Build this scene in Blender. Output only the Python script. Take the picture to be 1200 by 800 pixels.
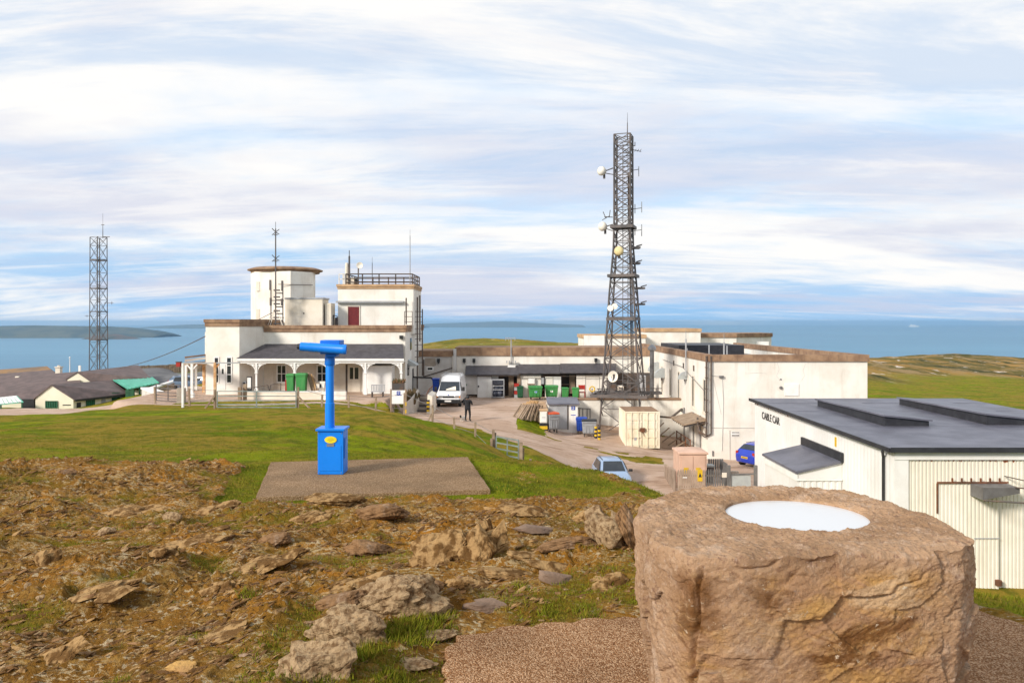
import bpy, bmesh, math, random
import numpy as np
from mathutils import Vector, Matrix

random.seed(7)
rng = np.random.default_rng(11)
PI = math.pi
scene = bpy.context.scene
COL = scene.collection
for o in list(bpy.data.objects):
 bpy.data.objects.remove(o)

# ------------------------------------------------------------------ camera
cam_data = bpy.data.cameras.new('camera')
cam = bpy.data.objects.new('camera', cam_data)
COL.objects.link(cam)
cam.location = (0, 0, 0)
cam.rotation_euler = (math.radians(90), 0, 0)
cam_data.sensor_width = 36.0
cam_data.lens = 933 / 1200 * 36
cam_data.shift_y = -23 / 1200
cam_data.clip_start = 0.05
cam_data.clip_end = 250000
scene.camera = cam

# ------------------------------------------------------------------ world, sun, exposure
scene.view_settings.view_transform = 'Standard'
scene.view_settings.look = 'None'
scene.view_settings.gamma = 1.0
scene.view_settings.exposure = 0.88
scene.view_settings.use_curve_mapping = False
scene.render.film_transparent = False
scene.cycles.max_bounces = 6
scene.cycles.diffuse_bounces = 3
scene.cycles.use_denoising = True

SUN_EL = math.radians(27)
SUN_AZ = math.radians(229)          # direction to the sun: behind the viewer, to the left
to_sun = Vector((math.cos(SUN_EL) * math.sin(SUN_AZ), math.cos(SUN_EL) * math.cos(SUN_AZ), math.sin(SUN_EL)))
sd = bpy.data.lights.new('sun', 'SUN')
sd.energy = 2.3
sd.angle = math.radians(11)
sd.color = (1.0, 0.925, 0.83)
sun = bpy.data.objects.new('sun', sd)
COL.objects.link(sun)
sun.rotation_euler = to_sun.to_track_quat('Z', 'Y').to_euler()
sun.location = (-40, -40, 60)


SKYOFF = 10.2


def build_world():
 w = bpy.data.worlds.new('World')
 scene.world = w
 w.use_nodes = True
 nt = w.node_tree
 nt.nodes.clear()
 N = nt.nodes.new
 L = nt.links.new
 out = N('ShaderNodeOutputWorld')
 bg = N('ShaderNodeBackground')
 bg.inputs['Strength'].default_value = 0.10
 L(bg.outputs[0], out.inputs[0])
 sky = N('ShaderNodeTexSky')
 sky.sky_type = 'NISHITA'
 sky.sun_disc = False
 sky.sun_elevation = SUN_EL
 sky.sun_rotation = SUN_AZ
 sky.altitude = 200
 tc = N('ShaderNodeTexCoord')
 sep = N('ShaderNodeSeparateXYZ')
 L(tc.outputs['Generated'], sep.inputs[0])

 def M(op, a, b=None, clamp=False):
  n = N('ShaderNodeMath')
  n.operation = op
  n.use_clamp = clamp
  for i, v in enumerate((a, b)):
   if v is None:
    continue
   if isinstance(v, (int, float)):
    n.inputs[i].default_value = v
   else:
    L(v, n.inputs[i])
  return n.outputs[0]

 def mixc(f, a, b):
  n = N('ShaderNodeMix')
  n.data_type = 'RGBA'
  for k, v in ((0, f), (6, a), (7, b)):
   if isinstance(v, (int, float)):
    n.inputs[k].default_value = v
   elif isinstance(v, tuple):
    n.inputs[k].default_value = (*v, 1)
   else:
    L(v, n.inputs[k])
  return n.outputs[2]

 z = M('MAXIMUM', sep.outputs[2], 0.0)
 zz = M('ADD', z, 0.14)
 px = M('DIVIDE', sep.outputs[0], zz)
 py = M('DIVIDE', sep.outputs[1], zz)
 comb = N('ShaderNodeCombineXYZ')
 L(px, comb.inputs[0])
 L(py, comb.inputs[1])

 def noise(scale, detail, rough, sx, sy, off, dist=0.0, rot=0.0):
  mp = N('ShaderNodeMapping')
  mp.inputs['Scale'].default_value = (sx, sy, 1)
  mp.inputs['Location'].default_value = off
  mp.inputs['Rotation'].default_value = (0, 0, rot)
  L(comb.outputs[0], mp.inputs[0])
  n = N('ShaderNodeTexNoise')
  n.inputs['Scale'].default_value = scale
  n.inputs['Detail'].default_value = detail
  n.inputs['Roughness'].default_value = rough
  n.inputs['Distortion'].default_value = dist
  L(mp.outputs[0], n.inputs['Vector'])
  return n.outputs['Fac']

 def ramp(f, a, b):
  n = N('ShaderNodeMapRange')
  n.interpolation_type = 'SMOOTHSTEP'
  n.inputs['From Min'].default_value = a
  n.inputs['From Max'].default_value = b
  L(f, n.inputs['Value'])
  return n.outputs[0]

 # clear air: the physical sky with a deeper blue towards the horizon
 base = mixc(0.8, sky.outputs[0], (2.35, 3.75, 5.4))
 lowblue = mixc(ramp(z, 0.0, 0.16), (1.75, 3.2, 5.0), base)
 # high veil, broad white sheets and grey-lavender undersides
 veil = noise(0.55, 7, 0.6, 0.7, 1.0, (3.1 + SKYOFF, 1.7, 0), 0.3, 0.05)
 sheet = noise(0.42, 9, 0.58, 0.75, 1.25, (7.3, 2.2 + SKYOFF, 0), 0.35, -0.04)
 shade = noise(0.5, 8, 0.56, 0.6, 1.35, (1.4 - SKYOFF, 9.1, 0), 0.4, -0.03)
 fine = noise(2.2, 6, 0.62, 0.6, 1.2, (4.4, 0.3, 0), 0.5, 0.1)
 sheet2 = M('ADD', sheet, M('MULTIPLY', M('SUBTRACT', fine, 0.5), 0.22))
 up = ramp(z, 0.03, 0.30)
 thr = M('SUBTRACT', sheet2, M('SUBTRACT', 0.05, M('MULTIPLY', up, 0.11)))
 cover = ramp(thr, 0.40, 0.58)
 veilf = M('MULTIPLY', ramp(veil, 0.34, 0.62), M('ADD', 0.22, M('MULTIPLY', up, 0.55)))
 c1 = mixc(veilf, lowblue, (4.6, 5.1, 5.75))
 c2 = mixc(M('MULTIPLY', cover, 0.95), c1, (5.75, 5.6, 5.4))
 sh2 = M('ADD', shade, M('MULTIPLY', M('SUBTRACT', fine, 0.5), 0.16))
 shf = M('MULTIPLY', ramp(sh2, 0.45, 0.60), M('SUBTRACT', 0.80, M('MULTIPLY', up, 0.28)))
 c3 = mixc(shf, c2, (3.55, 3.75, 4.55))
 wisp = noise(1.15, 9, 0.66, 0.5, 1.9, (2.7 + SKYOFF, 5.2, 0), 0.5, -0.04)
 c3 = mixc(M('MULTIPLY', ramp(wisp, 0.50, 0.66), 0.55), c3, (5.7, 5.55, 5.4))
 wisp2 = noise(0.85, 9, 0.66, 0.45, 1.7, (8.7, 1.2 + SKYOFF, 0), 0.5, 0.03)
 c3 = mixc(M('MULTIPLY', ramp(wisp2, 0.50, 0.64), 0.62), c3, (2.75, 3.65, 4.9))
 # below the horizon: dim sea-blue, so that nothing odd lights things from under
 dn = ramp(sep.outputs[2], -0.06, -0.004)
 c4 = mixc(dn, (1.4, 2.4, 3.4), c3)
 L(c4, bg.inputs['Color'])


build_world()

# ------------------------------------------------------------------ helpers
F = 933.0
LEV = 377.0


def P(px, py, Y):
 """A point of the photograph at a known distance Y in front of the viewer."""
 return Vector(((px - 600) / F * Y, Y, -(py - LEV) / F * Y))


def PX(px, Y):
 return (px - 600) / F * Y


def PZ(py, Y):
 return -(py - LEV) / F * Y


class MB:
 def __init__(self):
  self.v = []
  self.f = []
  self.m = []

 def add(self, vs, fs, m=0, M=None):
  b = len(self.v)
  for p in vs:
   p = Vector(p)
   if M is not None:
    p = M @ p
   self.v.append((p.x, p.y, p.z))
  for f in fs:
   self.f.append(tuple(b + i for i in f))
   self.m.append(m)
  return self

 def box(self, x0, x1, y0, y1, z0, z1, m=0, M=None):
  vs = [(x0, y0, z0), (x1, y0, z0), (x1, y1, z0), (x0, y1, z0), (x0, y0, z1), (x1, y0, z1), (x1, y1, z1), (x0, y1, z1)]
  fs = [(0, 3, 2, 1), (4, 5, 6, 7), (0, 1, 5, 4), (1, 2, 6, 5), (2, 3, 7, 6), (3, 0, 4, 7)]
  return self.add(vs, fs, m, M)

 def beam(self, p, q, w, h=None, m=0, M=None):
  p, q = Vector(p), Vector(q)
  h = w if h is None else h
  d = (q - p).normalized()
  up = Vector((0, 0, 1)) if abs(d.z) < 0.95 else Vector((0, 1, 0))
  s = d.cross(up).normalized() * (w / 2)
  t = s.cross(d).normalized() * (h / 2)
  vs = []
  for c in (p, q):
   vs += [c - s - t, c + s - t, c + s + t, c - s + t]
  fs = [(0, 1, 2, 3), (7, 6, 5, 4), (0, 4, 5, 1), (1, 5, 6, 2), (2, 6, 7, 3), (3, 7, 4, 0)]
  return self.add(vs, fs, m, M)

 def tube(self, p, q, r, n=8, r2=None, m=0, M=None):
  p, q = Vector(p), Vector(q)
  r2 = r if r2 is None else r2
  d = (q - p).normalized()
  up = Vector((0, 0, 1)) if abs(d.z) < 0.95 else Vector((0, 1, 0))
  s = d.cross(up).normalized()
  t = s.cross(d).normalized()
  vs = []
  for c, rr in ((p, r), (q, r2)):
   for i in range(n):
    a = 2 * PI * i / n
    vs.append(c + (s * math.cos(a) + t * math.sin(a)) * rr)
  fs = [tuple(range(n - 1, -1, -1)), tuple(range(n, 2 * n))]
  for i in range(n):
   j = (i + 1) % n
   fs.append((i, j, n + j, n + i))
  return self.add(vs, fs, m, M)

 def path(self, pts, r, n=6, m=0, M=None):
  for a, b in zip(pts[:-1], pts[1:]):
   self.tube(a, b, r, n, None, m, M)
  return self

 def prism(self, pts, vec, m=0, M=None):
  n = len(pts)
  vec = Vector(vec)
  vs = [Vector(p) for p in pts] + [Vector(p) + vec for p in pts]
  fs = [tuple(range(n - 1, -1, -1)), tuple(range(n, 2 * n))]
  for i in range(n):
   j = (i + 1) % n
   fs.append((i, j, n + j, n + i))
  return self.add(vs, fs, m, M)

 def lathe(self, prof, n=16, m=0, M=None):
  vs = []
  fs = []
  for (r, z) in prof:
   for i in range(n):
    a = 2 * PI * i / n
    vs.append((r * math.cos(a), r * math.sin(a), z))
  for k in range(len(prof) - 1):
   for i in range(n):
    j = (i + 1) % n
    fs.append((k * n + i, k * n + j, (k + 1) * n + j, (k + 1) * n + i))
  fs.append(tuple(range(n - 1, -1, -1)))
  k = len(prof) - 1
  fs.append(tuple(k * n + i for i in range(n)))
  return self.add(vs, fs, m, M)

 def loft(self, rings, m=0, M=None, cap=True):
  n = len(rings[0])
  vs = [p for r in rings for p in r]
  fs = []
  for k in range(len(rings) - 1):
   for i in range(n):
    j = (i + 1) % n
    fs.append((k * n + i, k * n + j, (k + 1) * n + j, (k + 1) * n + i))
  if cap:
   fs.append(tuple(range(n - 1, -1, -1)))
   k = len(rings) - 1
   fs.append(tuple(k * n + i for i in range(n)))
  return self.add(vs, fs, m, M)

 def build(self, name, mats, parent=None, smooth=False, bevel=0.0, seg=2):
  me = bpy.data.meshes.new(name)
  me.from_pydata(self.v, [], self.f)
  if not isinstance(mats, (list, tuple)):
   mats = [mats]
  for mt in mats:
   me.materials.append(mt)
  me.polygons.foreach_set('material_index', self.m)
  bm = bmesh.new()
  bm.from_mesh(me)
  bmesh.ops.recalc_face_normals(bm, faces=bm.faces)
  bm.to_mesh(me)
  bm.free()
  if smooth:
   me.polygons.foreach_set('use_smooth', [True] * len(me.polygons))
   try:
    me.set_sharp_from_angle(angle=math.radians(40))
   except Exception:
    pass
  me.update()
  o = bpy.data.objects.new(name, me)
  COL.objects.link(o)
  if bevel:
   b = o.modifiers.new('bevel', 'BEVEL')
   b.width = bevel
   b.segments = seg
   b.limit_method = 'ANGLE'
   b.angle_limit = math.radians(40)
  if parent is not None:
   o.parent = parent
   o.matrix_parent_inverse = wmat(parent).inverted()
  return o


def wmat(o):
 m = o.matrix_basis.copy()
 if o.parent is not None:
  m = wmat(o.parent) @ o.matrix_parent_inverse @ m
 return m


def tag(o, label=None, cat=None, group=None, kind=None):
 if label:
  o['label'] = label
 if cat:
  o['category'] = cat
 if group:
  o['group'] = group
 if kind:
  o['kind'] = kind
 return o


def thing(name, loc, label, cat, group=None, rz=0.0):
 o = bpy.data.objects.new(name, None)
 o.empty_display_size = 0.3
 COL.objects.link(o)
 o.location = loc
 o.rotation_euler = (0, 0, rz)
 return tag(o, label, cat, group)


def copy_tree(o, parent=None):
 c = o.copy()
 COL.objects.link(c)
 if parent is not None:
  c.parent = parent
 for ch in list(o.children):
  copy_tree(ch, c)
 return c


def place(src, first, loc, rz, label, group=None, scale=None):
 """The first use moves the model itself, later ones are copies."""
 r = src if first else copy_tree(src)
 r.location = loc
 r.rotation_euler = (0, 0, rz)
 if scale:
  r.scale = (scale, scale, scale)
 r['label'] = label
 if group:
  r['group'] = group
 return r


# ------------------------------------------------------------------ materials
MATS = {}


def pmat(name, base, var=None, scale=3.0, rough=0.7, bump=0.0, bscale=20.0, metal=0.0, spec=0.35,
         streak=None, samt=0.5, sscale=2.0, lo=0.35, hi=0.65, coat=0.0, squash=None):
 m = bpy.data.materials.new(name)
 m.use_nodes = True
 nt = m.node_tree
 b = nt.nodes['Principled BSDF']
 N = nt.nodes.new
 L = nt.links.new
 b.inputs['Roughness'].default_value = rough
 b.inputs['Metallic'].default_value = metal
 b.inputs['Specular IOR Level'].default_value = spec
 b.inputs['Coat Weight'].default_value = coat
 tc = N('ShaderNodeTexCoord')
 src = tc.outputs['Object']
 if squash:
  mp = N('ShaderNodeMapping')
  mp.inputs['Scale'].default_value = squash
  L(src, mp.inputs[0])
  src = mp.outputs[0]

 def noise(sc, det=6, vec=None, rg=0.6):
  n = N('ShaderNodeTexNoise')
  n.inputs['Scale'].default_value = sc
  n.inputs['Detail'].default_value = det
  n.inputs['Roughness'].default_value = rg
  L(vec if vec is not None else src, n.inputs['Vector'])
  return n.outputs['Fac']

 def rmp(f, a, c):
  n = N('ShaderNodeMapRange')
  n.interpolation_type = 'SMOOTHSTEP'
  n.inputs['From Min'].default_value = a
  n.inputs['From Max'].default_value = c
  L(f, n.inputs['Value'])
  return n.outputs[0]

 def mix(f, a, c):
  n = N('ShaderNodeMix')
  n.data_type = 'RGBA'
  if isinstance(f, float):
   n.inputs[0].default_value = f
  else:
   L(f, n.inputs[0])
  for k, v in ((6, a), (7, c)):
   if isinstance(v, tuple):
    n.inputs[k].default_value = (*v, 1)
   else:
    L(v, n.inputs[k])
  return n.outputs[2]

 colr = base
 if var is None:
  var = tuple(c * 0.86 for c in base)
 colr = mix(rmp(noise(scale), lo, hi), base, var)
 if streak:
  mp = N('ShaderNodeMapping')
  mp.inputs['Scale'].default_value = (sscale, sscale, sscale * 0.13)
  L(tc.outputs['Object'], mp.inputs[0])
  s = rmp(noise(1.0, 7, mp.outputs[0], 0.65), 0.52, 0.78)
  mm = N('ShaderNodeMath')
  mm.operation = 'MULTIPLY'
  L(s, mm.inputs[0])
  mm.inputs[1].default_value = samt
  colr = mix(mm.outputs[0], colr, streak)
 L(colr, b.inputs['Base Color'])
 if bump:
  bp = N('ShaderNodeBump')
  bp.inputs['Strength'].default_value = bump
  bp.inputs['Distance'].default_value = 0.02
  L(noise(bscale, 5), bp.inputs['Height'])
  L(bp.outputs[0], b.inputs['Normal'])
 MATS[name] = m
 return m


WHITE = pmat('white_render', (0.83, 0.80, 0.73), (0.73, 0.68, 0.60), 0.6, 0.8, 0.25, 9, streak=(0.45, 0.37, 0.27), samt=0.5, sscale=1.3)
WHITE2 = pmat('white_board', (0.84, 0.83, 0.80), (0.76, 0.74, 0.70), 1.2, 0.6, 0.1, 14, streak=(0.52, 0.46, 0.38), samt=0.3, sscale=2.5)
CREAM = pmat('cream_render', (0.80, 0.73, 0.62), (0.70, 0.62, 0.50), 0.7, 0.8, 0.2, 9, streak=(0.45, 0.35, 0.24), samt=0.4, sscale=1.5)
DULL = pmat('dull_render', (0.62, 0.60, 0.57), (0.50, 0.47, 0.43), 0.9, 0.85, 0.3, 9, streak=(0.33, 0.27, 0.21), samt=0.55, sscale=1.4)
COPING = pmat('brown_coping', (0.36, 0.23, 0.14), (0.22, 0.13, 0.08), 1.6, 0.85, 0.5, 14, streak=(0.10, 0.07, 0.05), samt=0.6, sscale=3)
COPLIT = pmat('sunlit_coping', (0.56, 0.37, 0.21), (0.40, 0.25, 0.14), 1.4, 0.85, 0.4, 14)  # brown coping lightened as if sunlit, the light is in the colour
SLATE = pmat('slate_roof', (0.085, 0.078, 0.085), (0.055, 0.050, 0.055), 2.2, 0.6, 0.3, 12)
FELT = pmat('grey_felt_roof', (0.150, 0.150, 0.185), (0.092, 0.092, 0.118), 0.7, 0.45, 0.15, 30, spec=0.5)
FELTDARK = pmat('black_felt', (0.035, 0.036, 0.042), (0.022, 0.022, 0.027), 2.5, 0.5, 0.3, 20)
STEEL = pmat('galvanised_steel', (0.24, 0.235, 0.235), (0.15, 0.14, 0.135), 1.5, 0.55, metal=0.3)
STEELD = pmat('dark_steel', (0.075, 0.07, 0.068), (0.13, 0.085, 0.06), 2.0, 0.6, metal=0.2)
BLACK = pmat('black_plastic', (0.018, 0.018, 0.02), (0.03, 0.03, 0.03), 4, 0.5)
GLASS = pmat('dark_glass', (0.02, 0.024, 0.03), (0.035, 0.04, 0.045), 1.5, 0.08, spec=0.7)
WOOD = pmat('weathered_wood', (0.36, 0.27, 0.19), (0.24, 0.17, 0.115), 3, 0.85, 0.4, 18)
WOODY = pmat('fresh_wood', (0.50, 0.32, 0.15), (0.40, 0.24, 0.11), 3, 0.8, 0.3, 18)
GREY = pmat('grey_paint', (0.40, 0.41, 0.42), (0.33, 0.33, 0.34), 1.5, 0.6)
REDP = pmat('red_paint', (0.42, 0.03, 0.02), (0.33, 0.025, 0.02), 3, 0.5)
MAROON = pmat('maroon_paint', (0.17, 0.018, 0.02), (0.13, 0.014, 0.016), 3, 0.55)
YELLOW = pmat('yellow_paint', (0.72, 0.47, 0.02), (0.60, 0.38, 0.02), 4, 0.55)
GREENP = pmat('green_plastic', (0.035, 0.18, 0.05), (0.03, 0.13, 0.04), 3, 0.5)
GREEND = pmat('dark_green_paint', (0.02, 0.10, 0.045), (0.015, 0.075, 0.035), 5, 0.55)
BLUEP = pmat('blue_plastic', (0.015, 0.07, 0.42), (0.012, 0.055, 0.33), 3, 0.45)
TARMAC = pmat('tarmac', (0.16, 0.155, 0.155), (0.11, 0.11, 0.11), 0.4, 0.9, 0.4, 20)
CONC = pmat('concrete', (0.42, 0.36, 0.30), (0.32, 0.27, 0.22), 1.2, 0.9, 0.4, 16)
RUBBER = pmat('rubber', (0.015, 0.015, 0.016), (0.024, 0.023, 0.022), 6, 0.8)
DISHW = pmat('dish_white', (0.80, 0.76, 0.68), (0.72, 0.66, 0.56), 2, 0.5)
DISHG = pmat('dish_grey', (0.42, 0.45, 0.44), (0.36, 0.38, 0.38), 2, 0.55)
DISHY = pmat('dish_cream_yellow', (0.74, 0.62, 0.32), (0.66, 0.52, 0.26), 2, 0.5)
CHROME = pmat('bright_metal', (0.62, 0.62, 0.63), (0.5, 0.5, 0.5), 2, 0.28, metal=0.9)

# ------------------------------------------------------------------ noise in numpy
_perm = np.random.default_rng(5).permutation(4096)
_ga = np.random.default_rng(6).uniform(0, 2 * PI, 4096)
_gx, _gy = np.cos(_ga), np.sin(_ga)


def perlin(x, y, seed=0):
 xi = np.floor(x).astype(np.int64)
 yi = np.floor(y).astype(np.int64)
 fx, fy = x - xi, y - yi
 u = fx * fx * fx * (fx * (fx * 6 - 15) + 10)
 v = fy * fy * fy * (fy * (fy * 6 - 15) + 10)

 def g(ix, iy, dx, dy):
  h = _perm[(_perm[(ix + seed * 131) & 4095] + iy) & 4095]
  return _gx[h] * dx + _gy[h] * dy
 a = g(xi, yi, fx, fy)
 b = g(xi + 1, yi, fx - 1, fy)
 c = g(xi, yi + 1, fx, fy - 1)
 d = g(xi + 1, yi + 1, fx - 1, fy - 1)
 return (a + u * (b - a) + v * (c - a + u * (a - b - c + d))) * 1.5


def fbm(x, y, octv=4, seed=0, gain=0.5, ridged=False):
 s = np.zeros_like(x)
 amp, tot = 1.0, 0.0
 for k in range(octv):
  n = perlin(x * 2 ** k, y * 2 ** k, seed + k)
  if ridged:
   n = 1 - 2 * np.abs(n)
  s += amp * n
  tot += amp
  amp *= gain
 return s / tot


def sst(a, b, x):
 t = np.clip((x - a) / (b - a), 0, 1)
 return t * t * (3 - 2 * t)


# ------------------------------------------------------------------ base relief (thin plate through surveyed points)
CP = []


def cp(px, py, Y):
 p = P(px, py, Y)
 CP.append((p.x, p.y, p.z))


def cx(x, y, z):
 CP.append((x, y, z))


for x in (-6, -2.5, 0, 2.5, 6):
 cx(x, -8, -2.0)
 cx(x, 0, -1.66)
for x in (-40, -15, 15, 40):
 cx(x, -15, -3.5 - abs(x) * 0.05)
cx(-9, 1, -1.9); cx(9, 1, -2.4)
for x in (-1, 0.5, 1.5, 2.6):
 cx(x, 3.2, -1.65)
cx(0.3, 4.5, -1.67); cx(1.3, 4.7, -1.68); cx(2.6, 4.8, -1.72)
cx(-2.5, 4, -1.78); cx(-5, 4.5, -1.85)
cx(-2, 6.2, -1.80); cx(-4, 6.5, -1.88); cx(0, 6.4, -1.80); cx(-6.5, 7, -1.95)
cx(-2, 8.5, -2.02); cx(0.6, 8.0, -1.95); cx(-5, 9, -2.05); cx(1.3, 7.6, -1.84)
cx(-3.2, 9.6, -2.14); cx(-0.3, 10.0, -2.15); cx(-3.7, 12.1, -2.2); cx(-0.7, 12.5, -2.22); cx(-2.2, 11, -2.16)
cx(-5.5, 11.4, -2.06); cx(-8, 11.6, -2.08); cx(-12, 11.8, -2.1)
cx(-7, 13.2, -2.52); cx(-11, 13.4, -2.55); cx(-4.3, 14, -2.55)
cp(300, 536, 16.5); cp(150, 534, 17); cp(20, 538, 17)
cp(150, 512, 22); cp(300, 512, 22); cp(10, 515, 23)
cp(150, 494, 30); cp(300, 492, 30); cp(10, 499, 30); cp(400, 498, 28)
cp(200, 483, 40); cp(320, 481, 42); cp(10, 488, 38); cp(400, 483, 42); cp(90, 485, 40)
cp(220, 478, 50); cp(330, 477, 52); cp(60, 491, 58); cp(0, 495, 58); cp(125, 487, 58); cp(0, 491, 70); cp(100, 489, 70); cp(-80, 497, 60); cp(60, 486.5, 46); cp(125, 481, 46)
cp(440, 484, 42); cp(500, 496, 40); cp(560, 518, 36)
cp(520, 521, 29); cp(470, 521, 24); cp(400, 531, 18); cp(560, 535, 25); cp(480, 535, 17)
cp(606, 548, 35.6); cp(582, 544, 36.3); cp(560, 532, 38); cp(545, 516, 41); cp(525, 507, 44)
cp(600, 544, 15); cp(650, 553, 14.5); cp(700, 563, 14); cp(775, 580, 12.5); cp(560, 537, 15)
cp(600, 560, 21); cp(660, 590, 20); cp(740, 600, 20)
cp(680, 602, 9.6); cp(620, 590, 10.3); cp(735, 606, 8.6)
cx(2.0, 9.5, -2.3); cx(2.5, 6.5, -1.95); cx(3.3, 5.4, -1.86); cx(4.2, 5.2, -1.95)
cx(3.4, 8.0, -2.75); cx(5, 8, -3.6); cx(5, 12, -5.0); cx(3.6, 14, -4.3); cx(8, 20, -9.0); cx(5, 22, -6.6)
cx(9, 8, -5.0); cx(12, 14, -8.5); cx(14, 5, -6.2); cx(20, 20, -9.6)
cx(9, 30, -9.2); cx(6, 30, -8.0); cx(3.5, 30, -6.9); cx(10, 36, -9.0)
for x in (12, 16, 22, 30):
 cx(x, 28, -9.4); cx(x, 40, -9.2); cx(x, 48, -9.0)
# road from the yard down to the right
cx(-3, 54, -6.8); cx(0, 52.5, -7.15); cx(2.6, 49.6, -7.75); cx(5, 46.5, -8.4); cx(5.4, 44, -8.95); cx(8, 45.5, -8.7)
cx(1.6, 42.5, -7.15); cx(3.0, 40.5, -7.8); cx(8, 41, -8.95); cx(11, 43, -8.95)
cx(-4.5, 50, -6.5); cx(-7.5, 53, -6.2)
# lower yard
cx(3, 58, -8.0); cx(6, 58, -8.2); cx(9, 55.5, -8.75); cx(8, 50, -8.7); cx(12, 52, -9.0); cx(12, 60, -9.0); cx(5, 53, -8.3)
# upper yard
for x in (-8, -3, 1):
 for y in (58, 66, 74):
  cx(x, y, -6.8)
cx(8, 68, -6.8); cx(12, 74, -6.8)
# terrace of the summit building
for x in (-27, -20, -12):
 cx(x, 57, -5.72); cx(x, 68, -5.7)
cp(290, 475, 55); cp(420, 476, 54)
# left side, path and tram station
cp(190, 474, 56); cp(215, 465, 62)
cp(0, 486, 80); cp(60, 485, 82); cp(130, 480, 80); cp(30, 478, 96); cp(110, 477.5, 94); cp(170, 468, 85)
cp(60, 478, 106); cp(-150, 490, 60); cp(-150, 490, 90)
cp(200, 449, 118); cp(200, 433, 150); cp(150, 451, 118); cp(150, 434, 150); cp(240, 448, 118); cp(240, 432, 150)
cp(330, 440, 120); cp(420, 436, 130); cp(100, 452, 122); cp(30, 455, 122); cp(100, 442, 160); cp(20, 445, 160)
cx(-90, 130, -13); cx(-60, 150, -12); cx(-120, 120, -14)
for px in (-200, 0, 100, 200, 350):
 cp(px, 446, 240); cp(px, 456, 420)
# behind
cp(500, 403, 250); cp(530, 399, 270); cp(570, 398, 285); cp(640, 401, 300); cp(690, 408, 300); cp(780, 414, 320)
cp(560, 415, 120); cp(700, 420, 120); cp(560, 406, 200)
for px in (500, 600, 700):
 cp(px, 430, 500)
# right-hand pasture and heath
cp(1100, 470, 110); cp(1250, 480, 95); cp(1030, 462, 130); cp(950, 470, 110)
cp(1030, 446, 190); cp(1130, 456, 180); cp(1250, 458, 180)
cp(1030, 430, 290); cp(1130, 440, 270); cp(1250, 443, 260)
cp(1020, 421, 400); cp(1080, 417, 430); cp(1130, 415, 450); cp(1190, 420, 440); cp(1260, 428, 420)
cp(1050, 430, 640); cp(1200, 435, 640); cp(900, 428, 420); cp(900, 440, 640)
for X_, Y_ in ((-700, 700), (-250, 800), (100, 900), (600, 1000), (1200, 900)):
 cx(X_, Y_, -110)
for u_ in (-3, -1.5, -0.7, 0, 0.7, 1.5, 3):
 cx(u_ * 1700, 1700, -212); cx(u_ * 4000, 4000, -212)
cx(-60, 30, -9); cx(-60, 60, -11); cx(60, 30, -12); cx(60, 60, -12); cx(-200, 100, -30); cx(250, 100, -30)
cx(-30, 25, -4.5); cx(-40, 45, -6.8)
cx(-40, -50, -8); cx(40, -50, -10); cx(0, -60, -6)

CPA = np.array(CP)


def warp(X, Y):
 return np.stack([X / (np.maximum(Y, 0) + 4.0) * 1.3, np.arcsinh(Y / 4.0)], -1)


_cw = warp(CPA[:, 0], CPA[:, 1])


def _phi(r2):
 return 0.5 * r2 * np.log(r2 + 1e-12)


_n = len(CPA)
_A = np.zeros((_n + 3, _n + 3))
_A[:_n, :_n] = _phi(((_cw[:, None] - _cw[None]) ** 2).sum(-1)) + np.eye(_n) * 2e-4
_A[:_n, _n] = 1
_A[:_n, _n + 1:] = _cw
_A[_n:, :_n] = _A[:_n, _n:].T
# solve for a compressed height so that the cliffs do not ring into the near ground
_zc = np.arcsinh(CPA[:, 2] / 4.0)
_W = np.linalg.solve(_A, np.concatenate([_zc, np.zeros(3)]))


def base_height(X, Y):
 q = warp(X, Y).reshape(-1, 2)
 out = np.empty(len(q))
 for i in range(0, len(q), 20000):
  p = q[i:i + 20000]
  r2 = ((p[:, None] - _cw[None]) ** 2).sum(-1)
  out[i:i + 20000] = _phi(r2) @ _W[:_n] + _W[_n] + p @ _W[_n + 1:]
 return (np.sinh(out) * 4.0).reshape(X.shape)


def rect_w(X, Y, x0, x1, y0, y1, e):
 d = np.minimum(np.minimum(X - x0, x1 - X), np.minimum(Y - y0, y1 - Y))
 return sst(-e, e, d)


def seg_d(X, Y, ax, ay, bx, by):
 dx, dy = bx - ax, by - ay
 t = np.clip(((X - ax) * dx + (Y - ay) * dy) / (dx * dx + dy * dy), 0, 1)
 return np.hypot(X - ax - t * dx, Y - ay - t * dy)


PATH = [(-0.30, 4.22), (0.02, 4.36), (0.4, 4.46), (1.0, 4.56), (1.9, 4.72), (2.6, 4.74), (2.85, 4.3), (2.95, 3.0), (3.0, -3.0), (-0.5, -3.0), (-0.6, 2.2), (-0.42, 3.2), (-0.30, 3.75)]
PAD = [(-3.09, 9.6), (-0.27, 10.04), (-0.69, 12.46), (-3.64, 12.0)]


def poly_d(X, Y, poly):
 """Signed distance, positive inside."""
 d = np.full(X.shape, 1e9)
 inside = np.zeros(X.shape, bool)
 n = len(poly)
 for i in range(n):
  ax, ay = poly[i]
  bx, by = poly[(i + 1) % n]
  d = np.minimum(d, seg_d(X, Y, ax, ay, bx, by))
  c = ((ay > Y) != (by > Y)) & (X < (bx - ax) * (Y - ay) / (by - ay + 1e-12) + ax)
  inside ^= c
 return np.where(inside, d, -d)


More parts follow.
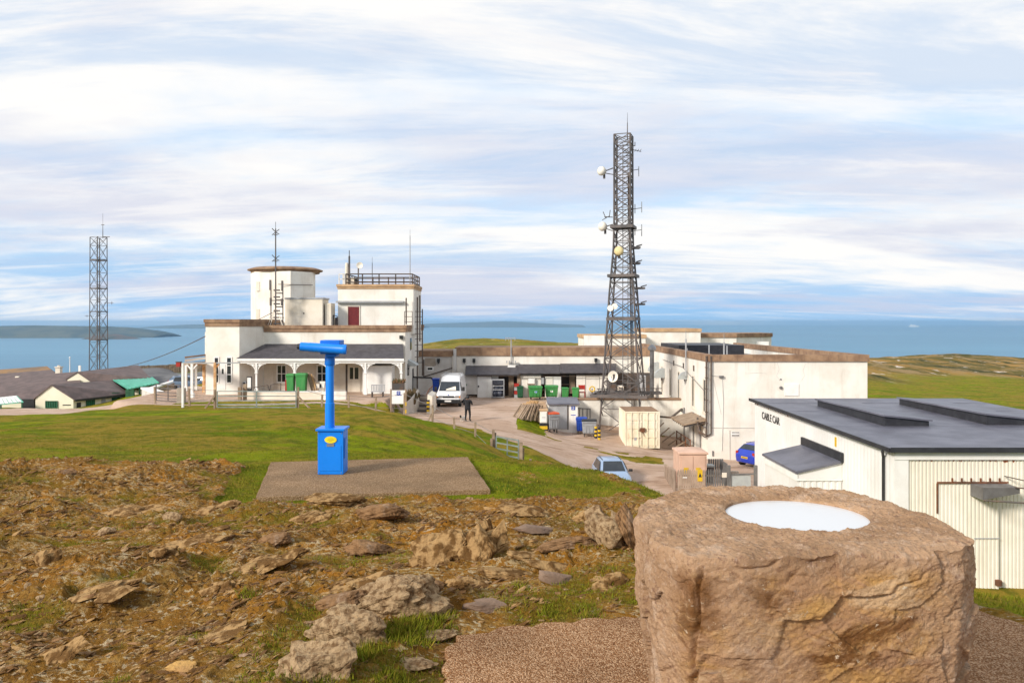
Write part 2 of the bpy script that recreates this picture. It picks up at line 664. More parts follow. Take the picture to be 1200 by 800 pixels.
def masks(X, Y):
 n1 = fbm(X * 0.9, Y * 0.9, 4, 21)
 n2 = fbm(X * 0.35, Y * 0.35, 4, 31)
 # eroded rocky ground in front
 ymax = np.interp(X, [-20, -3.95, -3.45, -0.3, 0.3, 1.2, 1.9, 2.6], [11.9, 11.7, 8.95, 9.35, 9.2, 8.7, 7.4, 4.9])
 rock = sst(-0.25, 0.35, ymax - Y + 0.8 * n1 + 0.4 * fbm(X * 3, Y * 3, 2, 22)) * sst(-12, -6, Y)
 rock *= 1 - sst(2.7, 3.1, X + 0.3 * n1) * sst(3.0, 5.0, Y)
 far_rock = rect_w(X, Y, 0, 2.6, 9, 13.5, 0.5) * sst(0.05, 0.35, n1)      # scuffed bank
 rock = np.maximum(rock, 0.55 * far_rock)
 # grass growing between the rocks
 patch = sst(-0.11, 0.24, 0.7 * fbm(X * 0.75, Y * 1.1, 4, 41) + 0.45 * fbm(X * 2.2, Y * 3.2, 4, 43) - 0.06)
 left = sst(-3.6, -4.8, X) * sst(7.5, 6.2, Y)
 patch = np.maximum(patch, left * sst(-0.15, 0.25, n1) * 0.8)
 near_path = sst(1.0, 0.2, np.abs(poly_d(X, Y, PATH) + 0.35)) * sst(-0.1, 0.25, n1) * (X < 1.0)
 patch = np.maximum(patch, near_path * 0.8)
 patch = patch * (1 - 0.6 * sst(-1.6, -0.8, X) * sst(4.6, 5.2, Y) * sst(-0.2, 0.15, 0.3 - n2))
 grass_in = rock * patch
 # worn tracks and yards of pale stone dust
 t = -np.ones_like(X) * 99
 for (x0, x1, y0, y1) in ((-8.6, 2.0, 53.5, 76), (2.2, 13.2, 61.2, 76), (2.3, 13, 51.5, 61.2), (11, 26, 43.5, 52.6), (9.5, 14, 38, 54), (-28, -8.8, 57.3, 66)):
  t = np.maximum(t, np.minimum(np.minimum(X - x0, x1 - X), np.minimum(Y - y0, y1 - Y)))
 for (ax, ay, bx, by, r) in ((-4, 53.5, 0, 52.6, 2.2), (0, 52.6, 2.8, 49.4, 2.8), (2.8, 49.4, 5.4, 45.8, 3.6), (5.4, 45.8, 9, 44.5, 3.9),
        (9, 44.5, 13, 46, 4.5), (5.4, 45, 6.5, 40, 2.8),
        (-75, 92, -48, 88, 9.0), (-48, 88, -38, 84, 4.0), (-26, 60, -30, 66, 5), (-23, 56, -9, 54.6, 0.75), (-9, 54.6, -6, 54.3, 1.1)):
  t = np.maximum(t, r - seg_d(X, Y, ax, ay, bx, by))
 t = np.minimum(t, -rect_w(X, Y, 0.3, 2.25, 53.2, 57.6, 0.4) * 4 + 2.2)
 t = np.minimum(t, -sst(1.0, 0.2, seg_d(X, Y, 2.2, 53.4, 9.5, 51.6)) * 3.0 * sst(-0.25, 0.15, n1) + 2.5)
 t = np.minimum(t, -rect_w(X, Y, -24, -9.3, 56.0, 57.2, 0.2) * 4 + 2.2)
 dirt = sst(-0.35, 0.35, t + 0.6 * n1 + 0.25 * n2)
 # heather and limestone on the far hill
 heath = sst(-15, 15, (Y - 225) + 60 * fbm(X * 0.012, Y * 0.012, 3, 51) - 25 + np.clip(150 - X, 0, 200) * 0.9) * (X > 60)
 heath = np.maximum(heath, 0.45 * sst(150, 230, Y) * (X < 60))
 return rock, grass_in, dirt, heath


def yards(X, Y, z):
 """Level ground held up by the retaining walls."""
 w = rect_w(X, Y, 2.15, 13.2, 61.1, 78, 0.12)
 z = z * (1 - w) + -6.8 * w
 w = rect_w(X, Y, -8.3, 2.0, 56.5, 80, 0.5) * (1 - rect_w(X, Y, 0.2, 3, 50, 57.3, 0.8))
 z = z * (1 - w) + -6.8 * w
 w = rect_w(X, Y, -29, -8.95, 57.4, 78, 0.35)
 z = z * (1 - w) + -5.72 * w
 return z


def relief(X, Y):
 z = base_height(X, Y)
 z = yards(X, Y, z)
 rock, gin, dirt, heath = masks(X, Y)
 near = sst(16, 8, Y)
 # tilted, broken strata of the worn summit
 ca, sa = math.cos(0.30), math.sin(0.30)
 wx = X + 0.25 * fbm(X * 1.3, Y * 1.3, 3, 61)
 wy = Y + 0.25 * fbm(X * 1.3, Y * 1.3, 3, 62)
 a = wx * ca + wy * sa
 b = -wx * sa + wy * ca
 big = fbm(X * 0.55, Y * 0.7, 3, 71)
 rid = fbm(a * 0.9, b * 2.4, 5, 72, 0.55, True)
 s = b * 2.1 + 0.9 * fbm(a * 0.7, b * 1.6, 3, 73) + 0.35 * fbm(a * 3, b * 5, 3, 74)
 fr = s - np.floor(s)
 ledge = np.where(fr < 0.82, fr / 0.82, (1 - fr) / 0.18)
 s2 = b * 6.3 + a * 0.9 + 1.3 * fbm(a * 1.7, b * 3.4, 3, 75)
 fr2 = s2 - np.floor(s2)
 ledge2 = np.where(fr2 < 0.78, fr2 / 0.78, (1 - fr2) / 0.22)
 am = sst(-0.25, 0.3, fbm(X * 0.9, Y * 1.2, 3, 76))
 am2 = sst(-0.1, 0.3, fbm(X * 1.8, Y * 2.2, 3, 77))
 fine = fbm(a * 7, b * 15, 4, 78, 0.6, True)
 vf = fbm(a * 26, b * 44, 3, 79, 0.6)
 lump = 1 - 2 * np.abs(perlin(a * 5.5, b * 9.0, 85))
 s3 = b * 15 + a * 3.1 + 1.6 * fbm(a * 4, b * 9, 3, 91)
 fr3 = s3 - np.floor(s3)
 ledge3 = np.where(fr3 < 0.75, fr3 / 0.75, (1 - fr3) / 0.25)
 am3 = sst(-0.25, 0.25, fbm(X * 2.6, Y * 3.2, 3, 92))
 calm = sst(-0.30, 0.05, fbm(X * 0.7, Y * 0.9, 3, 95))
 hr = 0.12 * big + 0.05 * rid + (0.35 + 0.65 * calm) * (0.10 * am * ledge + 0.045 * am2 * ledge2 + 0.030 * am3 * ledge3 + 0.036 * fine + 0.017 * vf + 0.012 * lump * am2)
 hg = 0.05 * fbm(X * 0.5, Y * 0.5, 4, 81) + 0.22 * sst(13, 20, Y) * fbm(X * 0.16, Y * 0.22, 3, 93) + 0.012 * fbm(X * 6, Y * 6, 3, 82) * near
 bank = rect_w(X, Y, -9, 3, 20, 52, 3)
 hg += bank * (0.16 * fbm(X * 0.5, Y * 0.9, 4, 86) + 0.04 * fbm(X * 2.2, Y * 2.2, 3, 87))
 fgb = rect_w(X, Y, -1, 4, 8.5, 15, 0.8)
 hg += fgb * (0.07 * fbm(X * 1.1, Y * 1.1, 4, 88) + 0.02 * fbm(X * 5, Y * 5, 3, 89))
 flat = np.maximum(dirt, rect_w(X, Y, -30, 14, 52, 80, 1) * 0.8)
 rr = rock * (1 - 0.55 * gin)
 d = hr * rr + hg * (1 - rr) * (1 - 0.8 * flat) + 0.02 * fbm(X * 0.7, Y * 0.7, 3, 83) * flat
 d += heath * (Y > 150) * 1.6 * fbm(X * 0.03, Y * 0.03, 4, 84)
 # made ground stays level under the gravel path and the telescope base
 pp = poly_d(X, Y, PATH)
 w = sst(-0.35, 0.05, pp)
 d *= 1 - w
 z = z * (1 - w) - 1.70 * w
 # a lip of soil and stone along the path
 dp = poly_d(X, Y, PAD)
 w = sst(-0.7, -0.05, dp)
 d *= 1 - 0.92 * w
 z = z * (1 - w) - 2.17 * w
 return z + d, (rock, gin, dirt, heath)


def gz(x, y):
 return float(relief(np.array([float(x)]), np.array([float(y)]))[0][0])


# ------------------------------------------------------------------ ground material
def ground_material():
 m = bpy.data.materials.new('ground_surface')
 m.use_nodes = True
 nt = m.node_tree
 N, L = nt.nodes.new, nt.links.new
 b = nt.nodes['Principled BSDF']
 b.inputs['Roughness'].default_value = 0.92
 b.inputs['Specular IOR Level'].default_value = 0.03
 at = N('ShaderNodeAttribute')
 at.attribute_name = 'cover'
 sep = N('ShaderNodeSeparateColor')
 L(at.outputs['Color'], sep.inputs[0])
 rock, gin, dirt = sep.outputs[0], sep.outputs[1], sep.outputs[2]
 heath = at.outputs['Alpha']
 tc = N('ShaderNodeTexCoord')
 src = tc.outputs['Object']

 def noise(sc, det=5, rg=0.6, sq=None, dist=0.0):
  v = src
  if sq:
   mp = N('ShaderNodeMapping')
   mp.inputs['Scale'].default_value = sq
   mp.inputs['Rotation'].default_value = (0, 0, 0.3)
   L(v, mp.inputs[0])
   v = mp.outputs[0]
  n = N('ShaderNodeTexNoise')
  n.inputs['Scale'].default_value = sc
  n.inputs['Detail'].default_value = det
  n.inputs['Roughness'].default_value = rg
  n.inputs['Distortion'].default_value = dist
  L(v, n.inputs['Vector'])
  return n.outputs['Fac']

 def rmp(f, a, c):
  n = N('ShaderNodeMapRange')
  n.interpolation_type = 'SMOOTHSTEP'
  n.inputs['From Min'].default_value = a
  n.inputs['From Max'].default_value = c
  L(f, n.inputs['Value'])
  return n.outputs[0]

 def mix(f, a, c):
  n = N('ShaderNodeMix')
  n.data_type = 'RGBA'
  if isinstance(f, float):
   n.inputs[0].default_value = f
  else:
   L(f, n.inputs[0])
  for k, v in ((6, a), (7, c)):
   if isinstance(v, tuple):
    n.inputs[k].default_value = (*v, 1)
   else:
    L(v, n.inputs[k])
  return n.outputs[2]

 def mul(a, c):
  n = N('ShaderNodeMath')
  n.operation = 'MULTIPLY'
  L(a, n.inputs[0])
  if isinstance(c, float):
   n.inputs[1].default_value = c
  else:
   L(c, n.inputs[1])
  return n.outputs[0]

 # turf: fresh green, olive and straw
 g1 = mix(rmp(noise(0.20, 6, .65, (0.6, 1.2, 1)), 0.42, 0.58), (0.224, 0.266, 0.007), (0.109, 0.172, 0.005))
 g2 = mix(rmp(noise(0.22, 7, 0.72, (0.6, 1.3, 1)), 0.43, 0.55), g1, (0.300, 0.209, 0.031))
 g3 = mix(mul(rmp(noise(1.3, 7, 0.72), 0.46, 0.60), 0.75), g2, (0.095, 0.112, 0.009))
 g4 = mix(mul(rmp(noise(11, 4, 0.7), 0.52, 0.70), 0.55), g3, (0.300, 0.233, 0.040))
 g5 = mix(mul(rmp(noise(42, 3, 0.7), 0.48, 0.66), 0.45), g4, (0.070, 0.082, 0.008))
 # bare earth and shattered rock
 r1 = mix(rmp(noise(0.9, 6, 0.65), 0.38, 0.62), (0.420, 0.184, 0.028), (0.239, 0.116, 0.023))
 r2 = mix(rmp(noise(3.4, 7, 0.68, (1, 2.4, 1), 0.4), 0.48, 0.60), r1, (0.370, 0.206, 0.054))
 r3 = mix(mul(rmp(noise(9, 6, 0.7, (1, 2.6, 1), 0.6), 0.53, 0.64), 0.85), r2, (0.470, 0.325, 0.144))
 r4 = mix(mul(rmp(noise(6, 6, 0.7, (1, 2.2, 1), 0.5), 0.56, 0.70), 0.9), r3, (0.075, 0.039, 0.011))
 r5 = mix(mul(rmp(noise(30, 5, 0.72), 0.50, 0.60), 0.75), r4, (0.180, 0.092, 0.027))
 r6 = mix(mul(rmp(noise(17, 4, 0.65, (1, 2.0, 1)), 0.57, 0.64), 0.9), r5, (0.580, 0.466, 0.296))
 vn = N('ShaderNodeMath')
 vn.operation = 'COMPARE'
 vn.inputs[1].default_value = 0.5
 vn.inputs[2].default_value = 0.016
 L(noise(5.0, 4, 0.6, (0.7, 2.6, 1), 0.8), vn.inputs[0])
 r6 = mix(mul(mul(vn.outputs[0], 0.85), rmp(noise(1.6, 4), 0.46, 0.58)), r6, (0.560, 0.427, 0.240))
 r7 = mix(mul(rmp(noise(1.3, 5, 0.7), 0.57, 0.70), 0.5), r6, (0.430, 0.199, 0.034))
 # grass between stones: drier and darker
 gi = mix(rmp(noise(7, 5, 0.7), 0.42, 0.60), (0.156, 0.136, 0.010), (0.276, 0.160, 0.024))
 gi2 = mix(mul(rmp(noise(35, 4, 0.7), 0.45, 0.62), 0.6), gi, (0.070, 0.070, 0.009))
 rk = mix(mul(gin, 0.9), r7, gi2)
 # trodden stone dust
 d1 = mix(rmp(noise(0.35, 6, 0.65), 0.40, 0.62), (0.60, 0.445, 0.345), (0.50, 0.35, 0.255))
 d2 = mix(mul(rmp(noise(0.75, 7, 0.7, (0.5, 1.7, 1)), 0.50, 0.64), 0.8), d1, (0.32, 0.205, 0.135))
 d3 = mix(mul(rmp(noise(3.0, 6, 0.7), 0.55, 0.70), 0.55), d2, (0.60, 0.47, 0.37))
 d4 = mix(mul(rmp(noise(0.5, 6, 0.7, (0.35, 2.2, 1), 0.5), 0.58, 0.68), 0.6), d3, (0.23, 0.155, 0.10))
 # heather, dead bracken and limestone
 h1 = mix(rmp(noise(0.05, 6, 0.65, (1, 0.4, 1)), 0.42, 0.56), (0.33, 0.195, 0.055), (0.12, 0.10, 0.030))
 h2 = mix(rmp(noise(0.13, 6, 0.7, (1, 0.4, 1)), 0.50, 0.60), h1, (0.30, 0.21, 0.10))
 h2b = mix(mul(rmp(noise(0.09, 5, 0.7, (1, 0.35, 1)), 0.53, 0.60), 0.9), h2, (0.050, 0.055, 0.020))
 h3 = mix(rmp(noise(0.16, 7, 0.72, (1, 0.35, 1)), 0.600, 0.645), h2b, (0.66, 0.58, 0.50))
 c = mix(heath, g5, h3)
 # ragged edges
 e = noise(5, 5, 0.7)

 def ragged(f, wd):
  n = N('ShaderNodeMath')
  n.operation = 'ADD'
  L(f, n.inputs[0])
  mm = N('ShaderNodeMath')
  mm.operation = 'MULTIPLY_ADD'
  L(e, mm.inputs[0])
  mm.inputs[1].default_value = wd
  mm.inputs[2].default_value = -wd / 2
  L(mm.outputs[0], n.inputs[1])
  return rmp(n.outputs[0], 0.40, 0.60)

 c = mix(ragged(rock, 1.1), c, rk)
 c = mix(ragged(dirt, 1.3), c, d4)
 L(c, b.inputs['Base Color'])
 bp = N('ShaderNodeBump')
 bp.inputs['Strength'].default_value = 0.9
 bp.inputs['Distance'].default_value = 0.045
 hsum = N('ShaderNodeMath')
 hsum.operation = 'ADD'
 L(noise(14, 6, 0.75), hsum.inputs[0])
 L(noise(60, 4, 0.7), hsum.inputs[1])
 L(hsum.outputs[0], bp.inputs['Height'])
 L(bp.outputs[0], b.inputs['Normal'])
 return m


GROUND = ground_material()


def grid_object(name, V, faces, cover, mat, smooth=True):
 used = np.unique(faces)
 remap = np.full(len(V), -1, np.int64)
 remap[used] = np.arange(len(used))
 v = V[used].astype(np.float32)
 f = remap[faces].astype(np.int32)
 me = bpy.data.meshes.new(name)
 me.vertices.add(len(v))
 me.vertices.foreach_set('co', v.ravel())
 me.loops.add(f.size)
 me.loops.foreach_set('vertex_index', f.ravel())
 me.polygons.add(len(f))
 k = f.shape[1]
 me.polygons.foreach_set('loop_start', np.arange(0, f.size, k, dtype=np.int32))
 try:
  me.polygons.foreach_set('loop_total', np.full(len(f), k, dtype=np.int32))
 except Exception:
  pass
 me.polygons.foreach_set('use_smooth', np.full(len(f), smooth))
 if cover is not None:
  at = me.attributes.new('cover', 'FLOAT_COLOR', 'POINT')
  at.data.foreach_set('color', cover[used].astype(np.float32).ravel())
 me.update(calc_edges=True)
 me.validate()
 if mat is not None:
  me.materials.append(mat)
 o = bpy.data.objects.new(name, me)
 COL.objects.link(o)
 return o


def build_ground():
 us = list(np.arange(-0.70, 0.7001, 0.0016))
 out_ = [0.715, 0.74, 0.78, 0.84, 0.92, 1.05, 1.25, 1.5, 1.9, 2.5, 3.4, 4.6, 6.2]
 us = np.array([-x for x in out_[::-1]] + us + out_)
 ys = [-60, -45, -34, -26, -20, -15, -11, -8, -6, -4.5, -3.2, -2.2, -1.4, -0.7, 0.0, 0.6, 1.1, 1.5, 1.8, 2.0]
 y = 2.0
 while y < 4000:
  if y < 13:
   y *= 1.0042
  elif y < 50:
   y *= 1.009
  elif y < 76:
   y += 0.25
  elif y < 500:
   y *= 1.018
  else:
   y *= 1.08
  ys.append(y)
 ys = np.array(ys)
 s = np.maximum(ys, 0) + 1.5
 X = us[None, :] * s[:, None]
 Y = np.repeat(ys[:, None], len(us), 1)
 Z, (rock, gin, dirt, heath) = relief(X, Y)
 V = np.stack([X, Y, Z], -1).reshape(-1, 3)
 C = np.stack([rock, gin, dirt, heath], -1).reshape(-1, 4)
 nr, nc = X.shape
 idx = np.arange(nr * nc).reshape(nr, nc)
 faces = np.stack([idx[:-1, :-1], idx[:-1, 1:], idx[1:, 1:], idx[1:, :-1]], -1).reshape(-1, 4)
 fd = C[faces][:, :, 2].mean(1)
 isd = fd > 0.5
 g = grid_object('ground', V, faces[~isd], C, GROUND)
 tag(g, 'grassy and rocky summit ground running down to the sea cliffs', 'ground', kind='structure')
 t = grid_object('dirt_track', V, faces[isd], C, GROUND)
 tag(t, 'pale pinkish stone dust track and yards around the buildings', 'track', kind='structure')


build_ground()


# gravel path in the foreground and the pad of the telescope, slabs with a real edge
def gravel_mat(name, c1, c2, c3, sc):
 m = bpy.data.materials.new(name)
 m.use_nodes = True
 nt = m.node_tree
 N, L = nt.nodes.new, nt.links.new
 b = nt.nodes['Principled BSDF']
 b.inputs['Roughness'].default_value = 0.8
 b.inputs['Specular IOR Level'].default_value = 0.06
 tc = N('ShaderNodeTexCoord')
 vo = N('ShaderNodeTexVoronoi')
 vo.inputs['Scale'].default_value = sc
 L(tc.outputs['Object'], vo.inputs['Vector'])
 rp = N('ShaderNodeValToRGB')
 e = rp.color_ramp.elements
 e[0].position, e[0].color = 0.15, (*c1, 1)
 e[1].position, e[1].color = 0.85, (*c3, 1)
 k = e.new(0.55)
 k.color = (*c2, 1)
 sp = N('ShaderNodeSeparateColor')
 L(vo.outputs['Color'], sp.inputs[0])
 L(sp.outputs[0], rp.inputs[0])
 ns = N('ShaderNodeTexNoise')
 ns.inputs['Scale'].default_value = 1.4
 ns.inputs['Detail'].default_value = 6
 L(tc.outputs['Object'], ns.inputs['Vector'])
 mr = N('ShaderNodeMapRange')
 mr.inputs['From Min'].default_value = 0.3
 mr.inputs['From Max'].default_value = 0.7
 mr.inputs['To Min'].default_value = 0.72
 mr.inputs['To Max'].default_value = 1.15
 L(ns.outputs['Fac'], mr.inputs['Value'])
 mx = N('ShaderNodeMix')
 mx.data_type = 'RGBA'
 mx.blend_type = 'MULTIPLY'
 mx.inputs[0].default_value = 1
 L(rp.outputs[0], mx.inputs[6])
 L(mr.outputs[0], mx.inputs[7])
 L(mx.outputs[2], b.inputs['Base Color'])
 bp = N('ShaderNodeBump')
 bp.inputs['Strength'].default_value = 0.9
 bp.inputs['Distance'].default_value = 0.012
 bp.invert = True
 L(vo.outputs['Distance'], bp.inputs['Height'])
 L(bp.outputs[0], b.inputs['Normal'])
 return m


GRAVEL = gravel_mat('bound_gravel', (0.23, 0.105, 0.042), (0.40, 0.205, 0.095), (0.62, 0.40, 0.235), 150)
PADM = gravel_mat('pad_aggregate', (0.22, 0.132, 0.066), (0.30, 0.19, 0.102), (0.42, 0.29, 0.175), 100)


def slab(name, poly, ztop, thick, mat, label, cat, jitter=0.0, step=0.12):
 pts = []
 n = len(poly)
 for i in range(n):
  a, b_ = Vector((*poly[i], 0)), Vector((*poly[(i + 1) % n], 0))
  k = max(1, int((b_ - a).length / step))
  nv = (b_ - a).normalized()
  nv = Vector((-nv.y, nv.x, 0))
  for j in range(k):
   p = a.lerp(b_, j / k)
   if jitter and j:
    p = p + nv * random.uniform(-jitter, jitter)
   pts.append(p)
 mb = MB()
 mb.prism([(p.x, p.y, ztop - thick) for p in pts], (0, 0, thick))
 o = mb.build(name, mat, bevel=0.012)
 tag(o, label, cat, kind='structure')
 return o


slab('gravel_path', PATH, -1.655, 0.2, GRAVEL, 'reddish brown bound gravel path around the carved boulder', 'path', 0.05, 0.07)
slab('concrete_pad', PAD, -2.11, 0.16, PADM, 'grey brown aggregate pad under the blue telescope', 'pad', 0.006, 0.2)

# ------------------------------------------------------------------ sea, far land, haze
SEA_Z = -200.0
SEA_R = 52000.0


def sea_material():
 m = bpy.data.materials.new('sea_water')
 m.use_nodes = True
 nt = m.node_tree
 N, L = nt.nodes.new, nt.links.new
 b = nt.nodes['Principled BSDF']
 b.inputs['Roughness'].default_value = 0.38
 b.inputs['Specular IOR Level'].default_value = 0.22
 tc = N('ShaderNodeTexCoord')
 mp = N('ShaderNodeMapping')
 mp.inputs['Scale'].default_value = (0.00016, 0.00045, 1)
 L(tc.outputs['Object'], mp.inputs[0])
 n = N('ShaderNodeTexNoise')
 n.inputs['Scale'].default_value = 1
 n.inputs['Detail'].default_value = 8
 n.inputs['Roughness'].default_value = 0.6
 n.inputs['Distortion'].default_value = 0.6
 L(mp.outputs[0], n.inputs['Vector'])
 r = N('ShaderNodeValToRGB')
 e = r.color_ramp.elements
 e[0].position, e[0].color = 0.35, (0.030, 0.165, 0.285, 1)
 e[1].position, e[1].color = 0.65, (0.060, 0.235, 0.365, 1)
 L(n.outputs['Fac'], r.inputs[0])
 L(r.outputs[0], b.inputs['Base Color'])
 n2 = N('ShaderNodeTexNoise')
 n2.inputs['Scale'].default_value = 0.02
 n2.inputs['Detail'].default_value = 5
 L(tc.outputs['Object'], n2.inputs['Vector'])
 bp = N('ShaderNodeBump')
 bp.inputs['Strength'].default_value = 0.5
 bp.inputs['Distance'].default_value = 6
 L(n2.outputs['Fac'], bp.inputs['Height'])
 L(bp.outputs[0], b.inputs['Normal'])
 return m


def build_sea():
 n = 160
 mb = MB()
 rr = [300, 1500, 5000, 12000, 25000, 42000, SEA_R]
 vs = [(0, 0, SEA_Z)]
 fs = []
 for r in rr:
  vs += [(r * math.cos(2 * PI * i / n), r * math.sin(2 * PI * i / n), SEA_Z) for i in range(n)]
 for i in range(n):
  fs.append((0, 1 + i, 1 + (i + 1) % n))
 for k in range(len(rr) - 1):
  for i in range(n):
   j = (i + 1) % n
   fs.append((1 + k * n + i, 1 + (k + 1) * n + i, 1 + (k + 1) * n + j, 1 + k * n + j))
 mb.add(vs, fs)
 o = mb.build('sea', sea_material())
 tag(o, 'calm blue-green sea stretching to the horizon', 'sea', kind='structure')


build_sea()

FARLAND = pmat('hazy_far_pasture', (0.060, 0.082, 0.080), (0.105, 0.115, 0.090), 0.004, 0.95, spec=0.1, lo=0.42, hi=0.58,)  # pasture shifted towards blue, distance haze put into its colour
FARROCK = pmat('far_rock', (0.14, 0.09, 0.06), (0.06, 0.06, 0.035), 0.008, 0.95, spec=0.1)


def far_hill(name, prof, Y, depth, mat, label, seed=0, nz=14, rough=0.08):
 """prof: list of (px, py of the crest); a real ridge with a sloping shore towards the viewer."""
 xs = np.array([p[0] for p in prof], float)
 hs = np.array([p[1] for p in prof], float)
 k = 160
 px = np.linspace(xs[0], xs[-1], k)
 crest = np.interp(px, xs, hs)
 X0 = (px - 600) / F * Y
 H = -(crest - LEV) / F * Y - SEA_Z          # height over the sea at the ridge
 H = np.maximum(H, 2)
 t = np.linspace(-1, 1, nz * 2 + 1)
 V = np.zeros((len(t), k, 3))
 for i, tt in enumerate(t):
  prof_h = (1 - abs(tt)) ** 0.55
  yy = Y + tt * depth * (0.35 + 0.65 * np.minimum(1, H / H.max()))
  nx = fbm(px * 0.05 + seed, np.full(k, tt * 2.0 + seed), 4, 90 + seed)
  zz = H * prof_h * (1 + rough * 2.2 * nx * (1 - abs(tt)) * (abs(tt) > 0.02)) - 4
  V[i, :, 0] = X0
  V[i, :, 1] = yy
  V[i, :, 2] = SEA_Z + zz
 idx = np.arange(len(t) * k).reshape(len(t), k)
 fc = np.stack([idx[:-1, :-1], idx[:-1, 1:], idx[1:, 1:], idx[1:, :-1]], -1).reshape(-1, 4)
 o = grid_object(name, V.reshape(-1, 3), fc, None, mat)
 tag(o, label, 'hill', kind='structure')
 return o


far_hill('far_headland', [(-160, 382.5), (-60, 382), (0, 381.5), (40, 380.8), (80, 381.5), (120, 382), (150, 383), (175, 385.5), (190, 388), (197, 391)], 10600, 900, FARLAND,
         'low green headland across the strait on the left horizon', 1)
far_hill('small_island', [(99, 396.5), (108, 393.5), (122, 391), (138, 391), (150, 393.5), (160, 395.5), (168, 397.5)], 9300, 260, FARROCK,
         'small flat rocky island in front of the far headland', 2)
far_hill('far_coast', [(190, 381.5), (220, 380), (250, 379.5), (330, 380), (400, 380), (450, 381.5), (497, 381.5)], 26000, 2600, FARLAND,
         'faint low coast between the headland and the summit building', 3)
far_hill('distant_hills', [(490, 379.5), (520, 378.4), (545, 377.7), (565, 377), (590, 376.3), (610, 376.8), (630, 378), (650, 379.2), (682, 380.6)], 30000, 2500, FARLAND,
         'distant blue hills behind the low wing', 4)


def build_ship():
 Y = 31000
 x = PX(1071, Y)
 r = thing('ship', (x, Y, SEA_Z), 'tiny white ship on the sea horizon at the right', 'ship')
 mb = MB()
 mb.loft([[(x - 190 + dx, Y + w, SEA_Z + h) for (dx, w, h) in ((0, -20, 0), (370, -20, 0), (385, 0, 45), (370, 20, 0), (0, 20, 0))],
             [(x - 200 + dx, Y + w, SEA_Z + 45) for (dx, w) in ((0, -26), (395, -24), (415, 0), (395, 24), (0, 26))]])
 mb.build('hull', WHITE2, r)
 mb = MB()
 mb.box(x - 150, x + 60, Y - 20, Y + 20, SEA_Z + 45, SEA_Z + 80)
 mb.box(x - 120, x - 85, Y - 8, Y + 8, SEA_Z + 80, SEA_Z + 110)
 mb.build('superstructure', WHITE2, r)


build_ship()


def build_haze():
 mb = MB()
 mb.box(-53000, 53000, -53000, 53000, SEA_Z - 16, 45)
 m = bpy.data.materials.new('haze')
 m.use_nodes = True
 nt = m.node_tree
 nt.nodes.clear()
 out = nt.nodes.new('ShaderNodeOutputMaterial')
 v = nt.nodes.new('ShaderNodeVolumePrincipled')
 v.inputs['Color'].default_value = (0.41, 0.69, 0.98, 1)
 v.inputs['Density'].default_value = HAZE
 v.inputs['Anisotropy'].default_value = 0.2
 nt.links.new(v.outputs[0], out.inputs['Volume'])
 o = mb.build('haze', m)
 tag(o, 'thin blue sea haze', 'haze', kind='stuff')


HAZE = 3.4e-5
build_haze()

# ------------------------------------------------------------------ buildings
def window(px0, px1, py0, py1, Y, parent, frame_m=None, rows=1, cols=1, t=0.07, name='window', glass=None, inset=0.05, sill=False):
 """A framed window in a wall that faces the viewer; the wall face stands at depth Y."""
 x0, x1, z0, z1 = PX(px0, Y), PX(px1, Y), PZ(py1, Y), PZ(py0, Y)
 fm = frame_m or WHITE2
 f = MB()
 f.box(x0, x1, Y - 0.03, Y + 0.03, z0, z0 + t)
 f.box(x0, x1, Y - 0.03, Y + 0.03, z1 - t, z1)
 f.box(x0, x0 + t, Y - 0.03, Y + 0.03, z0 + t, z1 - t)
 f.box(x1 - t, x1, Y - 0.03, Y + 0.03, z0 + t, z1 - t)
 for i in range(1, cols):
  xx = x0 + (x1 - x0) * i / cols
  f.box(xx - t / 3, xx + t / 3, Y - 0.025, Y + 0.03, z0 + t, z1 - t)
 for i in range(1, rows):
  zz = z0 + (z1 - z0) * i / rows
  f.box(x0 + t, x1 - t, Y - 0.02, Y + 0.03, zz - t / 3, zz + t / 3)
 w = f.build(name, fm, parent)
 g = MB()
 g.box(x0 + t * .8, x1 - t * .8, Y - 0.008, Y + 0.02, z0 + t * .8, z1 - t * .8)
 g.build('pane', glass or GLASS, w)
 if sill:
  s = MB()
  s.box(x0 - 0.08, x1 + 0.08, Y - 0.10, Y - 0.002, z0 - 0.1, z0 - 0.003)
  s.build('sill', CREAM, w)
 return w


def panel(px0, px1, py0, py1, Y, mat, parent, name, proud=0.03, depth=0.05):
 mb = MB()
 mb.box(PX(px0, Y), PX(px1, Y), Y - proud, Y - proud + depth, PZ(py1, Y), PZ(py0, Y))
 return mb.build(name, mat, parent)


def text_mesh(body, size, mat, name, parent, loc, rot, depth=0.01):
 cu = bpy.data.curves.new(name, 'FONT')
 cu.body = body
 cu.size = size
 cu.extrude = depth
 ob = bpy.data.objects.new(name + '_curve', cu)
 COL.objects.link(ob)
 dg = bpy.context.evaluated_depsgraph_get()
 me = bpy.data.meshes.new_from_object(ob.evaluated_get(dg))
 bpy.data.objects.remove(ob)
 me.materials.clear()
 me.materials.append(mat)
 Mx = Matrix.Translation(loc) @ rot.to_4x4()
 me.transform(Mx)
 o = bpy.data.objects.new(name, me)
 COL.objects.link(o)
 if parent:
  o.parent = parent
  o.matrix_parent_inverse = Matrix.Translation(-Vector(parent.location))
 return o


# ---- summit building with veranda, octagonal tower and lookout storey
FLOOR = -5.72


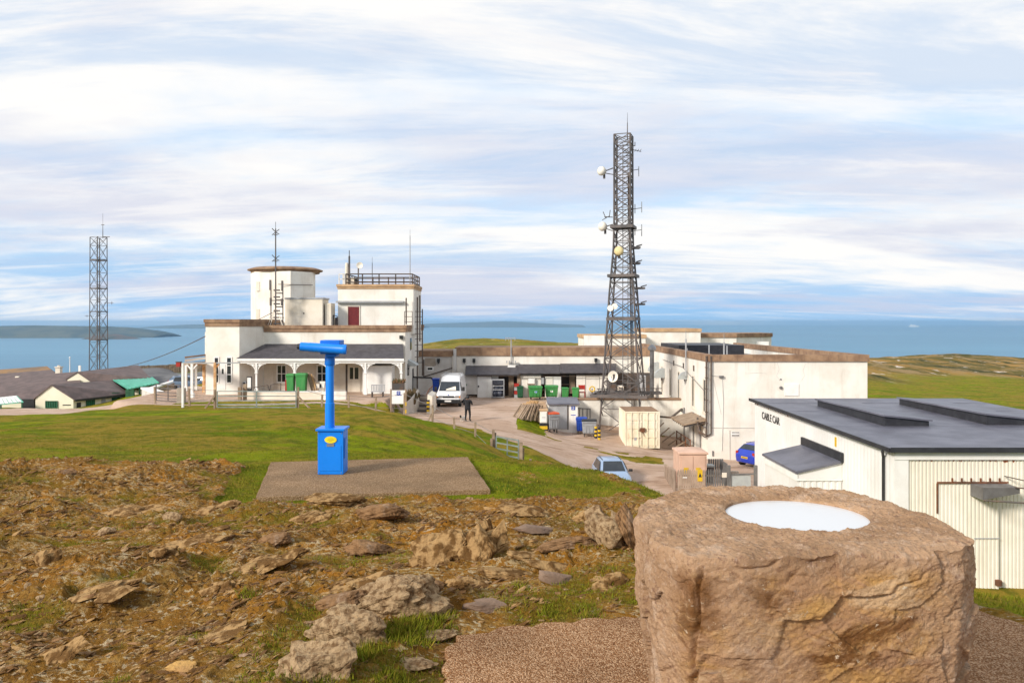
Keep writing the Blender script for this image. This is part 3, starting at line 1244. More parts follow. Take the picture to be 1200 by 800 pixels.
def summit_building():
 r = thing('summit_building', (PX(370, 67), 67, FLOOR), 'white flat roofed summit building with long slate veranda, round tower and red door', 'building')
 Yf = 65.0
 xl, xr = PX(309, Yf), PX(475, Yf)
 yb = 72.0
 ztop = PZ(389, Yf)
 mb = MB()
 mb.box(xl - 4.8, xr, Yf, 78, FLOOR - 0.6, ztop)
 # bay at the left end: front facet and a slanting right facet
 Yb = 62.6
 a, b_, c = PX(241, Yb), PX(280.5, Yb), xl + 0.02
 zb = PZ(382.5, Yb)
 mb.prism([(a, Yb, FLOOR - .6), (b_, Yb, FLOOR - .6), (c, Yf + .1, FLOOR - .6), (c, 74, FLOOR - .6), (a, 74, FLOOR - .6)], (0, 0, zb - FLOOR + .6))
 mb.build('wall', WHITE, r)
 # faint courses of boards under the veranda
 mb = MB()
 for k in range(9):
  z = FLOOR + 0.25 + k * 0.3
  mb.box(xl + 0.02, xr - 0.05, Yf - 0.012, Yf - 0.002, z, z + 0.285)
 mb.build('board_cladding', CREAM, r)
 # copings in two steps
 mb = MB()
 zt = PZ(381, Yf)
 mb.box(c + 0.02, xr + 0.06, Yf - 0.07, Yf + 0.3, ztop + 0.002, ztop + (zt - ztop) * .5)
 mb.box(c + 0.02, xr + 0.12, Yf - 0.13, Yf + 0.35, ztop + (zt - ztop) * .5 + 0.002, zt)
 mb.box(xr - 0.3, xr + 0.06, Yf + .352, 78, ztop + 0.002, ztop + (zt - ztop) * .5)
 mb.box(xr - 0.35, xr + 0.12, Yf + .352, 78, ztop + (zt - ztop) * .5 + 0.002, zt)
 mb.build('coping', COPING, r)
 mb = MB()
 zt2 = PZ(374, Yb)
 for (o_, z0, z1) in ((0.06, zb + 0.002, zb + (zt2 - zb) * .55), (0.12, zb + (zt2 - zb) * .55 + 0.002, zt2)):
  mb.prism([(a - o_, Yb - o_, z0), (b_ + o_ * .4, Yb - o_, z0), (c + o_, Yf, z0), (c + o_, 74, z0), (a - o_, 74, z0)], (0, 0, z1 - z0))
 mb.build('bay_coping', COPING, r)
 # roof deck
 mb = MB()
 mb.box(xl - 4.7, xr - 0.36, Yf + 0.36, 77.9, ztop - 0.2, ztop + 0.03)
 mb.build('flat_roof', FELT, r)
 # bay windows and door: tall narrow lights in the slanting look of the front facet
 for (p0, p1, y0, y1) in ((250.5, 257, 418, 449), (265, 272, 418, 449)):
  window(p0, p1, y0, y1, Yb - 0.03, r, WHITE2, 3, 1, 0.08)
 w = panel(257.8, 264.3, 426, 456, Yb, WHITE2, r, 'door', 0.035)
 panel(260, 262, 432, 438, Yb - 0.04, GLASS, w, 'pane', 0.01, 0.02)
 # veranda roof with a hipped left end
 Ye, zE = 62.2, PZ(420.5, 62.2)
 zW = PZ(403.5, Yf)
 e0, e1 = PX(277, Ye), PX(473.5, Ye)
 w0, w1 = PX(311, Yf), PX(472, Yf)
 mb = MB()
 t = Vector((0, 0, 0.06))
 top = [Vector((e0, Ye, zE)), Vector((e1, Ye, zE)), Vector((w1, Yf + .05, zW)), Vector((w0, Yf + .05, zW))]
 mb.prism([p for p in top], t)
 mb.build('veranda_roof', SLATE, r)
 mb = MB()
 zf = PZ(425.5, Ye)
 mb.box(e0 + .05, e1 - .05, Ye + 0.04, Ye + 0.12, zf, zE - 0.004)
 mb.box(e0 + .02, e1, Ye - 0.08, Ye + 0.036, zE - 0.16, zE + 0.03)
 mb.build('fascia', WHITE2, r)
 mb = MB()
 mb.box(e0 + 0.3, e1 - .1, Ye + 0.13, Yf - 0.02, zf + .05, zf + .09)
 mb.build('veranda_ceiling', CREAM, r)
 for px in (300, 345, 385, 428, 470):
  x = PX(px, Ye)
  mb = MB()
  mb.box(x - 0.07, x + 0.07, Ye + 0.05, Ye + 0.19, FLOOR + .02, zf - 0.003)
  mb.box(x - 0.13, x + 0.13, Ye - 0.01, Ye + 0.25, FLOOR + .02, FLOOR + 0.5)
  mb.box(x - 0.13, x + 0.13, Ye - 0.01, Ye + 0.25, zf - 0.80, zf - 0.74)
  post = mb.build('veranda_post', WHITE2, r)
  for s in (-1, 1):
   if (px == 300 and s < 0) and False:
    continue
   if px == 470 and s > 0:
    continue
   bk = MB()
   n = 8
   for k in range(n):
    a0, a1 = PI / 2 * k / n, PI / 2 * (k + 1) / n
    R = 0.66
    p = Vector((x + s * (0.09 + R - R * math.cos(a0)), Ye + 0.12, zf - 0.70 + R * math.sin(a0)))
    q = Vector((x + s * (0.09 + R - R * math.cos(a1)), Ye + 0.12, zf - 0.70 + R * math.sin(a1)))
    bk.beam(p, q, 0.04, 0.06)
   for k in (2, 4, 6):
    a0 = PI / 2 * k / n
    R = 0.66
    p = Vector((x + s * (0.09 + R - R * math.cos(a0)), Ye + 0.12, zf - 0.70 + R * math.sin(a0)))
    bk.beam(p, Vector((x + s * (0.09 + 0.35 * (R - R * math.cos(a0))), Ye + .12, zf - .04)), 0.035, 0.05)
   bk.lathe([(0.02, -0.03), (0.10, 0), (0.02, 0.03)], 10, 0, Matrix.Translation((x + s * 0.25, Ye + 0.12, zf - 0.16)) @ Matrix.Rotation(PI / 2, 4, 'X'))
   bk.build('bracket', WHITE2, post)
 # openings behind the veranda
 window(324, 336, 427, 448.5, Yf - 0.03, r, WHITE2, 2, 2, 0.1, sill=True)
 window(371, 384, 427, 448, Yf - 0.03, r, WHITE2, 2, 2, 0.1, sill=True)
 panel(310, 321, 432, 459, Yf - 0.02, CREAM, r, 'notice_board', 0.05)
 d = panel(407.5, 422.5, 428.5, 459, Yf - 0.02, CREAM, r, 'door', 0.05)
 for (p0, p1) in ((410, 414), (415.6, 420)):
  panel(p0, p1, 430.5, 444, Yf - 0.07, GLASS, d, 'pane', 0.012, 0.02)
 panel(405.2, 407.3, 427, 460, Yf - 0.02, STEELD, r, 'door_frame', 0.06)
 # white shuttered counter under the veranda
 mb = MB()
 Yk = 63.3
 mb.box(PX(425, Yk), PX(459, Yk), Yk, Yf - 0.03, FLOOR, PZ(428.5, Yk))
 mb.build('shuttered_counter', WHITE2, r)
 mb = MB()
 for k in range(12):
  z = PZ(458, Yk) + k * 0.165
  mb.box(PX(431, Yk), PX(458, Yk), Yk - 0.02, Yk - 0.003, z, z + 0.15)
 mb.build('roller_shutter', WHITE2, r)
 panel(468.5, 472.5, 393, 397, Yf, BLACK, r, 'floodlight', 0.25, 0.22)
 # lookout storey
 Yu = 68.5
 x0, x1 = PX(396, Yu), PX(484.5, Yu)
 mb = MB()
 zt = PZ(338.5, Yu)
 mb.box(x0, x1, Yu, 74.2, ztop - 0.2, zt)
 mb.build('upper_storey', WHITE, r)
 mb = MB()
 zc = PZ(333, Yu)
 mb.box(x0 - .06, x1 + .05, Yu - 0.06, 74.25, zt + .002, zt + (zc - zt) * .45)
 mb.box(x0 - .12, x1 + .10, Yu - 0.12, 74.3, zt + (zc - zt) * .45 + .002, zc)
 mb.build('upper_coping', COPLIT, r)
 mb = MB()
 mb.box(PX(394.5, Yu), PX(473.5, Yu), Yu - 0.35, Yu - 0.003, PZ(354.8, Yu), PZ(352.6, Yu))
 mb.build('ledge', GREY, r)
 dr = panel(408, 421, 359.5, 381, Yu, MAROON, r, 'red_door', 0.04)
 dr['label'] = 'dark red door onto the roof'
 fr = MB()
 for (p0, p1, y0, y1) in ((406.8, 407.9, 358.8, 381), (421.1, 422.2, 358.8, 381), (406.8, 422.2, 357.8, 358.7)):
  fr.box(PX(p0, Yu), PX(p1, Yu), Yu - 0.06, Yu - 0.003, PZ(y1, Yu), PZ(y0, Yu))
 fr.build('door_surround', CREAM, r)
 # railing round the top
 rl = MB()
 xa, xb = PX(405, Yu), PX(483, Yu)
 zr0, zr1 = zc + 0.005, PZ(321, Yu)
 ycs = (Yu + 0.1, 73.8)
 for yy in ycs:
  for f in (0.18, 0.55, 1.0):
   z = zr0 + (zr1 - zr0) * f
   rl.beam((xa, yy, z), (xb, yy, z), 0.08, 0.10 if f == 1 else 0.07)
  for k in range(5):
   x = xa + (xb - xa) * k / 4
   rl.beam((x, yy, zr0), (x, yy, zr1), 0.10, 0.08)
 for xx in (xa, xb):
  for f in (0.18, 0.55, 1.0):
   z = zr0 + (zr1 - zr0) * f
   rl.beam((xx, ycs[0], z), (xx, ycs[1], z), 0.07, 0.08)
  for k in range(1, 4):
   yy = ycs[0] + (ycs[1] - ycs[0]) * k / 4
   rl.beam((xx, yy, zr0), (xx, yy, zr1), 0.08)
 rl.build('roof_railing', STEELD, r)
 rl = MB()
 xa2 = PX(397, Yu)
 for f in (0.5, 1.0):
  z = zr0 + (zr1 - zr0) * f
  rl.beam((xa2, Yu + .1, z), (xa - .1, Yu + .1, z), 0.06)
 for x in (xa2, xa2 + .35, xa - .15):
  rl.beam((x, Yu + .1, zr0), (x, Yu + .1, zr1), 0.06)
 rl.build('white_railing', CREAM, r)
 # pipes, ladders and landings on the right flank
 lad = MB()
 for (px, y0, y1, yy) in ((489, 348, 455, 70.0), (492, 346, 400, 72.0), (476, 349, 380, 68.0)):
  lad.tube((PX(px, yy), yy, PZ(y1, yy)), (PX(px, yy), yy, PZ(y0, yy)), 0.06, 6)
 for y_ in (365, 371, 377, 385, 391, 397, 404, 411, 418, 425):
  lad.beam((PX(487, 70), 69.6, PZ(y_, 70)), (PX(494.5, 70), 70.6, PZ(y_, 70)), 0.05)
 for y_ in (365, 371, 377):
  lad.beam((PX(475, 68), 67.5, PZ(y_, 68)), (PX(484, 68), 67.5, PZ(y_, 68)), 0.05)
 for px in (475, 484):
  lad.beam((PX(px, 68), 67.5, PZ(381, 68)), (PX(px, 68), 67.5, PZ(365, 68)), 0.05)
 lad.tube((PX(495, 70.6), 70.6, PZ(440, 70.6)), (PX(495, 70.6), 70.6, PZ(362, 70.6)), 0.05, 6)
 lad.build('ladder', STEELD, r)
 mb = MB()
 mb.box(xr + 0.003, xr + .55, 67.0, 68.2, PZ(428, 67) - .05, PZ(426, 67))
 mb.prism([(xr + 0.003, 66.5, PZ(421, 67)), (xr + .75, 66.5, PZ(427, 67)), (xr + .75, 66.5, PZ(428, 67)), (xr + 0.003, 66.5, PZ(428, 67))], (0, 1.6, 0))
 mb.build('side_canopy', DISHG, r)
 for (yy, h0, h1) in ((66.2, 426, 440), (68, 396, 410), (69.5, 432, 460)):
  mb = MB()
  mb.box(xr + 0.003, xr + 0.05, yy, yy + 0.8, PZ(h1, yy), PZ(h0, yy))
  mb.build('side_window', GLASS, r)
 # octagonal tower
 Yt = 71.6
 cxt = PX(332, Yt)

 def plan(k, dy=0.0):
  pts = [(294, 71.3), (299, 69.9), (340.5, 68.9), (365, 70.6), (369.5, 72.2), (360, 75.0), (318, 75.6), (297, 73.6)]
  res = []
  for (px, yy) in pts:
   x = PX(px, yy)
   res.append((cxt + (x - cxt) * k, 72.0 + (yy - 72.0) * k))
  return res
 mb = MB()
 z1 = PZ(318.5, 70)
 mb.prism([(x, y, ztop - .2) for x, y in plan(1)], (0, 0, z1 - ztop + .2))
 tw = mb.build('tower', WHITE, r)
 tw['label'] = 'many sided white tower with a projecting brown rim'
 mb = MB()
 mb.lathe([(3.02, z1 + 0.004), (3.02, z1 + .12), (3.30, z1 + .20), (3.32, z1 + .29), (3.0, z1 + .40), (2.7, z1 + .48)], 28, 0, Matrix.Translation((cxt, 72.3, 0)))
 mb.build('rim', COPING, tw, smooth=False)
 for (y0, y1) in ((330, 341), (362, 374)):
  x0, x1 = PX(300.5, 69.8), PX(304.5, 69.8)
  mb = MB()
  mb.box(x0, x1, 69.73, 69.9, PZ(y1, 69.8), PZ(y0, 69.8))
  mb.build('window', CREAM, tw)
 mb = MB()
 mb.path([(PX(326, 68.85), 68.85, PZ(333, 68.8)), (PX(340.8, 68.8), 68.8, PZ(333.5, 68.8)), (PX(366.5, 70.5), 70.5, PZ(334, 70.5))], 0.03)
 mb.build('cable_run', STEELD, tw)
 return r


SUMMIT = summit_building()


def equipment_cabin():
 Y = 67.0
 r = thing('equipment_cabin', (PX(356, Y), Y, PZ(381, Y)), 'plain beige equipment cabin standing on the roof beside the round tower', 'cabin')
 z0 = PZ(389, 65.0) + 0.035
 mb = MB()
 mb.box(PX(334, Y), PX(378, Y), Y, Y + 2.2, z0, PZ(350.5, Y))
 mb.build('cabin_wall', CREAM, r, bevel=0.02)
 mb = MB()
 mb.box(PX(333.4, Y), PX(379, Y), Y - .05, Y + 2.25, PZ(350.5, Y) + .003, PZ(348.6, Y))
 mb.build('cabin_roof', GREY, r)
 mb = MB()
 mb.box(PX(380, Y), PX(387, Y), Y + .3, Y + 1.8, z0, PZ(355, Y))
 mb.box(PX(382.4, Y), PX(383.2, Y), Y + .27, Y + .298, z0 + .1, PZ(356, Y))
 mb.build('side_cabinet', CREAM, r)
 mb = MB()
 mb.lathe([(.06, 0), (.06, .03)], 8, 0, Matrix.Translation((PX(356, Y), Y - .003, PZ(367, Y))) @ Matrix.Rotation(PI / 2, 4, 'X'))
 mb.build('vent', STEELD, r)


equipment_cabin()


# ---- low wing with lean-to stores behind the yard
def store_wing():
 Yw = 74.0
 r = thing('store_wing', (PX(620, Yw), Yw, -6.8), 'long low white wing with dark lean-to stores facing the yard', 'building')
 zc0, zc1 = PZ(417, Yw), PZ(407, Yw)
 mb = MB()
 mb.box(PX(530, Yw), 12.9, Yw, Yw + 6, -7.0, zc0)
 mb.build('wall', WHITE, r)
 mb = MB()
 mb.box(PX(484, Yw), PX(530, Yw) - .004, Yw + .3, Yw + 6, -7.0, PZ(418, Yw))
 g = mb.build('grey_wall', DULL, r)
 g['label'] = 'grey weathered stretch of wall with a patch of bare render'
 mb = MB()
 mb.box(PX(533, Yw), 12.9, Yw - .1, Yw + 6.1, zc0 + .003, zc1)
 mb.build('coping', COPING, r)
 mb = MB()
 mb.box(PX(484, Yw), PX(530.5, Yw), Yw + .2, Yw + 6, PZ(418, Yw) + .003, PZ(411, Yw))
 mb.build('dark_coping', COPING, r)
 mb = MB()
 mb.box(PX(531.5, Yw), PX(535, Yw), Yw - .2, Yw + .1, -6.9, PZ(408.5, Yw))
 mb.build('pier', DULL, r)
 # patch of bare render
 mb = MB()
 Yp = Yw + .3
 mb.prism([(PX(a, Yp), Yp - .012, PZ(b_, Yp)) for a, b_ in ((498, 419.5), (510, 419.5), (511, 428), (506, 430), (497.5, 428))], (0, .01, 0))
 mb.build('bare_patch', CONC, r)
 # flood lights, vents and small windows
 for (px, py) in ((514, 422), (544, 422), (555.5, 422), (698, 421.5)):
  mb = MB()
  yy = Yw + (.3 if px < 530 else 0)
  mb.box(PX(px - 1.6, yy), PX(px + 1.6, yy), yy - .28, yy - .02, PZ(py + 2.2, yy), PZ(py - 2, yy))
  mb.box(PX(px - .4, yy), PX(px + .4, yy), yy - .12, yy - .003, PZ(py + 4, yy), PZ(py + 2.3, yy))
  mb.build('wall_light', BLACK, r)
 window(500, 508, 429.5, 434.5, Yw + .27, r, WHITE2, 1, 1, .09)
 mb = MB()
 yy = Yw + .24
 mb.path([(PX(497, yy), yy, PZ(441, yy)), (PX(533, yy), yy, PZ(430, yy))], 0.05)
 mb.path([(PX(489, yy), yy, PZ(423, yy)), (PX(489, yy), yy, PZ(455, yy))], 0.03)
 mb.path([(PX(496.5, yy), yy, PZ(421, yy)), (PX(496.5, yy), yy, PZ(442, yy))], 0.05)
 mb.build('wall_pipe', STEELD, r)
 # white sloping stair wall by the van
 mb = MB()
 ys = 70.0
 mb.prism([(PX(484, ys), ys, -6.9), (PX(512, ys), ys, -6.9), (PX(512, ys), ys, PZ(452, ys)), (PX(507, ys), ys, PZ(443.5, ys)), (PX(484, ys), ys, PZ(442, ys))], (0, .3, 0))
 mb.build('stair_wall', DULL, r)
 mb = MB()
 mb.path([(PX(484, ys), ys - .02, PZ(441.6, ys)), (PX(505.5, ys), ys - .02, PZ(442.4, ys)), (PX(511, ys), ys - .02, PZ(449, ys))], 0.07)
 mb.build('stair_rail', BLACK, r)
 # lean-to roofs, three pieces
 Ye = 71.3
 for (p0, p1, q0, q1, t0, b0, nm) in ((545, 608, 546, 607, 429.5, 439.5, 0), (607.5, 656, 607.5, 656, 427.8, 438, 1), (656.3, 722, 656.3, 722, 427, 437.5, 2)):
  mb = MB()
  zt, zb = PZ(t0, Yw), PZ(b0, Ye)
  mb.prism([(PX(p0, Ye), Ye, zb), (PX(p1, Ye), Ye, zb), (PX(q1, Yw), Yw - .003, zt), (PX(q0, Yw), Yw - .003, zt)], (0, 0, .10))
  mb.build('lean_to_roof', SLATE, r)
 mb = MB()
 mb.box(PX(545.5, Ye), PX(720, Ye), Ye + .05, Ye + .12, PZ(440.5, Ye), PZ(439.5, Ye) - .11)
 mb.build('gutter', STEELD, r)
 # fronts of the stores at Y=71.6
 Yd = 71.65
 zb = -6.95
 mb = MB()

 def wl(p0, p1, y0, y1, dy=0.0):
  mb.box(PX(p0, Yd), PX(p1, Yd), Yd + dy, Yd + dy + .15, zb if y1 > 466 else PZ(y1, Yd), PZ(y0, Yd))
 wl(545.5, 559, 439.3, 462)
 mb.build('stained_panel', DULL, r)
 mb = MB()
 wl(559.4, 576, 440.5, 467)
 wl(576.3, 584, 440.5, 467, .5)
 mb.build('double_door', WHITE2, r)
 mb = MB()
 mb.box(PX(560, Yd), PX(561.5, Yd), Yd - .06, Yd - .003, PZ(453.5, Yd), PZ(451.5, Yd))
 mb.build('latch', BLACK, r)
 mb = MB()
 for a_ in ((596, 602, 440.5, 467, .4), (606, 610, 438, 467), (668, 675, 440, 462, .9)):
  mb = MB()
  wl(*a_)
  mb.build('timber_post', WOOD, r)
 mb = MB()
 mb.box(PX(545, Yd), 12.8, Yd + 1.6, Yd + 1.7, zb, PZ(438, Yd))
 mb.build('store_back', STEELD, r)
 mb = MB()
 wl(610, 634, 439.5, 442.8)
 wl(610.3, 618.5, 442.8, 467, .1)
 wl(618.8, 629, 442.8, 467, .14)
 wl(629, 634, 442.8, 467, .1)
 mb.build('store_front', WHITE, r)
 mb = MB()
 wl(638.8, 647.8, 441.2, 467)
 mb.build('store_front', WHITE, r)
 mb = MB()
 wl(648, 657.5, 441.2, 467, .05)
 mb.build('store_door', WHITE2, r)
 mb = MB()
 wl(675.5, 686, 439.5, 467)
 wl(686.3, 702.5, 441.5, 467, .06)
 wl(703, 722, 439.5, 467)
 mb.build('store_front', WHITE, r)
 mb = MB()
 wl(685.5, 702.8, 439.6, 441.3, .0)
 mb.build('lintel', CREAM, r)
 # shelves and cupboards inside the open stores
 mb = MB()
 for z_ in (451, 457, 462.5):
  mb.box(PX(634.5, Yd), PX(638, Yd), Yd + .5, Yd + 1.2, PZ(z_, Yd) - .05, PZ(z_, Yd))
  mb.box(PX(657.8, Yd), PX(667.5, Yd), Yd + .9, Yd + 1.5, PZ(z_, Yd) - .05, PZ(z_, Yd))
 mb.build('shelf', WOOD, r)
 # aerial bracket over the lean-to
 mb = MB()
 yy = Yw - .15
 mb.tube((PX(599, yy), yy, PZ(432, yy)), (PX(599, yy), yy, PZ(397, yy)), .05, 6)
 mb.beam((PX(592, yy), yy, PZ(396, yy)), (PX(604, yy), yy, PZ(396, yy)), .06)
 for px in (592.5, 596, 603.5):
  mb.beam((PX(px, yy), yy, PZ(399, yy)), (PX(px, yy), yy, PZ(395, yy)), .05)
 for px in (594, 597, 601, 604):
  mb.box(PX(px - .7, yy), PX(px + .7, yy), yy - .25, yy - .06, PZ(425, yy), PZ(422.5, yy))
 mb.build('pole_bracket', GREY, r)
 mb = MB()
 mb.box(PX(595, yy), PX(604, yy), yy - .4, yy - .05, PZ(431, yy), PZ(427.5, yy))
 mb.build('junction_box', WHITE2, r)
 return r


store_wing()


# ---- big flat roofed block on the right
def flat_block():
 X0, X1, Y0, Y1 = PX(829.5, 52.6), PX(1016.5, 52.6), 52.6, 83.0
 zb = -9.4
 r = thing('flat_roofed_block', ((X0 + X1) / 2, 60, zb), 'large white two storey flat roofed block with brown coping and blank front', 'building')
 zc, zt = PZ(423.5, Y0), PZ(415.5, Y0)
 mb = MB()
 mb.box(X0, X1, Y0, Y0 + .35, zb, zc)
 mb.box(X0, X0 + .35, Y0 + .352, 74.0, zb, zc)
 mb.box(X0, X0 + .35, 74.002, Y1, zb, zc - .01)
 mb.box(X1 - .35, X1, Y0 + .352, Y1, zb, zc)
 mb.box(X0 + .36, X1 - .36, Y1 - .3, Y1, zb, zc)
 mb.build('wall', WHITE, r)
 mb = MB()
 mb.box(X0 - .09, X1 + .09, Y0 - .10, Y0 + .42, zc + .003, zt)
 mb.box(X0 - .09, X0 + .42, Y0 + .425, 80, zc + .003, zt)
 mb.box(X1 - .42, X1 + .09, Y0 + .425, Y1, zc + .003, zt)
 mb.build('coping', COPING, r)
 mb = MB()
 mb.box(X0 + .355, X1 - .355, Y0 + .355, Y1 - .31, zc - .75, zc - .5)
 mb.build('flat_roof', FELT, r)
 # inner face of the far parapet shows white; a dark roof light range stands inside
 mb = MB()
 mb.box(X0 + 0.9, PX(872, 66), 66, 74, zc - .5, PZ(404.5, 66))
 b_ = mb.build('roof_light_range', FELTDARK, r)
 mb = MB()
 for k in range(3):
  x = PX((805, 831, 852)[k], 60)
  mb.tube((x, 60, zc - .5), (x, 60, PZ((408, 404, 405)[k], 60)), .05, 6)
 mb.build('vent_pipe', GREY, r)
 # blank front: boarded hatch, cracks, pipes, sign
 panel(919.5, 935.8, 449.5, 463.5, Y0, WHITE2, r, 'boarded_hatch', .05)
 mb = MB()
 for pts in ([(911, 425), (913, 433), (910, 440), (914, 446)], [(944, 426), (941, 434), (943, 440), (938, 447)], [(874, 437.5), (890, 436.5), (899, 437.6)]):
  mb.path([(PX(a, Y0), Y0 - .002, PZ(c, Y0)) for a, c in pts], .012, 4)
 mb.path([(PX(832, Y0), Y0 - .015, PZ(501, Y0)), (PX(888, Y0), Y0 - .015, PZ(501, Y0))], .022, 5)
 mb.path([(PX(832, Y0), Y0 - .015, PZ(439.5, Y0)), (PX(846, Y0), Y0 - .015, PZ(441, Y0)), (PX(847.5, Y0), Y0 - .015, PZ(468, Y0)), (PX(846, Y0), Y0 - .015, PZ(528, Y0))], .03, 5)
 mb.path([(PX(855, Y0), Y0 - .015, PZ(504, Y0)), (PX(855, Y0), Y0 - .015, PZ(545, Y0))], .03, 5)
 mb.path([(PX(836, Y0), Y0 - .015, PZ(445, Y0)), (PX(845, Y0), Y0 - .015, PZ(485, Y0))], .012, 4)
 mb.build('wall_crack', DULL, r)
 mb = MB()
 mb.box(PX(842.5, Y0), PX(847.5, Y0), Y0 - .14, Y0 - .02, PZ(442.5, Y0), PZ(440, Y0))
 mb.box(PX(914, Y0), PX(915.5, Y0), Y0 - .05, Y0 - .003, PZ(445, Y0), PZ(443.5, Y0))
 mb.box(PX(834.5, Y0), PX(836, Y0), Y0 - .06, Y0 - .003, PZ(534, Y0), PZ(528, Y0))
 mb.lathe([(.10, 0), (.10, .1), (.04, .12)], 10, 0, Matrix.Translation((PX(914.8, Y0), Y0 - .003, PZ(454, Y0))) @ Matrix.Rotation(PI / 2, 4, 'X'))
 mb.build('rusty_fitting', STEEL, r)
 mb = MB()
 mb.box(PX(857, Y0), PX(866.5, Y0), Y0 - .02, Y0 - .006, PZ(511.5, Y0), PZ(505.5, Y0))
 sg = mb.build('wall_sign', WHITE2, r)
 mb = MB()
 for (y0, y1, m_) in ((506, 507.2, 0), (509.2, 510.8, 1)):
  for k in range(6):
   x0 = PX(857.6 + k * 1.45, Y0)
   mb.box(x0, x0 + .06, Y0 - .024, Y0 - .0205, PZ(y1, Y0), PZ(y0, Y0))
 mb.build('sign_lettering', STEELD, sg)
 # black stack pipes on the corner
 mb = MB()
 mb.tube((X0 - .12, Y0 - .12, PZ(510, Y0)), (X0 - .12, Y0 - .12, PZ(417, Y0)), .065, 8)
 mb.tube((X0 + .18, Y0 - .12, PZ(508, Y0)), (X0 + .18, Y0 - .12, PZ(417, Y0)), .05, 8)
 for y_ in (430, 442, 455, 468, 482, 495):
  mb.box(X0 - .22, X0 - .02, Y0 - .2, Y0 - .003, PZ(y_ + .6, Y0), PZ(y_, Y0))
 mb.path([(X0 - .12, Y0 - .1, PZ(510, Y0)), (X0 - .5, Y0 + .1, PZ(506, Y0)), (X0 - .6, Y0 + .3, PZ(498, Y0)), (X0 - .4, Y0 + 1.2, PZ(492, Y0))], .06, 6)
 mb.path([(X0 + .18, Y0 - .1, PZ(508, Y0)), (X0 - .2, Y0 - .05, PZ(512, Y0)), (X0 - .55, Y0 + .2, PZ(507, Y0))], .05, 6)
 mb.build('drain_pipe', STEELD, r)

 # windows in the left flank (normal -X)
 def flank(y0, y1, z0, z1, name, mat, proud=.02):
  b2 = MB()
  b2.box(X0 - proud, X0 - .002, y0, y1, z0, z1)
  return b2.build(name, mat, r)
 for k, yc in enumerate((53.4, 56.8, 61.7, 65.0, 68.5)):
  z1 = -3.9
  w = flank(yc - .28, yc + .28, -6.0, z1, 'window', GLASS, .015)
  f = MB()
  f.box(X0 - .05, X0 - .017, yc - .36, yc - .282, -6.08, z1 + .08)
  f.box(X0 - .05, X0 - .017, yc + .282, yc + .36, -6.08, z1 + .08)
  f.box(X0 - .09, X0 - .003, yc - .4, yc + .4, -6.2, -6.083)
  f.build('frame', CREAM, w)
 for yc in (56.6, 60, 63.6):
  flank(yc - .15, yc + .15, -3.5, -3.1, 'vent_grille', STEELD, .04)
 for yc in (55.3, 57.6):
  d = flank(yc - .45, yc + .45, -8.95, -6.9, 'flank_door', DULL, .05)
 b2 = MB()
 for yc in (54.4, 56.5, 59.5, 62.5, 64.2):
  b2.tube((X0 - .08, yc, -9), (X0 - .08, yc, -6.4), .045, 6)
 b2.path([(X0 - .12, 52.9, -7.0), (X0 - .12, 66, -6.55)], .05, 6)
 b2.path([(X0 - .1, 53.2, -4.6), (X0 - .1, 60, -3.4), (X0 - .1, 68, -3.2)], .02, 5)
 b2.build('flank_pipe', STEEL, r)
 # lean canopy and curved hoods on the flank
 b2 = MB()
 b2.prism([(X0 - .003, 53.2, -6.62), (X0 - 1.5, 53.2, -6.95), (X0 - 1.5, 53.2, -6.83), (X0 - .003, 53.2, -6.45)], (0, 4.0, 0))
 b2.build('canopy', WOOD, r)
 b2 = MB()
 for k in range(7):
  y = 53.3 + k * .6
  b2.beam((X0 - .01, y, -6.72), (X0 - 1.45, y, -7.02), .07, .1)
 b2.beam((X0 - 1.4, 57.4, -6.9), (X0 - 4.4, 58.4, -6.75), .16, .12)
 b2.beam((X0 - 1.4, 57.4, -6.85), (X0 - .02, 60.5, -6.6), .14, .1)
 b2.build('canopy_rafter', STEELD, r)
 return r


flat_block()


def duct_hoods():
 X0 = PX(829.5, 52.6)
 for (y, z, s, lab) in ((70.0, -4.05, .67, 'large grey curved duct hood on the white flank nearest the mast'), (67.4, -4.42, .65, 'smaller bluish grey curved duct hood below the large one'), (58.8, -4.02, .45, 'small grey duct hood between the narrow windows near the corner')):
  r = thing('duct_hood', (X0, y, z), lab, 'duct hood', 'grey duct hoods on the white flank')
  mb = MB()
  n = 8
  pts = [(X0 - .01, y, z - .5 * s)]
  for k in range(n + 1):
   a = PI / 2 * k / n
   pts.append((X0 - .01 - 1.35 * s * math.cos(a), y, z - .5 * s + 1.25 * s * math.sin(a)))
  mb.prism(pts, (0, .9 * s, 0))
  mb.build('hood', DISHG, r)
  mb = MB()
  mb.tube((X0 - .35 * s, y + .4 * s, z - .5 * s - .01), (X0 - .35 * s, y + .4 * s, z - .9 * s), .10 * s, 8)
  mb.build('duct', STEEL, r)


duct_hoods()


def flue():
 Y = 63
 x = PX(764, Y)
 r = thing('flue_stack', (x, Y, -6.8), 'grey metal flue with a round cowl beside the mast', 'flue')
 mb = MB()
 mb.tube((x, Y, -6.8), (x, Y, PZ(411, Y)), .17, 10)
 mb.build('pipe', STEEL, r, smooth=True)
 mb = MB()
 mb.lathe([(.17, 0), (.32, .08), (.34, .25), (.2, .42), (.05, .5)], 12, 0, Matrix.Translation((x, Y, PZ(411, Y) + .002)))
 mb.build('cowl', GREY, r, smooth=True)


flue()


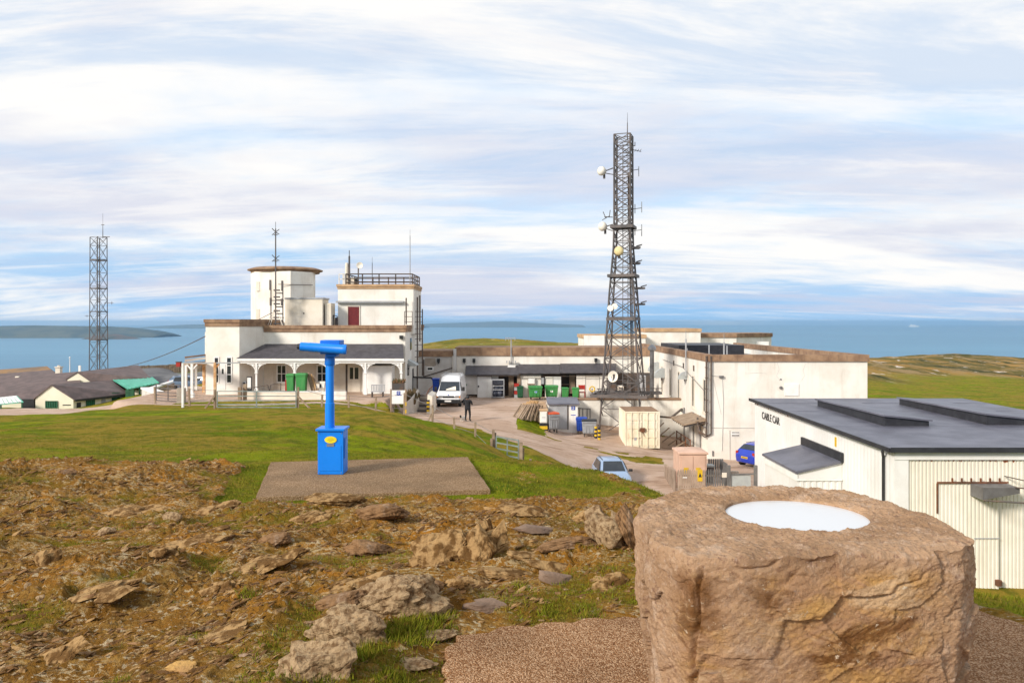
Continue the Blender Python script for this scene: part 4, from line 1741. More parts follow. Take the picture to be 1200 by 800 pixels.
def rear_blocks():
 # three stepped white blocks seen over the roofs
 for (p0, p1, ytop, Y, d, lab, cm) in ((757, 821, 384.8, 88, 8, 'tallest white block behind the flat roofs with a sunlit tan coping', COPLIT),
                                          (683, 756.6, 392.0, 86, 6, 'lower white block behind the low wing left of the tall one', COPLIT)):
  r = thing('rear_block', (PX((p0 + p1) / 2, Y), Y, -6.8), lab, 'building')
  zt = PZ(ytop, Y)
  mb = MB()
  mb.box(PX(p0, Y), PX(p1, Y), Y, Y + d, -7, zt - .38)
  mb.build('wall', WHITE, r)
  mb = MB()
  mb.box(PX(p0, Y) - .1, PX(p1, Y) + .1, Y - .1, Y + d + .1, zt - .377, zt)
  mb.build('coping', cm, r)
  if p0 < 700:
   panel(684, 708, 393, 408, Y - .1, WHITE2, r, 'shutter_box', .3, .25)
 Y = 90
 r = thing('rear_block', (PX(850, Y), Y, -6.8), 'white block with slanting corner at the right end of the rear roofs', 'building')
 mb = MB()
 zt = PZ(390.8, Y)
 pl = [(PX(821.5, Y), Y), (PX(863, Y), Y), (PX(904, 95), 95), (PX(904, 95), 100), (PX(821.5, Y), 100)]
 mb.prism([(x, y, -7) for x, y in pl], (0, 0, zt - .45 + 7))
 mb.build('wall', WHITE, r)
 mb = MB()
 mb.prism([(x + (0.12 if i in (2, 3) else 0), y - (.12 if i < 3 else 0), zt - .447) for i, (x, y) in enumerate(pl)], (0, 0, .45))
 mb.build('coping', COPING, r)
 panel(876, 900, 400, 410, 93.0, WHITE2, r, 'window_strip', .3)


rear_blocks()


# ---- cable car station
def corrugated(mb, p0, p1, z0, z1, pitch, depth, out, m=0):
 """Box-ribbed sheet from p0 to p1 (xy), facing direction out."""
 p0, p1 = Vector((*p0, 0)), Vector((*p1, 0))
 out = Vector((*out, 0))
 d = (p1 - p0)
 n = int(d.length / pitch)
 pts = []
 for k in range(n):
  for (f, o) in ((0.0, 0), (.30, 0), (.42, depth), (.88, depth)):
   pts.append(p0 + d * ((k + f) / n) + out * o)
 pts.append(p1)
 vs = [(p.x, p.y, z0) for p in pts] + [(p.x, p.y, z1) for p in pts]
 m_ = len(pts)
 fs = [(i, i + 1, m_ + i + 1, m_ + i) for i in range(m_ - 1)]
 mb.add(vs, fs, m)


SHEET = pmat('cream_profiled_sheet', (0.82, 0.775, 0.68), (0.74, 0.69, 0.58), 0.5, 0.6, 0.05, 10, streak=(0.50, 0.34, 0.20), samt=0.4, sscale=2.2)
SHEETW = pmat('white_profiled_sheet', (0.80, 0.79, 0.77), (0.72, 0.70, 0.67), 0.5, 0.55, 0.05, 10, streak=(0.55, 0.47, 0.38), samt=0.28, sscale=2.2)


def eaves_rust(m, zt, drop, sc, thr):
 """Rust that has run down from the fixings under the eaves."""
 nt = m.node_tree
 N, L = nt.nodes.new, nt.links.new
 b = nt.nodes['Principled BSDF']
 old = b.inputs['Base Color'].links[0].from_socket
 tc = N('ShaderNodeTexCoord')
 sp = N('ShaderNodeSeparateXYZ')
 L(tc.outputs['Object'], sp.inputs[0])
 mp = N('ShaderNodeMapping')
 mp.inputs['Scale'].default_value = (sc, sc, .25)
 L(tc.outputs['Object'], mp.inputs[0])
 n = N('ShaderNodeTexNoise')
 n.inputs['Scale'].default_value = 1
 n.inputs['Detail'].default_value = 4
 L(mp.outputs[0], n.inputs['Vector'])
 h = N('ShaderNodeMapRange')
 h.inputs['From Min'].default_value = zt - drop
 h.inputs['From Max'].default_value = zt
 L(sp.outputs[2], h.inputs['Value'])
 ad = N('ShaderNodeMath')
 ad.operation = 'MULTIPLY_ADD'
 L(h.outputs[0], ad.inputs[0])
 ad.inputs[1].default_value = .34
 L(n.outputs['Fac'], ad.inputs[2])
 r = N('ShaderNodeMapRange')
 r.interpolation_type = 'SMOOTHSTEP'
 r.inputs['From Min'].default_value = thr
 r.inputs['From Max'].default_value = thr + .05
 L(ad.outputs[0], r.inputs['Value'])
 mx = N('ShaderNodeMix')
 mx.data_type = 'RGBA'
 L(r.outputs[0], mx.inputs[0])
 L(old, mx.inputs[6])
 mx.inputs[7].default_value = (.30, .10, .04, 1)
 L(mx.outputs[2], b.inputs['Base Color'])


eaves_rust(SHEET, -4.84, .22, 7.0, .80)
eaves_rust(SHEETW, -4.45, .30, 5.0, .80)
RUST = pmat('rust', (0.20, 0.075, 0.033), (0.11, 0.05, 0.028), 4, 0.85, 0.3, 20)


def cable_car_station():
 Yn, Yf = 28.0, 44.0
 X0 = PX(1047, Yn)
 X1 = X0 + 11.4
 zr = PZ(528, Yn)
 zr2 = PZ(469.5, Yf)
 zb = -9.7
 r = thing('cable_car_station', ((X0 + X1) / 2, 36, zb), 'white ribbed metal cable car station with a broad dark felt roof', 'building')
 th = .12
 mb = MB()
 mb.prism([(X0 - .22, Yn - .25, zr), (X1 + .2, Yn - .25, zr), (X1 + .2, Yf + .2, zr2), (X0 - .22, Yf + .2, zr2)], (0, 0, th))
 mb.build('roof', FELT, r)
 # seams of the felt
 mb = MB()
 for k in (3, 6, 8):
  y = Yn + (Yf - Yn) * k / 9.3
  z = zr + (zr2 - zr) * (y - Yn + .25) / (Yf - Yn + .45) + th
  mb.box(X0 - .2, X1 + .15, y, y + .05, z + .002, z + .010)
 mb.build('felt_seam', FELT, r)
 mb = MB()
 mb.beam((X0 - .25, Yn - .25, zr + .06), (X0 - .25, Yf + .2, zr2 + .06), .06, .15)
 mb.box(X0 - .22, X1 + .2, Yn - .3, Yn - .253, zr - .02, zr + .16)
 mb.build('roof_edge', FELTDARK, r)
 # walls
 mb = MB()
 zt = zr - .02
 corrugated(mb, (X0 + .5, Yn), (X1, Yn), zb, zt, .13, .022, (0, -1))
 mb.box(X0 + .03, X1 - .03, Yn + .08, Yn + .14, zb, zt)
 mb.build('front_wall', SHEET, r)
 mb = MB()
 mb.box(X0, X0 + .5, Yn - .07, Yn + .02, zb, zt - .01)
 mb.box(X0, X1, Yn - .10, Yn - .062, zt - .28, zt - .02)
 mb.build('trim', WHITE2, r)
 mb = MB()
 # side wall with the top following the roof
 n = 54
 vs = []
 for k in range(n + 1):
  y = Yn + .02 + (Yf - Yn - .02) * k / n
  z = zr + (zr2 - zr) * (y - Yn) / (Yf - Yn) - .02
  for (dy, ox) in ((0, 0), (.12, -.018), (.24, -.018)):
   if k == n and dy > 0:
    break
   vs.append((X0 + ox, y + dy, zb))
   vs.append((X0 + ox, y + dy, z))
 fs = [(2 * i, 2 * i + 2, 2 * i + 3, 2 * i + 1) for i in range(len(vs) // 2 - 1)]
 mb.add(vs, fs)
 mb.build('side_wall', SHEETW, r)
 mb = MB()
 mb.box(X1 - .1, X1, Yn + .15, Yf, zb, zr - .02)
 mb.box(X0 + .03, X1 - .1, Yf - .1, Yf, zb, zr2 - .03)
 mb.build('rear_wall', SHEETW, r)
 # plinth
 mb = MB()
 mb.box(X0 - .12, X0 - .022, Yn, Yf, zb, -9.0)
 mb.build('plinth', GREY, r)
 # lettering on the side wall
 rot = Matrix(((0, 0, -1), (-1, 0, 0), (0, 1, 0)))
 text_mesh('CABLE CAR', .54, BLACK, 'lettering', r, Vector((X0 - .035, PXY(893.5, X0), PZ(490, PXY(893.5, X0)))), rot, .008)
 panel_y = PXY(980, X0)
 mb = MB()
 mb.box(X0 - .04, X0 - .02, panel_y - .08, panel_y + .08, PZ(523, panel_y), PZ(512, panel_y))
 mb.build('yellow_plate', YELLOW, r)
 # two raised roof lights
 for (pa, pb, Ya, Yb) in (((958, 1032), None, 40.5, 33.2), ((1054, 1128), None, 41.2, 33.6)):
  def rz_(y):
   return zr + (zr2 - zr) * (y - Yn) / (Yf - Yn) + th
  xa0 = (pa[0] - 600) / F * Ya
  yN = Yb
  xN0 = xa0
  w = 1.85
  mb = MB()
  h0, h1 = .42, .30
  vs = [(xN0, yN, rz_(yN)), (xN0 + w, yN, rz_(yN)), (xN0 + w, Ya, rz_(Ya)), (xN0, Ya, rz_(Ya)),
              (xN0, yN, rz_(yN) + h0), (xN0 + w, yN, rz_(yN) + h0 * .5), (xN0 + w, Ya, rz_(Ya) + h1 * .5), (xN0, Ya, rz_(Ya) + h1)]
  mb.add(vs, [(0, 3, 2, 1), (4, 5, 6, 7), (0, 1, 5, 4), (1, 2, 6, 5), (2, 3, 7, 6), (3, 0, 4, 7)])
  rl = mb.build('roof_light', FELTDARK, r)
  mb = MB()
  e = .1
  vs = [(xN0 - e, yN - e, rz_(yN) + h0 + .004), (xN0 + w + e, yN - e, rz_(yN) + h0 * .5 + .004), (xN0 + w + e, Ya + e, rz_(Ya) + h1 * .5 + .004), (xN0 - e, Ya + e, rz_(Ya) + h1 + .004)]
  mb.prism(vs, (0, 0, .07))
  mb.build('roof_light_lid', FELT, rl)
 # lean-to porch on the side wall
 ya, yb = 32.2, 36.6
 out_x = X0 - 1.82
 mb = MB()
 mb.prism([(X0 - .03, ya, -5.70), (X0 - .03, yb, -5.70), (out_x - .1, yb, -6.14), (out_x - .1, ya, -6.14)], (0, 0, .09))
 mb.build('porch_roof', FELT, r)
 mb = MB()
 mb.beam((X0 - .08, ya - .05, -5.48), (X0 - .08, yb + .05, -5.48), .10, .38)
 mb.build('porch_flashing', FELTDARK, r)
 mb = MB()
 mb.prism([(X0 - .03, ya + .1, zb), (out_x, ya + .1, zb), (out_x, ya + .1, -6.15), (X0 - .03, ya + .1, -5.72)], (0, yb - ya - .2, 0))
 mb.build('porch_wall', SHEETW, r)
 mb = MB()
 corrugated(mb, (out_x, ya + .094), (X0 - .05, ya + .094), zb, -6.42, .24, .03, (0, -1))
 mb.build('porch_cladding', SHEETW, r)
 mb = MB()
 mb.box(out_x - .05, X0 - .04, ya + .02, ya + .05, -6.43, -6.35)
 mb.box(out_x - .06, out_x - .02, ya + .06, yb - .1, -6.45, -6.2)
 mb.build('porch_trim', WHITE2, r)
 # drain pipe at the corner
 mb = MB()
 mb.tube((X0 - .08, Yn + .6, zb), (X0 - .08, Yn + .6, zr - .3), .05, 8)
 mb.path([(X0 - .08, Yn + .6, zr - .3), (X0 - .25, Yn + .3, zr - .05)], .05, 8)
 mb.build('drain_pipe', BLACK, r)
 # sliding door, track and counterweight housing on the front
 xd0, xd1 = PX(1095, Yn), PX(1168, Yn)
 zd1 = PZ(565, Yn)
 mb = MB()
 corrugated(mb, (xd0, Yn - .12), (xd1, Yn - .12), zb + .2, zd1, .13, .02, (0, -1))
 mb.box(xd0, xd1, Yn - .118, Yn - .085, zb + .2, zd1)
 d = mb.build('sliding_door', SHEET, r)
 mb = MB()
 mb.box(xd0, xd0 + .04, Yn - .18, Yn - .125, PZ(600, Yn), zd1)
 mb.box(xd0, xd1 + .3, Yn - .2, Yn - .165, zd1 + .005, zd1 + .06)
 for k in range(6):
  x = xd0 + .5 + k * .33
  mb.box(x, x + .05, Yn - .22, Yn - .17, zd1 + .07, zd1 + .19)
 mb.build('door_track', RUST, d)
 mb = MB()
 mb.box(xd0 + 1.3, xd1, Yn - .172, Yn - .165, PZ(629.5, Yn), PZ(628.5, Yn))
 mb.build('door_seam', GREY, d)
 mb = MB()
 xh0, xh1 = PX(1134, Yn), PX(1176, Yn)
 zt_, zb_ = PZ(565, Yn), PZ(579, Yn)
 mb.add([(xh0, Yn - .9, zb_), (xh1, Yn - .9, PZ(571.5, Yn)), (xh1, Yn - .9, zt_), (xh0, Yn - .9, zt_), (xh0, Yn - .17, zb_), (xh1, Yn - .17, PZ(571.5, Yn)), (xh1, Yn - .17, zt_), (xh0, Yn - .17, zt_)],
           [(0, 1, 2, 3), (7, 6, 5, 4), (0, 4, 5, 1), (1, 5, 6, 2), (2, 6, 7, 3), (3, 7, 4, 0)])
 mb.build('cable_bracket', STEEL, r)
 mb = MB()
 mb.tube((xh0, Yn - .95, zb_), (PX(1225, Yn), Yn - 3.0, PZ(572, Yn)), .03, 6)
 mb.tube((xh1 - .2, Yn - .95, zt_ + .02), (PX(1225, Yn), Yn - 3.0, PZ(560, Yn)), .025, 6)
 mb.tube((PX(1175, Yn), Yn - .1, PZ(557, Yn)), (PX(1225, Yn), Yn - 3.0, PZ(563, Yn)), .02, 6)
 mb.build('haul_cable', STEELD, r)
 mb = MB()
 mb.lathe([(.03, 0), (.11, .02), (.11, .2), (.03, .22)], 10, 0, Matrix.Translation((PX(1166, Yn), Yn - .2, PZ(684, Yn))))
 mb.build('door_roller', RUST, d)
 return r


def PXY(px, X):
 """Depth at which a wall at lateral position X appears at column px."""
 return X * F / (px - 600)


cable_car_station()

# ------------------------------------------------------------------ yard walls, shed, container
def sign_symbol(mb, x, z, y, s, m_blue, m_white):
 """A square sign symbol: blue tile with a white ring and bar, facing the viewer."""
 mb.box(x - s, x + s, y - .012, y, z - s, z + s, m_blue)
 n = 14
 for k in range(n - 3):
  a0, a1 = 2 * PI * (k + 1) / n, 2 * PI * (k + 2) / n
  mb.beam((x + s * .55 * math.cos(a0), y - .016, z + s * .55 * math.sin(a0)), (x + s * .55 * math.cos(a1), y - .016, z + s * .55 * math.sin(a1)), .006, s * .22, m_white)
 mb.beam((x, y - .016, z), (x + s * .5, y - .016, z), .006, s * .2, m_white)


def yard_walls():
 # wall running towards the viewer, with sunlit tan coping and a signed end
 r = thing('retaining_wall', (2.25, 60, -8), 'white retaining wall end with brown coping and yellow black striped foot by the pallets', 'wall')
 Yn = 56.4
 x0, x1 = PX(632.8, Yn), PX(641.2, Yn)
 zt = PZ(481.5, Yn)
 mb = MB()
 mb.box(x0, x1, Yn, 62, -8.6, zt)
 mb.build('wall', WHITE, r)
 mb = MB()
 mb.box(x0 - .05, x1 + .05, Yn - .05, 62.05, zt + .003, zt + .12)
 mb.build('coping', COPLIT, r)
 mb = MB()
 mb.box(x0 + .06, x1 - .06, Yn - .03, Yn - .004, PZ(494.5, Yn), PZ(483, Yn))
 sg = mb.build('wall_sign', WHITE2, r)
 mb = MB()
 for k in range(2):
  mb.box(x0 + .12, x1 - .12, Yn - .034, Yn - .0305, PZ(488.8 + k * 1.6, Yn), PZ(488.2 + k * 1.6, Yn))
 mb.build('lettering', GREY, sg)
 for (y0, y1, mt, nm) in ((495.3, 498.8, BLACK, 'black_stripe'), (499, 502.8, YELLOW, 'yellow_stripe'), (503, 504.4, BLACK, 'black_stripe'), (504.6, 508.6, YELLOW, 'yellow_stripe')):
  mb = MB()
  mb.box(x0 - .02, x1 + .02, Yn - .025, Yn + .2, PZ(y1, Yn), PZ(y0, Yn))
  mb.build(nm, mt, r)
 # long wall under the upper yard
 r = thing('retaining_wall', (7, 61, -8.4), 'long cream retaining wall behind the bins and the mast foot', 'wall')
 mb = MB()
 mb.box(PX(641, 61), 13.0, 60.9, 61.5, -9.2, PZ(468.5, 60.9))
 mb.build('wall', WHITE, r)
 mb = MB()
 mb.box(PX(641, 61), 13.0, 60.82, 61.55, PZ(468.5, 60.9) + .003, PZ(466.6, 60.9))
 mb.build('coping', COPING, r)
 mb = MB()
 yy = 60.86
 for px in (679, 683, 688, 691.5):
  mb.tube((PX(px, yy), yy, PZ(497, yy)), (PX(px, yy), yy, PZ(479, yy)), .03, 6)
 mb.path([(PX(677, yy), yy, PZ(478, yy)), (PX(692, yy), yy, PZ(479, yy))], .035, 6)
 mb.build('wall_pipe', STEEL, r)


yard_walls()


def bin_store():
 Y = 58.6
 r = thing('bin_store', (PX(659, Y), Y, -8.1), 'small flat roofed store with grey double doors and a blue sign beside the bins', 'shed')
 x0, x1 = PX(641.8, Y), PX(677, Y)
 zt = PZ(474, Y)
 mb = MB()
 mb.box(x0, x1, Y, 60.8, -8.7, zt)
 mb.build('wall', WHITE, r)
 mb = MB()
 mb.prism([(x0 - .02, Y - .2, zt + .003), (x1 + .12, Y - .2, zt + .003), (x1 + .12, 60.85, zt + .25), (x0 - .02, 60.85, zt + .25)], (0, 0, .10))
 mb.build('roof', FELT, r)
 for (p0, p1) in ((643.2, 653.6), (653.9, 664.6)):
  d = panel(p0, p1, 475.3, 502.5, Y, GREY, r, 'door', .05)
 mb = MB()
 mb.box(PX(652, Y), PX(653, Y), Y - .09, Y - .052, PZ(490, Y), PZ(487, Y))
 mb.build('handle', STEELD, d)
 panel(664.9, 666.2, 474.8, 503, Y, STEELD, r, 'door_frame', .03)
 mb = MB()
 sign_symbol(mb, PX(671.8, Y), PZ(478, Y), Y - .004, .14, 0, 1)
 mb.box(PX(669, Y), PX(674.5, Y), Y - .014, Y - .004, PZ(486.6, Y), PZ(485.8, Y), 0)
 mb.build('blue_sign', [BLUEP, WHITE2], r)


bin_store()

CONT = pmat('cream_container_paint', (0.82, 0.76, 0.62), (0.76, 0.68, 0.50), 0.8, 0.6, 0.1, 12, streak=(0.38, 0.20, 0.08), samt=0.6, sscale=2.6)


def container():
 Y = 55.4
 x0, x1 = PX(732.5, Y), PX(773.2, Y)
 z0, z1 = PZ(525, Y), PZ(482, Y)
 d = 3.2
 r = thing('shipping_container', ((x0 + x1) / 2, Y, z0), 'short cream shipping container with rusty edges in front of the mast', 'container')
 mb = MB()
 t = .1
 for x in (x0, x1 - t):
  for y in (Y, Y + d - t):
   mb.box(x, x + t, y, y + t, z0, z1)
 for z in (z0, z1 - t):
  for y in (Y, Y + d - t):
   mb.box(x0 + t, x1 - t, y + .003, y + t - .003, z + .002, z + t - .002)
  for x in (x0, x1 - t):
   mb.box(x + .003, x + t - .003, Y + t, Y + d - t, z + .002, z + t - .002)
 mb.build('corner_frame', CONT, r)
 for s, x in ((-1, x0 + .05), (1, x1 - .05)):
  mb = MB()
  if s < 0:
   corrugated(mb, (x, Y + d - t), (x, Y + t), z0 + t, z1 - t, .28, .035, (-1, 0))
  else:
   corrugated(mb, (x, Y + t), (x, Y + d - t), z0 + t, z1 - t, .28, .035, (1, 0))
  mb.build('side_wall', CONT, r)
 mb = MB()
 mb.box(x0 + .06, x1 - .06, Y + d - .08, Y + d - .05, z0 + t, z1 - t)
 mb.build('rear_wall', CONT, r)
 mb = MB()
 mb.box(x0 + .02, x1 - .02, Y + .02, Y + d - .02, z1 - .04, z1 + .006)
 mb.build('roof', COPING, r)
 xm = (x0 + x1) / 2
 for a, b_ in ((x0 + t + .01, xm - .01), (xm + .015, x1 - t - .01)):
  mb = MB()
  mb.box(a, b_, Y + .03, Y + .07, z0 + t + .01, z1 - t - .01)
  for f0, f1 in ((.04, .22), (.27, .48), (.53, .73), (.78, .96)):
   h = z1 - z0 - 2 * t
   mb.box(a + .06, b_ - .06, Y - .002, Y + .029, z0 + t + h * f0, z0 + t + h * f1)
  dr = mb.build('door', CONT, r, bevel=.008)
  mb = MB()
  for f in (.3, .74):
   x = a + (b_ - a) * f
   mb.tube((x, Y - .04, z0 + .06), (x, Y - .04, z1 - .06), .03, 6)
   for zf in (.06, .3, .5, .7, .94):
    z = z0 + (z1 - z0) * zf
    mb.box(x - .06, x + .06, Y - .06, Y - .004, z - .03, z + .03)
  mb.build('lock_rod', CONT, dr)
 mb = MB()
 mb.box(xm - .16, xm + .16, Y - .12, Y + .01, z0 + 1.15, z0 + 1.42)
 mb.tube((xm - .3, Y - .05, z0 + 1.25), (xm + .3, Y - .05, z0 + 1.25), .025, 6)
 mb.tube((xm + .02, Y - .08, z0 + 1.15), (xm + .1, Y - .08, z0 + .85), .02, 6)
 mb.build('lock_box', RUST, r)
 mb = MB()
 mb.box(x0 + .64, x0 + .8, Y - .012, Y - .003, z0 + .55, z0 + .75)
 mb.build('data_plate', GREY, r)


container()


# ------------------------------------------------------------------ lattice masts
def lattice(name, loc, levels, phi, label, leg_r, br_r, pitch=1.15):
 """levels: list of (z, radius of the legs' square); legs at four corners."""
 r = thing(name, loc, label, 'lattice mast')
 cxm, cym = loc[0], loc[1]

 def cor(k, R):
  a = phi + PI / 2 * k
  return (cxm + R * math.cos(a), cym + R * math.sin(a))

 def Rz(z):
  zs = [l[0] for l in levels]
  return float(np.interp(z, zs, [l[1] for l in levels]))
 for k in range(4):
  mb = MB()
  for (za, Ra), (zb_, Rb) in zip(levels[:-1], levels[1:]):
   mb.tube((*cor(k, Ra), za), (*cor(k, Rb), zb_), leg_r, 6)
  mb.build('leg', STEELM, r)
 # bracing panels
 z = levels[0][0]
 top = levels[-1][0]
 br = MB()
 while z < top - .2:
  R = Rz(z)
  h = min(max(R * pitch, .55), top - z)
  if h < .35:
   break
  zb_ = z + h
  if top - zb_ < .4:
   zb_ = top
  R2 = Rz(zb_)
  for k in range(4):
   a0, b0 = cor(k, R), cor(k + 1, R)
   a1, b1 = cor(k, R2), cor(k + 1, R2)
   br.beam((*a0, z), (*b1, zb_), br_r, br_r)
   br.beam((*b0, z), (*a1, zb_), br_r, br_r)
   br.beam((*a1, zb_), (*b1, zb_), br_r, br_r)
  z = zb_
 br.build('bracing', STEELM, r)
 return r, cor, Rz


STEELM = pmat('mast_steel', (0.085, 0.080, 0.080), (0.15, 0.125, 0.115), 1.0, 0.6, metal=0.15)


def dish(name, c, rad, depth, facing, mat, label, arm_to=None, drum=False, group=None):
 """A radio dish looking along 'facing', held on an arm."""
 r = thing(name, c, label, 'dish antenna', group)
 d = Vector(facing).normalized()
 rot = d.to_track_quat('Z', 'Y').to_matrix().to_4x4()
 Mx = Matrix.Translation(c) @ rot
 mb = MB()
 if drum:
  mb.lathe([(rad * .55, -depth), (rad * .9, -depth * .45), (rad, 0), (rad * .96, depth * .35), (rad * .75, depth * .75), (rad * .4, depth * .95), (.01, depth)], 20, 0, Mx)
 else:
  mb.lathe([(rad * .15, -depth), (rad * .6, -depth * .75), (rad, 0), (rad * .97, .02), (rad * .55, -depth * .6), (.01, -depth * .85)], 22, 0, Mx)
 mb.build('reflector', mat, r, smooth=True)
 mb = MB()
 back = Mx @ Vector((0, 0, -depth * .8))
 if arm_to is not None:
  a = Vector(arm_to)
  mb.tube(back, a, .045, 6)
  mb.tube(back + Vector((0, 0, -.12)), a + Vector((0, 0, -.5)), .035, 6)
  mb.box(back.x - .08, back.x + .08, back.y - .08, back.y + .08, back.z - .55, back.z + .2)
 if not drum:
  tip = Mx @ Vector((0, 0, rad * .55))
  mb.tube(Mx @ Vector((0, -rad * .8, 0)), tip, .02, 5)
 mb.build('mount', STEELM, r)
 return r


def main_mast():
 Y = 60.0
 xc = PX(732.8, Y)

 def z(py):
  return PZ(py, Y)
 s = Y / F
 lev = [(z(512), 35 * s), (z(455), 30 * s), (z(400), 25 * s), (z(345), 20.5 * s), (z(322), 18 * s), (z(290), 14.5 * s), (z(262), 13.6 * s), (z(155), 13.4 * s)]
 r, cor, Rz = lattice('lattice_mast', (xc, Y + 1, z(512)), lev, math.radians(207.5), 'tall grey lattice radio mast carrying dishes beside the container', .07, .055, .95)
 # platforms
 for (py, k) in ((264, 1.35), (322, 1.25), (373, 1.05), (462.5, 1.5)):
  R = Rz(z(py)) * k
  mb = MB()
  pts = [cor(i, R) for i in range(4)]
  if py < 450:
   mb.prism([(x, y, z(py) - .05) for x, y in pts], (0, 0, .09))
  for i in range(4):
   mb.beam((*pts[i], z(py) - .04), (*pts[(i + 1) % 4], z(py) - .04), .10, .22)
  mb.build('platform', STEELM, r)
 # ladder with side rails up the middle
 mb = MB()
 x0 = xc + .15
 for dx in (-.2, .2):
  mb.tube((x0 + dx, Y + 1, z(512)), (x0 + dx, Y + 1, z(165)), .03, 5)
 zz = z(510)
 while zz < z(166):
  mb.beam((x0 - .2, Y + 1, zz), (x0 + .2, Y + 1, zz), .03)
  zz += .33
 mb.build('ladder', STEEL, r)
 # cable runs
 mb = MB()
 for dx in (.45, .52, .6):
  mb.tube((xc + dx * 1.4, Y + .7, z(505)), (xc + dx * .7, Y + .7, z(200)), .035, 5)
 mb.build('feeder_cable', STEELD, r)
 # top spike
 mb = MB()
 mb.tube((PX(737.5, Y), Y + 1, z(160)), (PX(737.5, Y), Y + 1, z(140)), .045, 6, .03)
 mb.tube((PX(737.5, Y), Y + 1, z(140)), (PX(737.5, Y), Y + 1, z(128)), .02, 5, .01)
 mb.build('lightning_spike', STEELM, r)
 # low walkway to the wall on the right and rail to the left
 mb = MB()
 for (dy) in (0, .7):
  mb.beam((PX(700, Y), Y + .4 + dy, z(463)), (PX(777, Y), Y + .4 + dy, z(461)), .12, .18)
 for px in (702, 712, 760, 770):
  mb.beam((PX(px, Y), Y + .4, z(463)), (PX(px, Y), Y + .4, z(456)), .06)
 mb.beam((PX(700, Y), Y + .4, z(456)), (PX(777, Y), Y + .4, z(455.5)), .06)
 mb.build('walkway', STEELM, r)

 def pt(px, py, dy=1.0):
  return (PX(px, Y), Y + dy, z(py))
 g = 'white drum antennas on the main mast'
 dish('drum_antenna', Vector(pt(706.8, 197.5)), .36, .30, (-1, -.55, .05), DISHW, 'higher of two white drum antennas on the left of the main mast', pt(720.5, 194), True, g)
 dish('drum_antenna', Vector(pt(708, 263.5)), .36, .30, (-1, -.55, .05), DISHW, 'lower of two white drum antennas on the left of the main mast', pt(720, 261), True, g)
 dish('drum_antenna', Vector(pt(725.5, 294, .1)), .36, .25, (-.1, -1, 0), DISHY, 'pale yellow round drum antenna facing forward on the main mast', pt(728, 293, .5), True)
 dish('dish_antenna', Vector(pt(717, 440.5, -.6)), .43, .2, (-.7, -1, .15), DISHW, 'off white round dish low on the left leg of the mast', pt(714, 446, -.1))
 # small horn pair
 rr = thing('horn_antenna', pt(717, 360, 0), 'small cream pair of horns half way up the left of the mast', 'antenna')
 mb = MB()
 for (px, py) in ((716.5, 361), (721.5, 359)):
  c = Vector(pt(px, py, .2))
  mb.tube(c, c + Vector((-.1, -.35, 0)), .12, 8, .24)
 mb.build('horn', DISHW, rr)
 mb = MB()
 mb.beam(pt(716, 360, .3), pt(724, 360, .6), .07)
 mb.build('mount', STEELM, rr)
 # whip and dipole antennas on the right
 for i, (p0, py, p1, y0, y1, lab) in enumerate(((744, 197, 751, 192, 204, 'short vertical dipole on the right of the mast near the top'),
                                                   (745, 243, 754.5, 234, 247, 'upper of the two long vertical dipoles on the right of the mast'),
                                                   (745, 269, 754.5, 261, 275, 'lower of the two long vertical dipoles on the right of the mast'))):
  rr = thing('dipole_antenna', pt(p1, py), lab, 'antenna', 'vertical dipoles on the mast')
  mb = MB()
  mb.tube(pt(p1, y1), pt(p1, y0), .03, 6)
  mb.build('element', GREY, rr)
  mb = MB()
  mb.beam(pt(p0 - 2, py), pt(p1, py - 1.5), .045)
  if i:
   mb.beam(pt(746.5, py - 6), pt(746.5, py + 5), .05)
  mb.build('boom', STEELM, rr)
 rr = thing('yagi_antenna', pt(750, 174), 'small beam antenna pointing right near the mast top', 'antenna')
 mb = MB()
 mb.beam(pt(743, 172), pt(754, 174.5), .04)
 for px in (747, 750, 753):
  mb.beam(pt(px, 173, .6), pt(px, 173, 1.4), .03)
 mb.beam(pt(746.5, 168), pt(746.5, 163), .05)
 mb.beam(pt(743, 167.5), pt(746.5, 167.5), .05)
 mb.build('boom', STEELM, rr)
 rr = thing('yagi_antenna', pt(711, 252), 'branched aerial above the lower white drum on the mast left', 'antenna')
 mb = MB()
 mb.beam(pt(720, 252.5), pt(710, 252), .06)
 mb.beam(pt(712, 254), pt(708.5, 246), .05)
 mb.beam(pt(716, 252), pt(717, 244), .05)
 mb.beam(pt(707.5, 256), pt(716, 251), .05)
 mb.build('boom', STEELM, rr)
 for (px, py, lab) in ((752, 289, 'uppermost flat rusty bracket on the right side of the mast'), (752, 307.5, 'second flat rusty bracket down the right side of the mast'),
                          (757.5, 337, 'third flat rusty bracket, just under the middle platform'), (757.5, 356, 'lowest flat rusty bracket on the right side of the mast')):
  rr = thing('bracket', pt(px, py), lab, 'bracket', 'flat brackets on the right of the mast')
  mb = MB()
  xl = px - 10
  mb.box(PX(xl, Y), PX(px, Y), Y + .5, Y + 1.3, z(py) - .08, z(py) + .06)
  mb.build('arm', STEELM, rr)
  mb = MB()
  mb.prism([(PX(px - 4, Y), Y + .6, z(py) + .065), (PX(px + 2, Y), Y + .6, z(py) + .18), (PX(px + 2, Y), Y + .6, z(py) + .26), (PX(px - 4, Y), Y + .6, z(py) + .16)], (0, .5, 0))
  mb.build('plate', STEELM, rr)


main_mast()


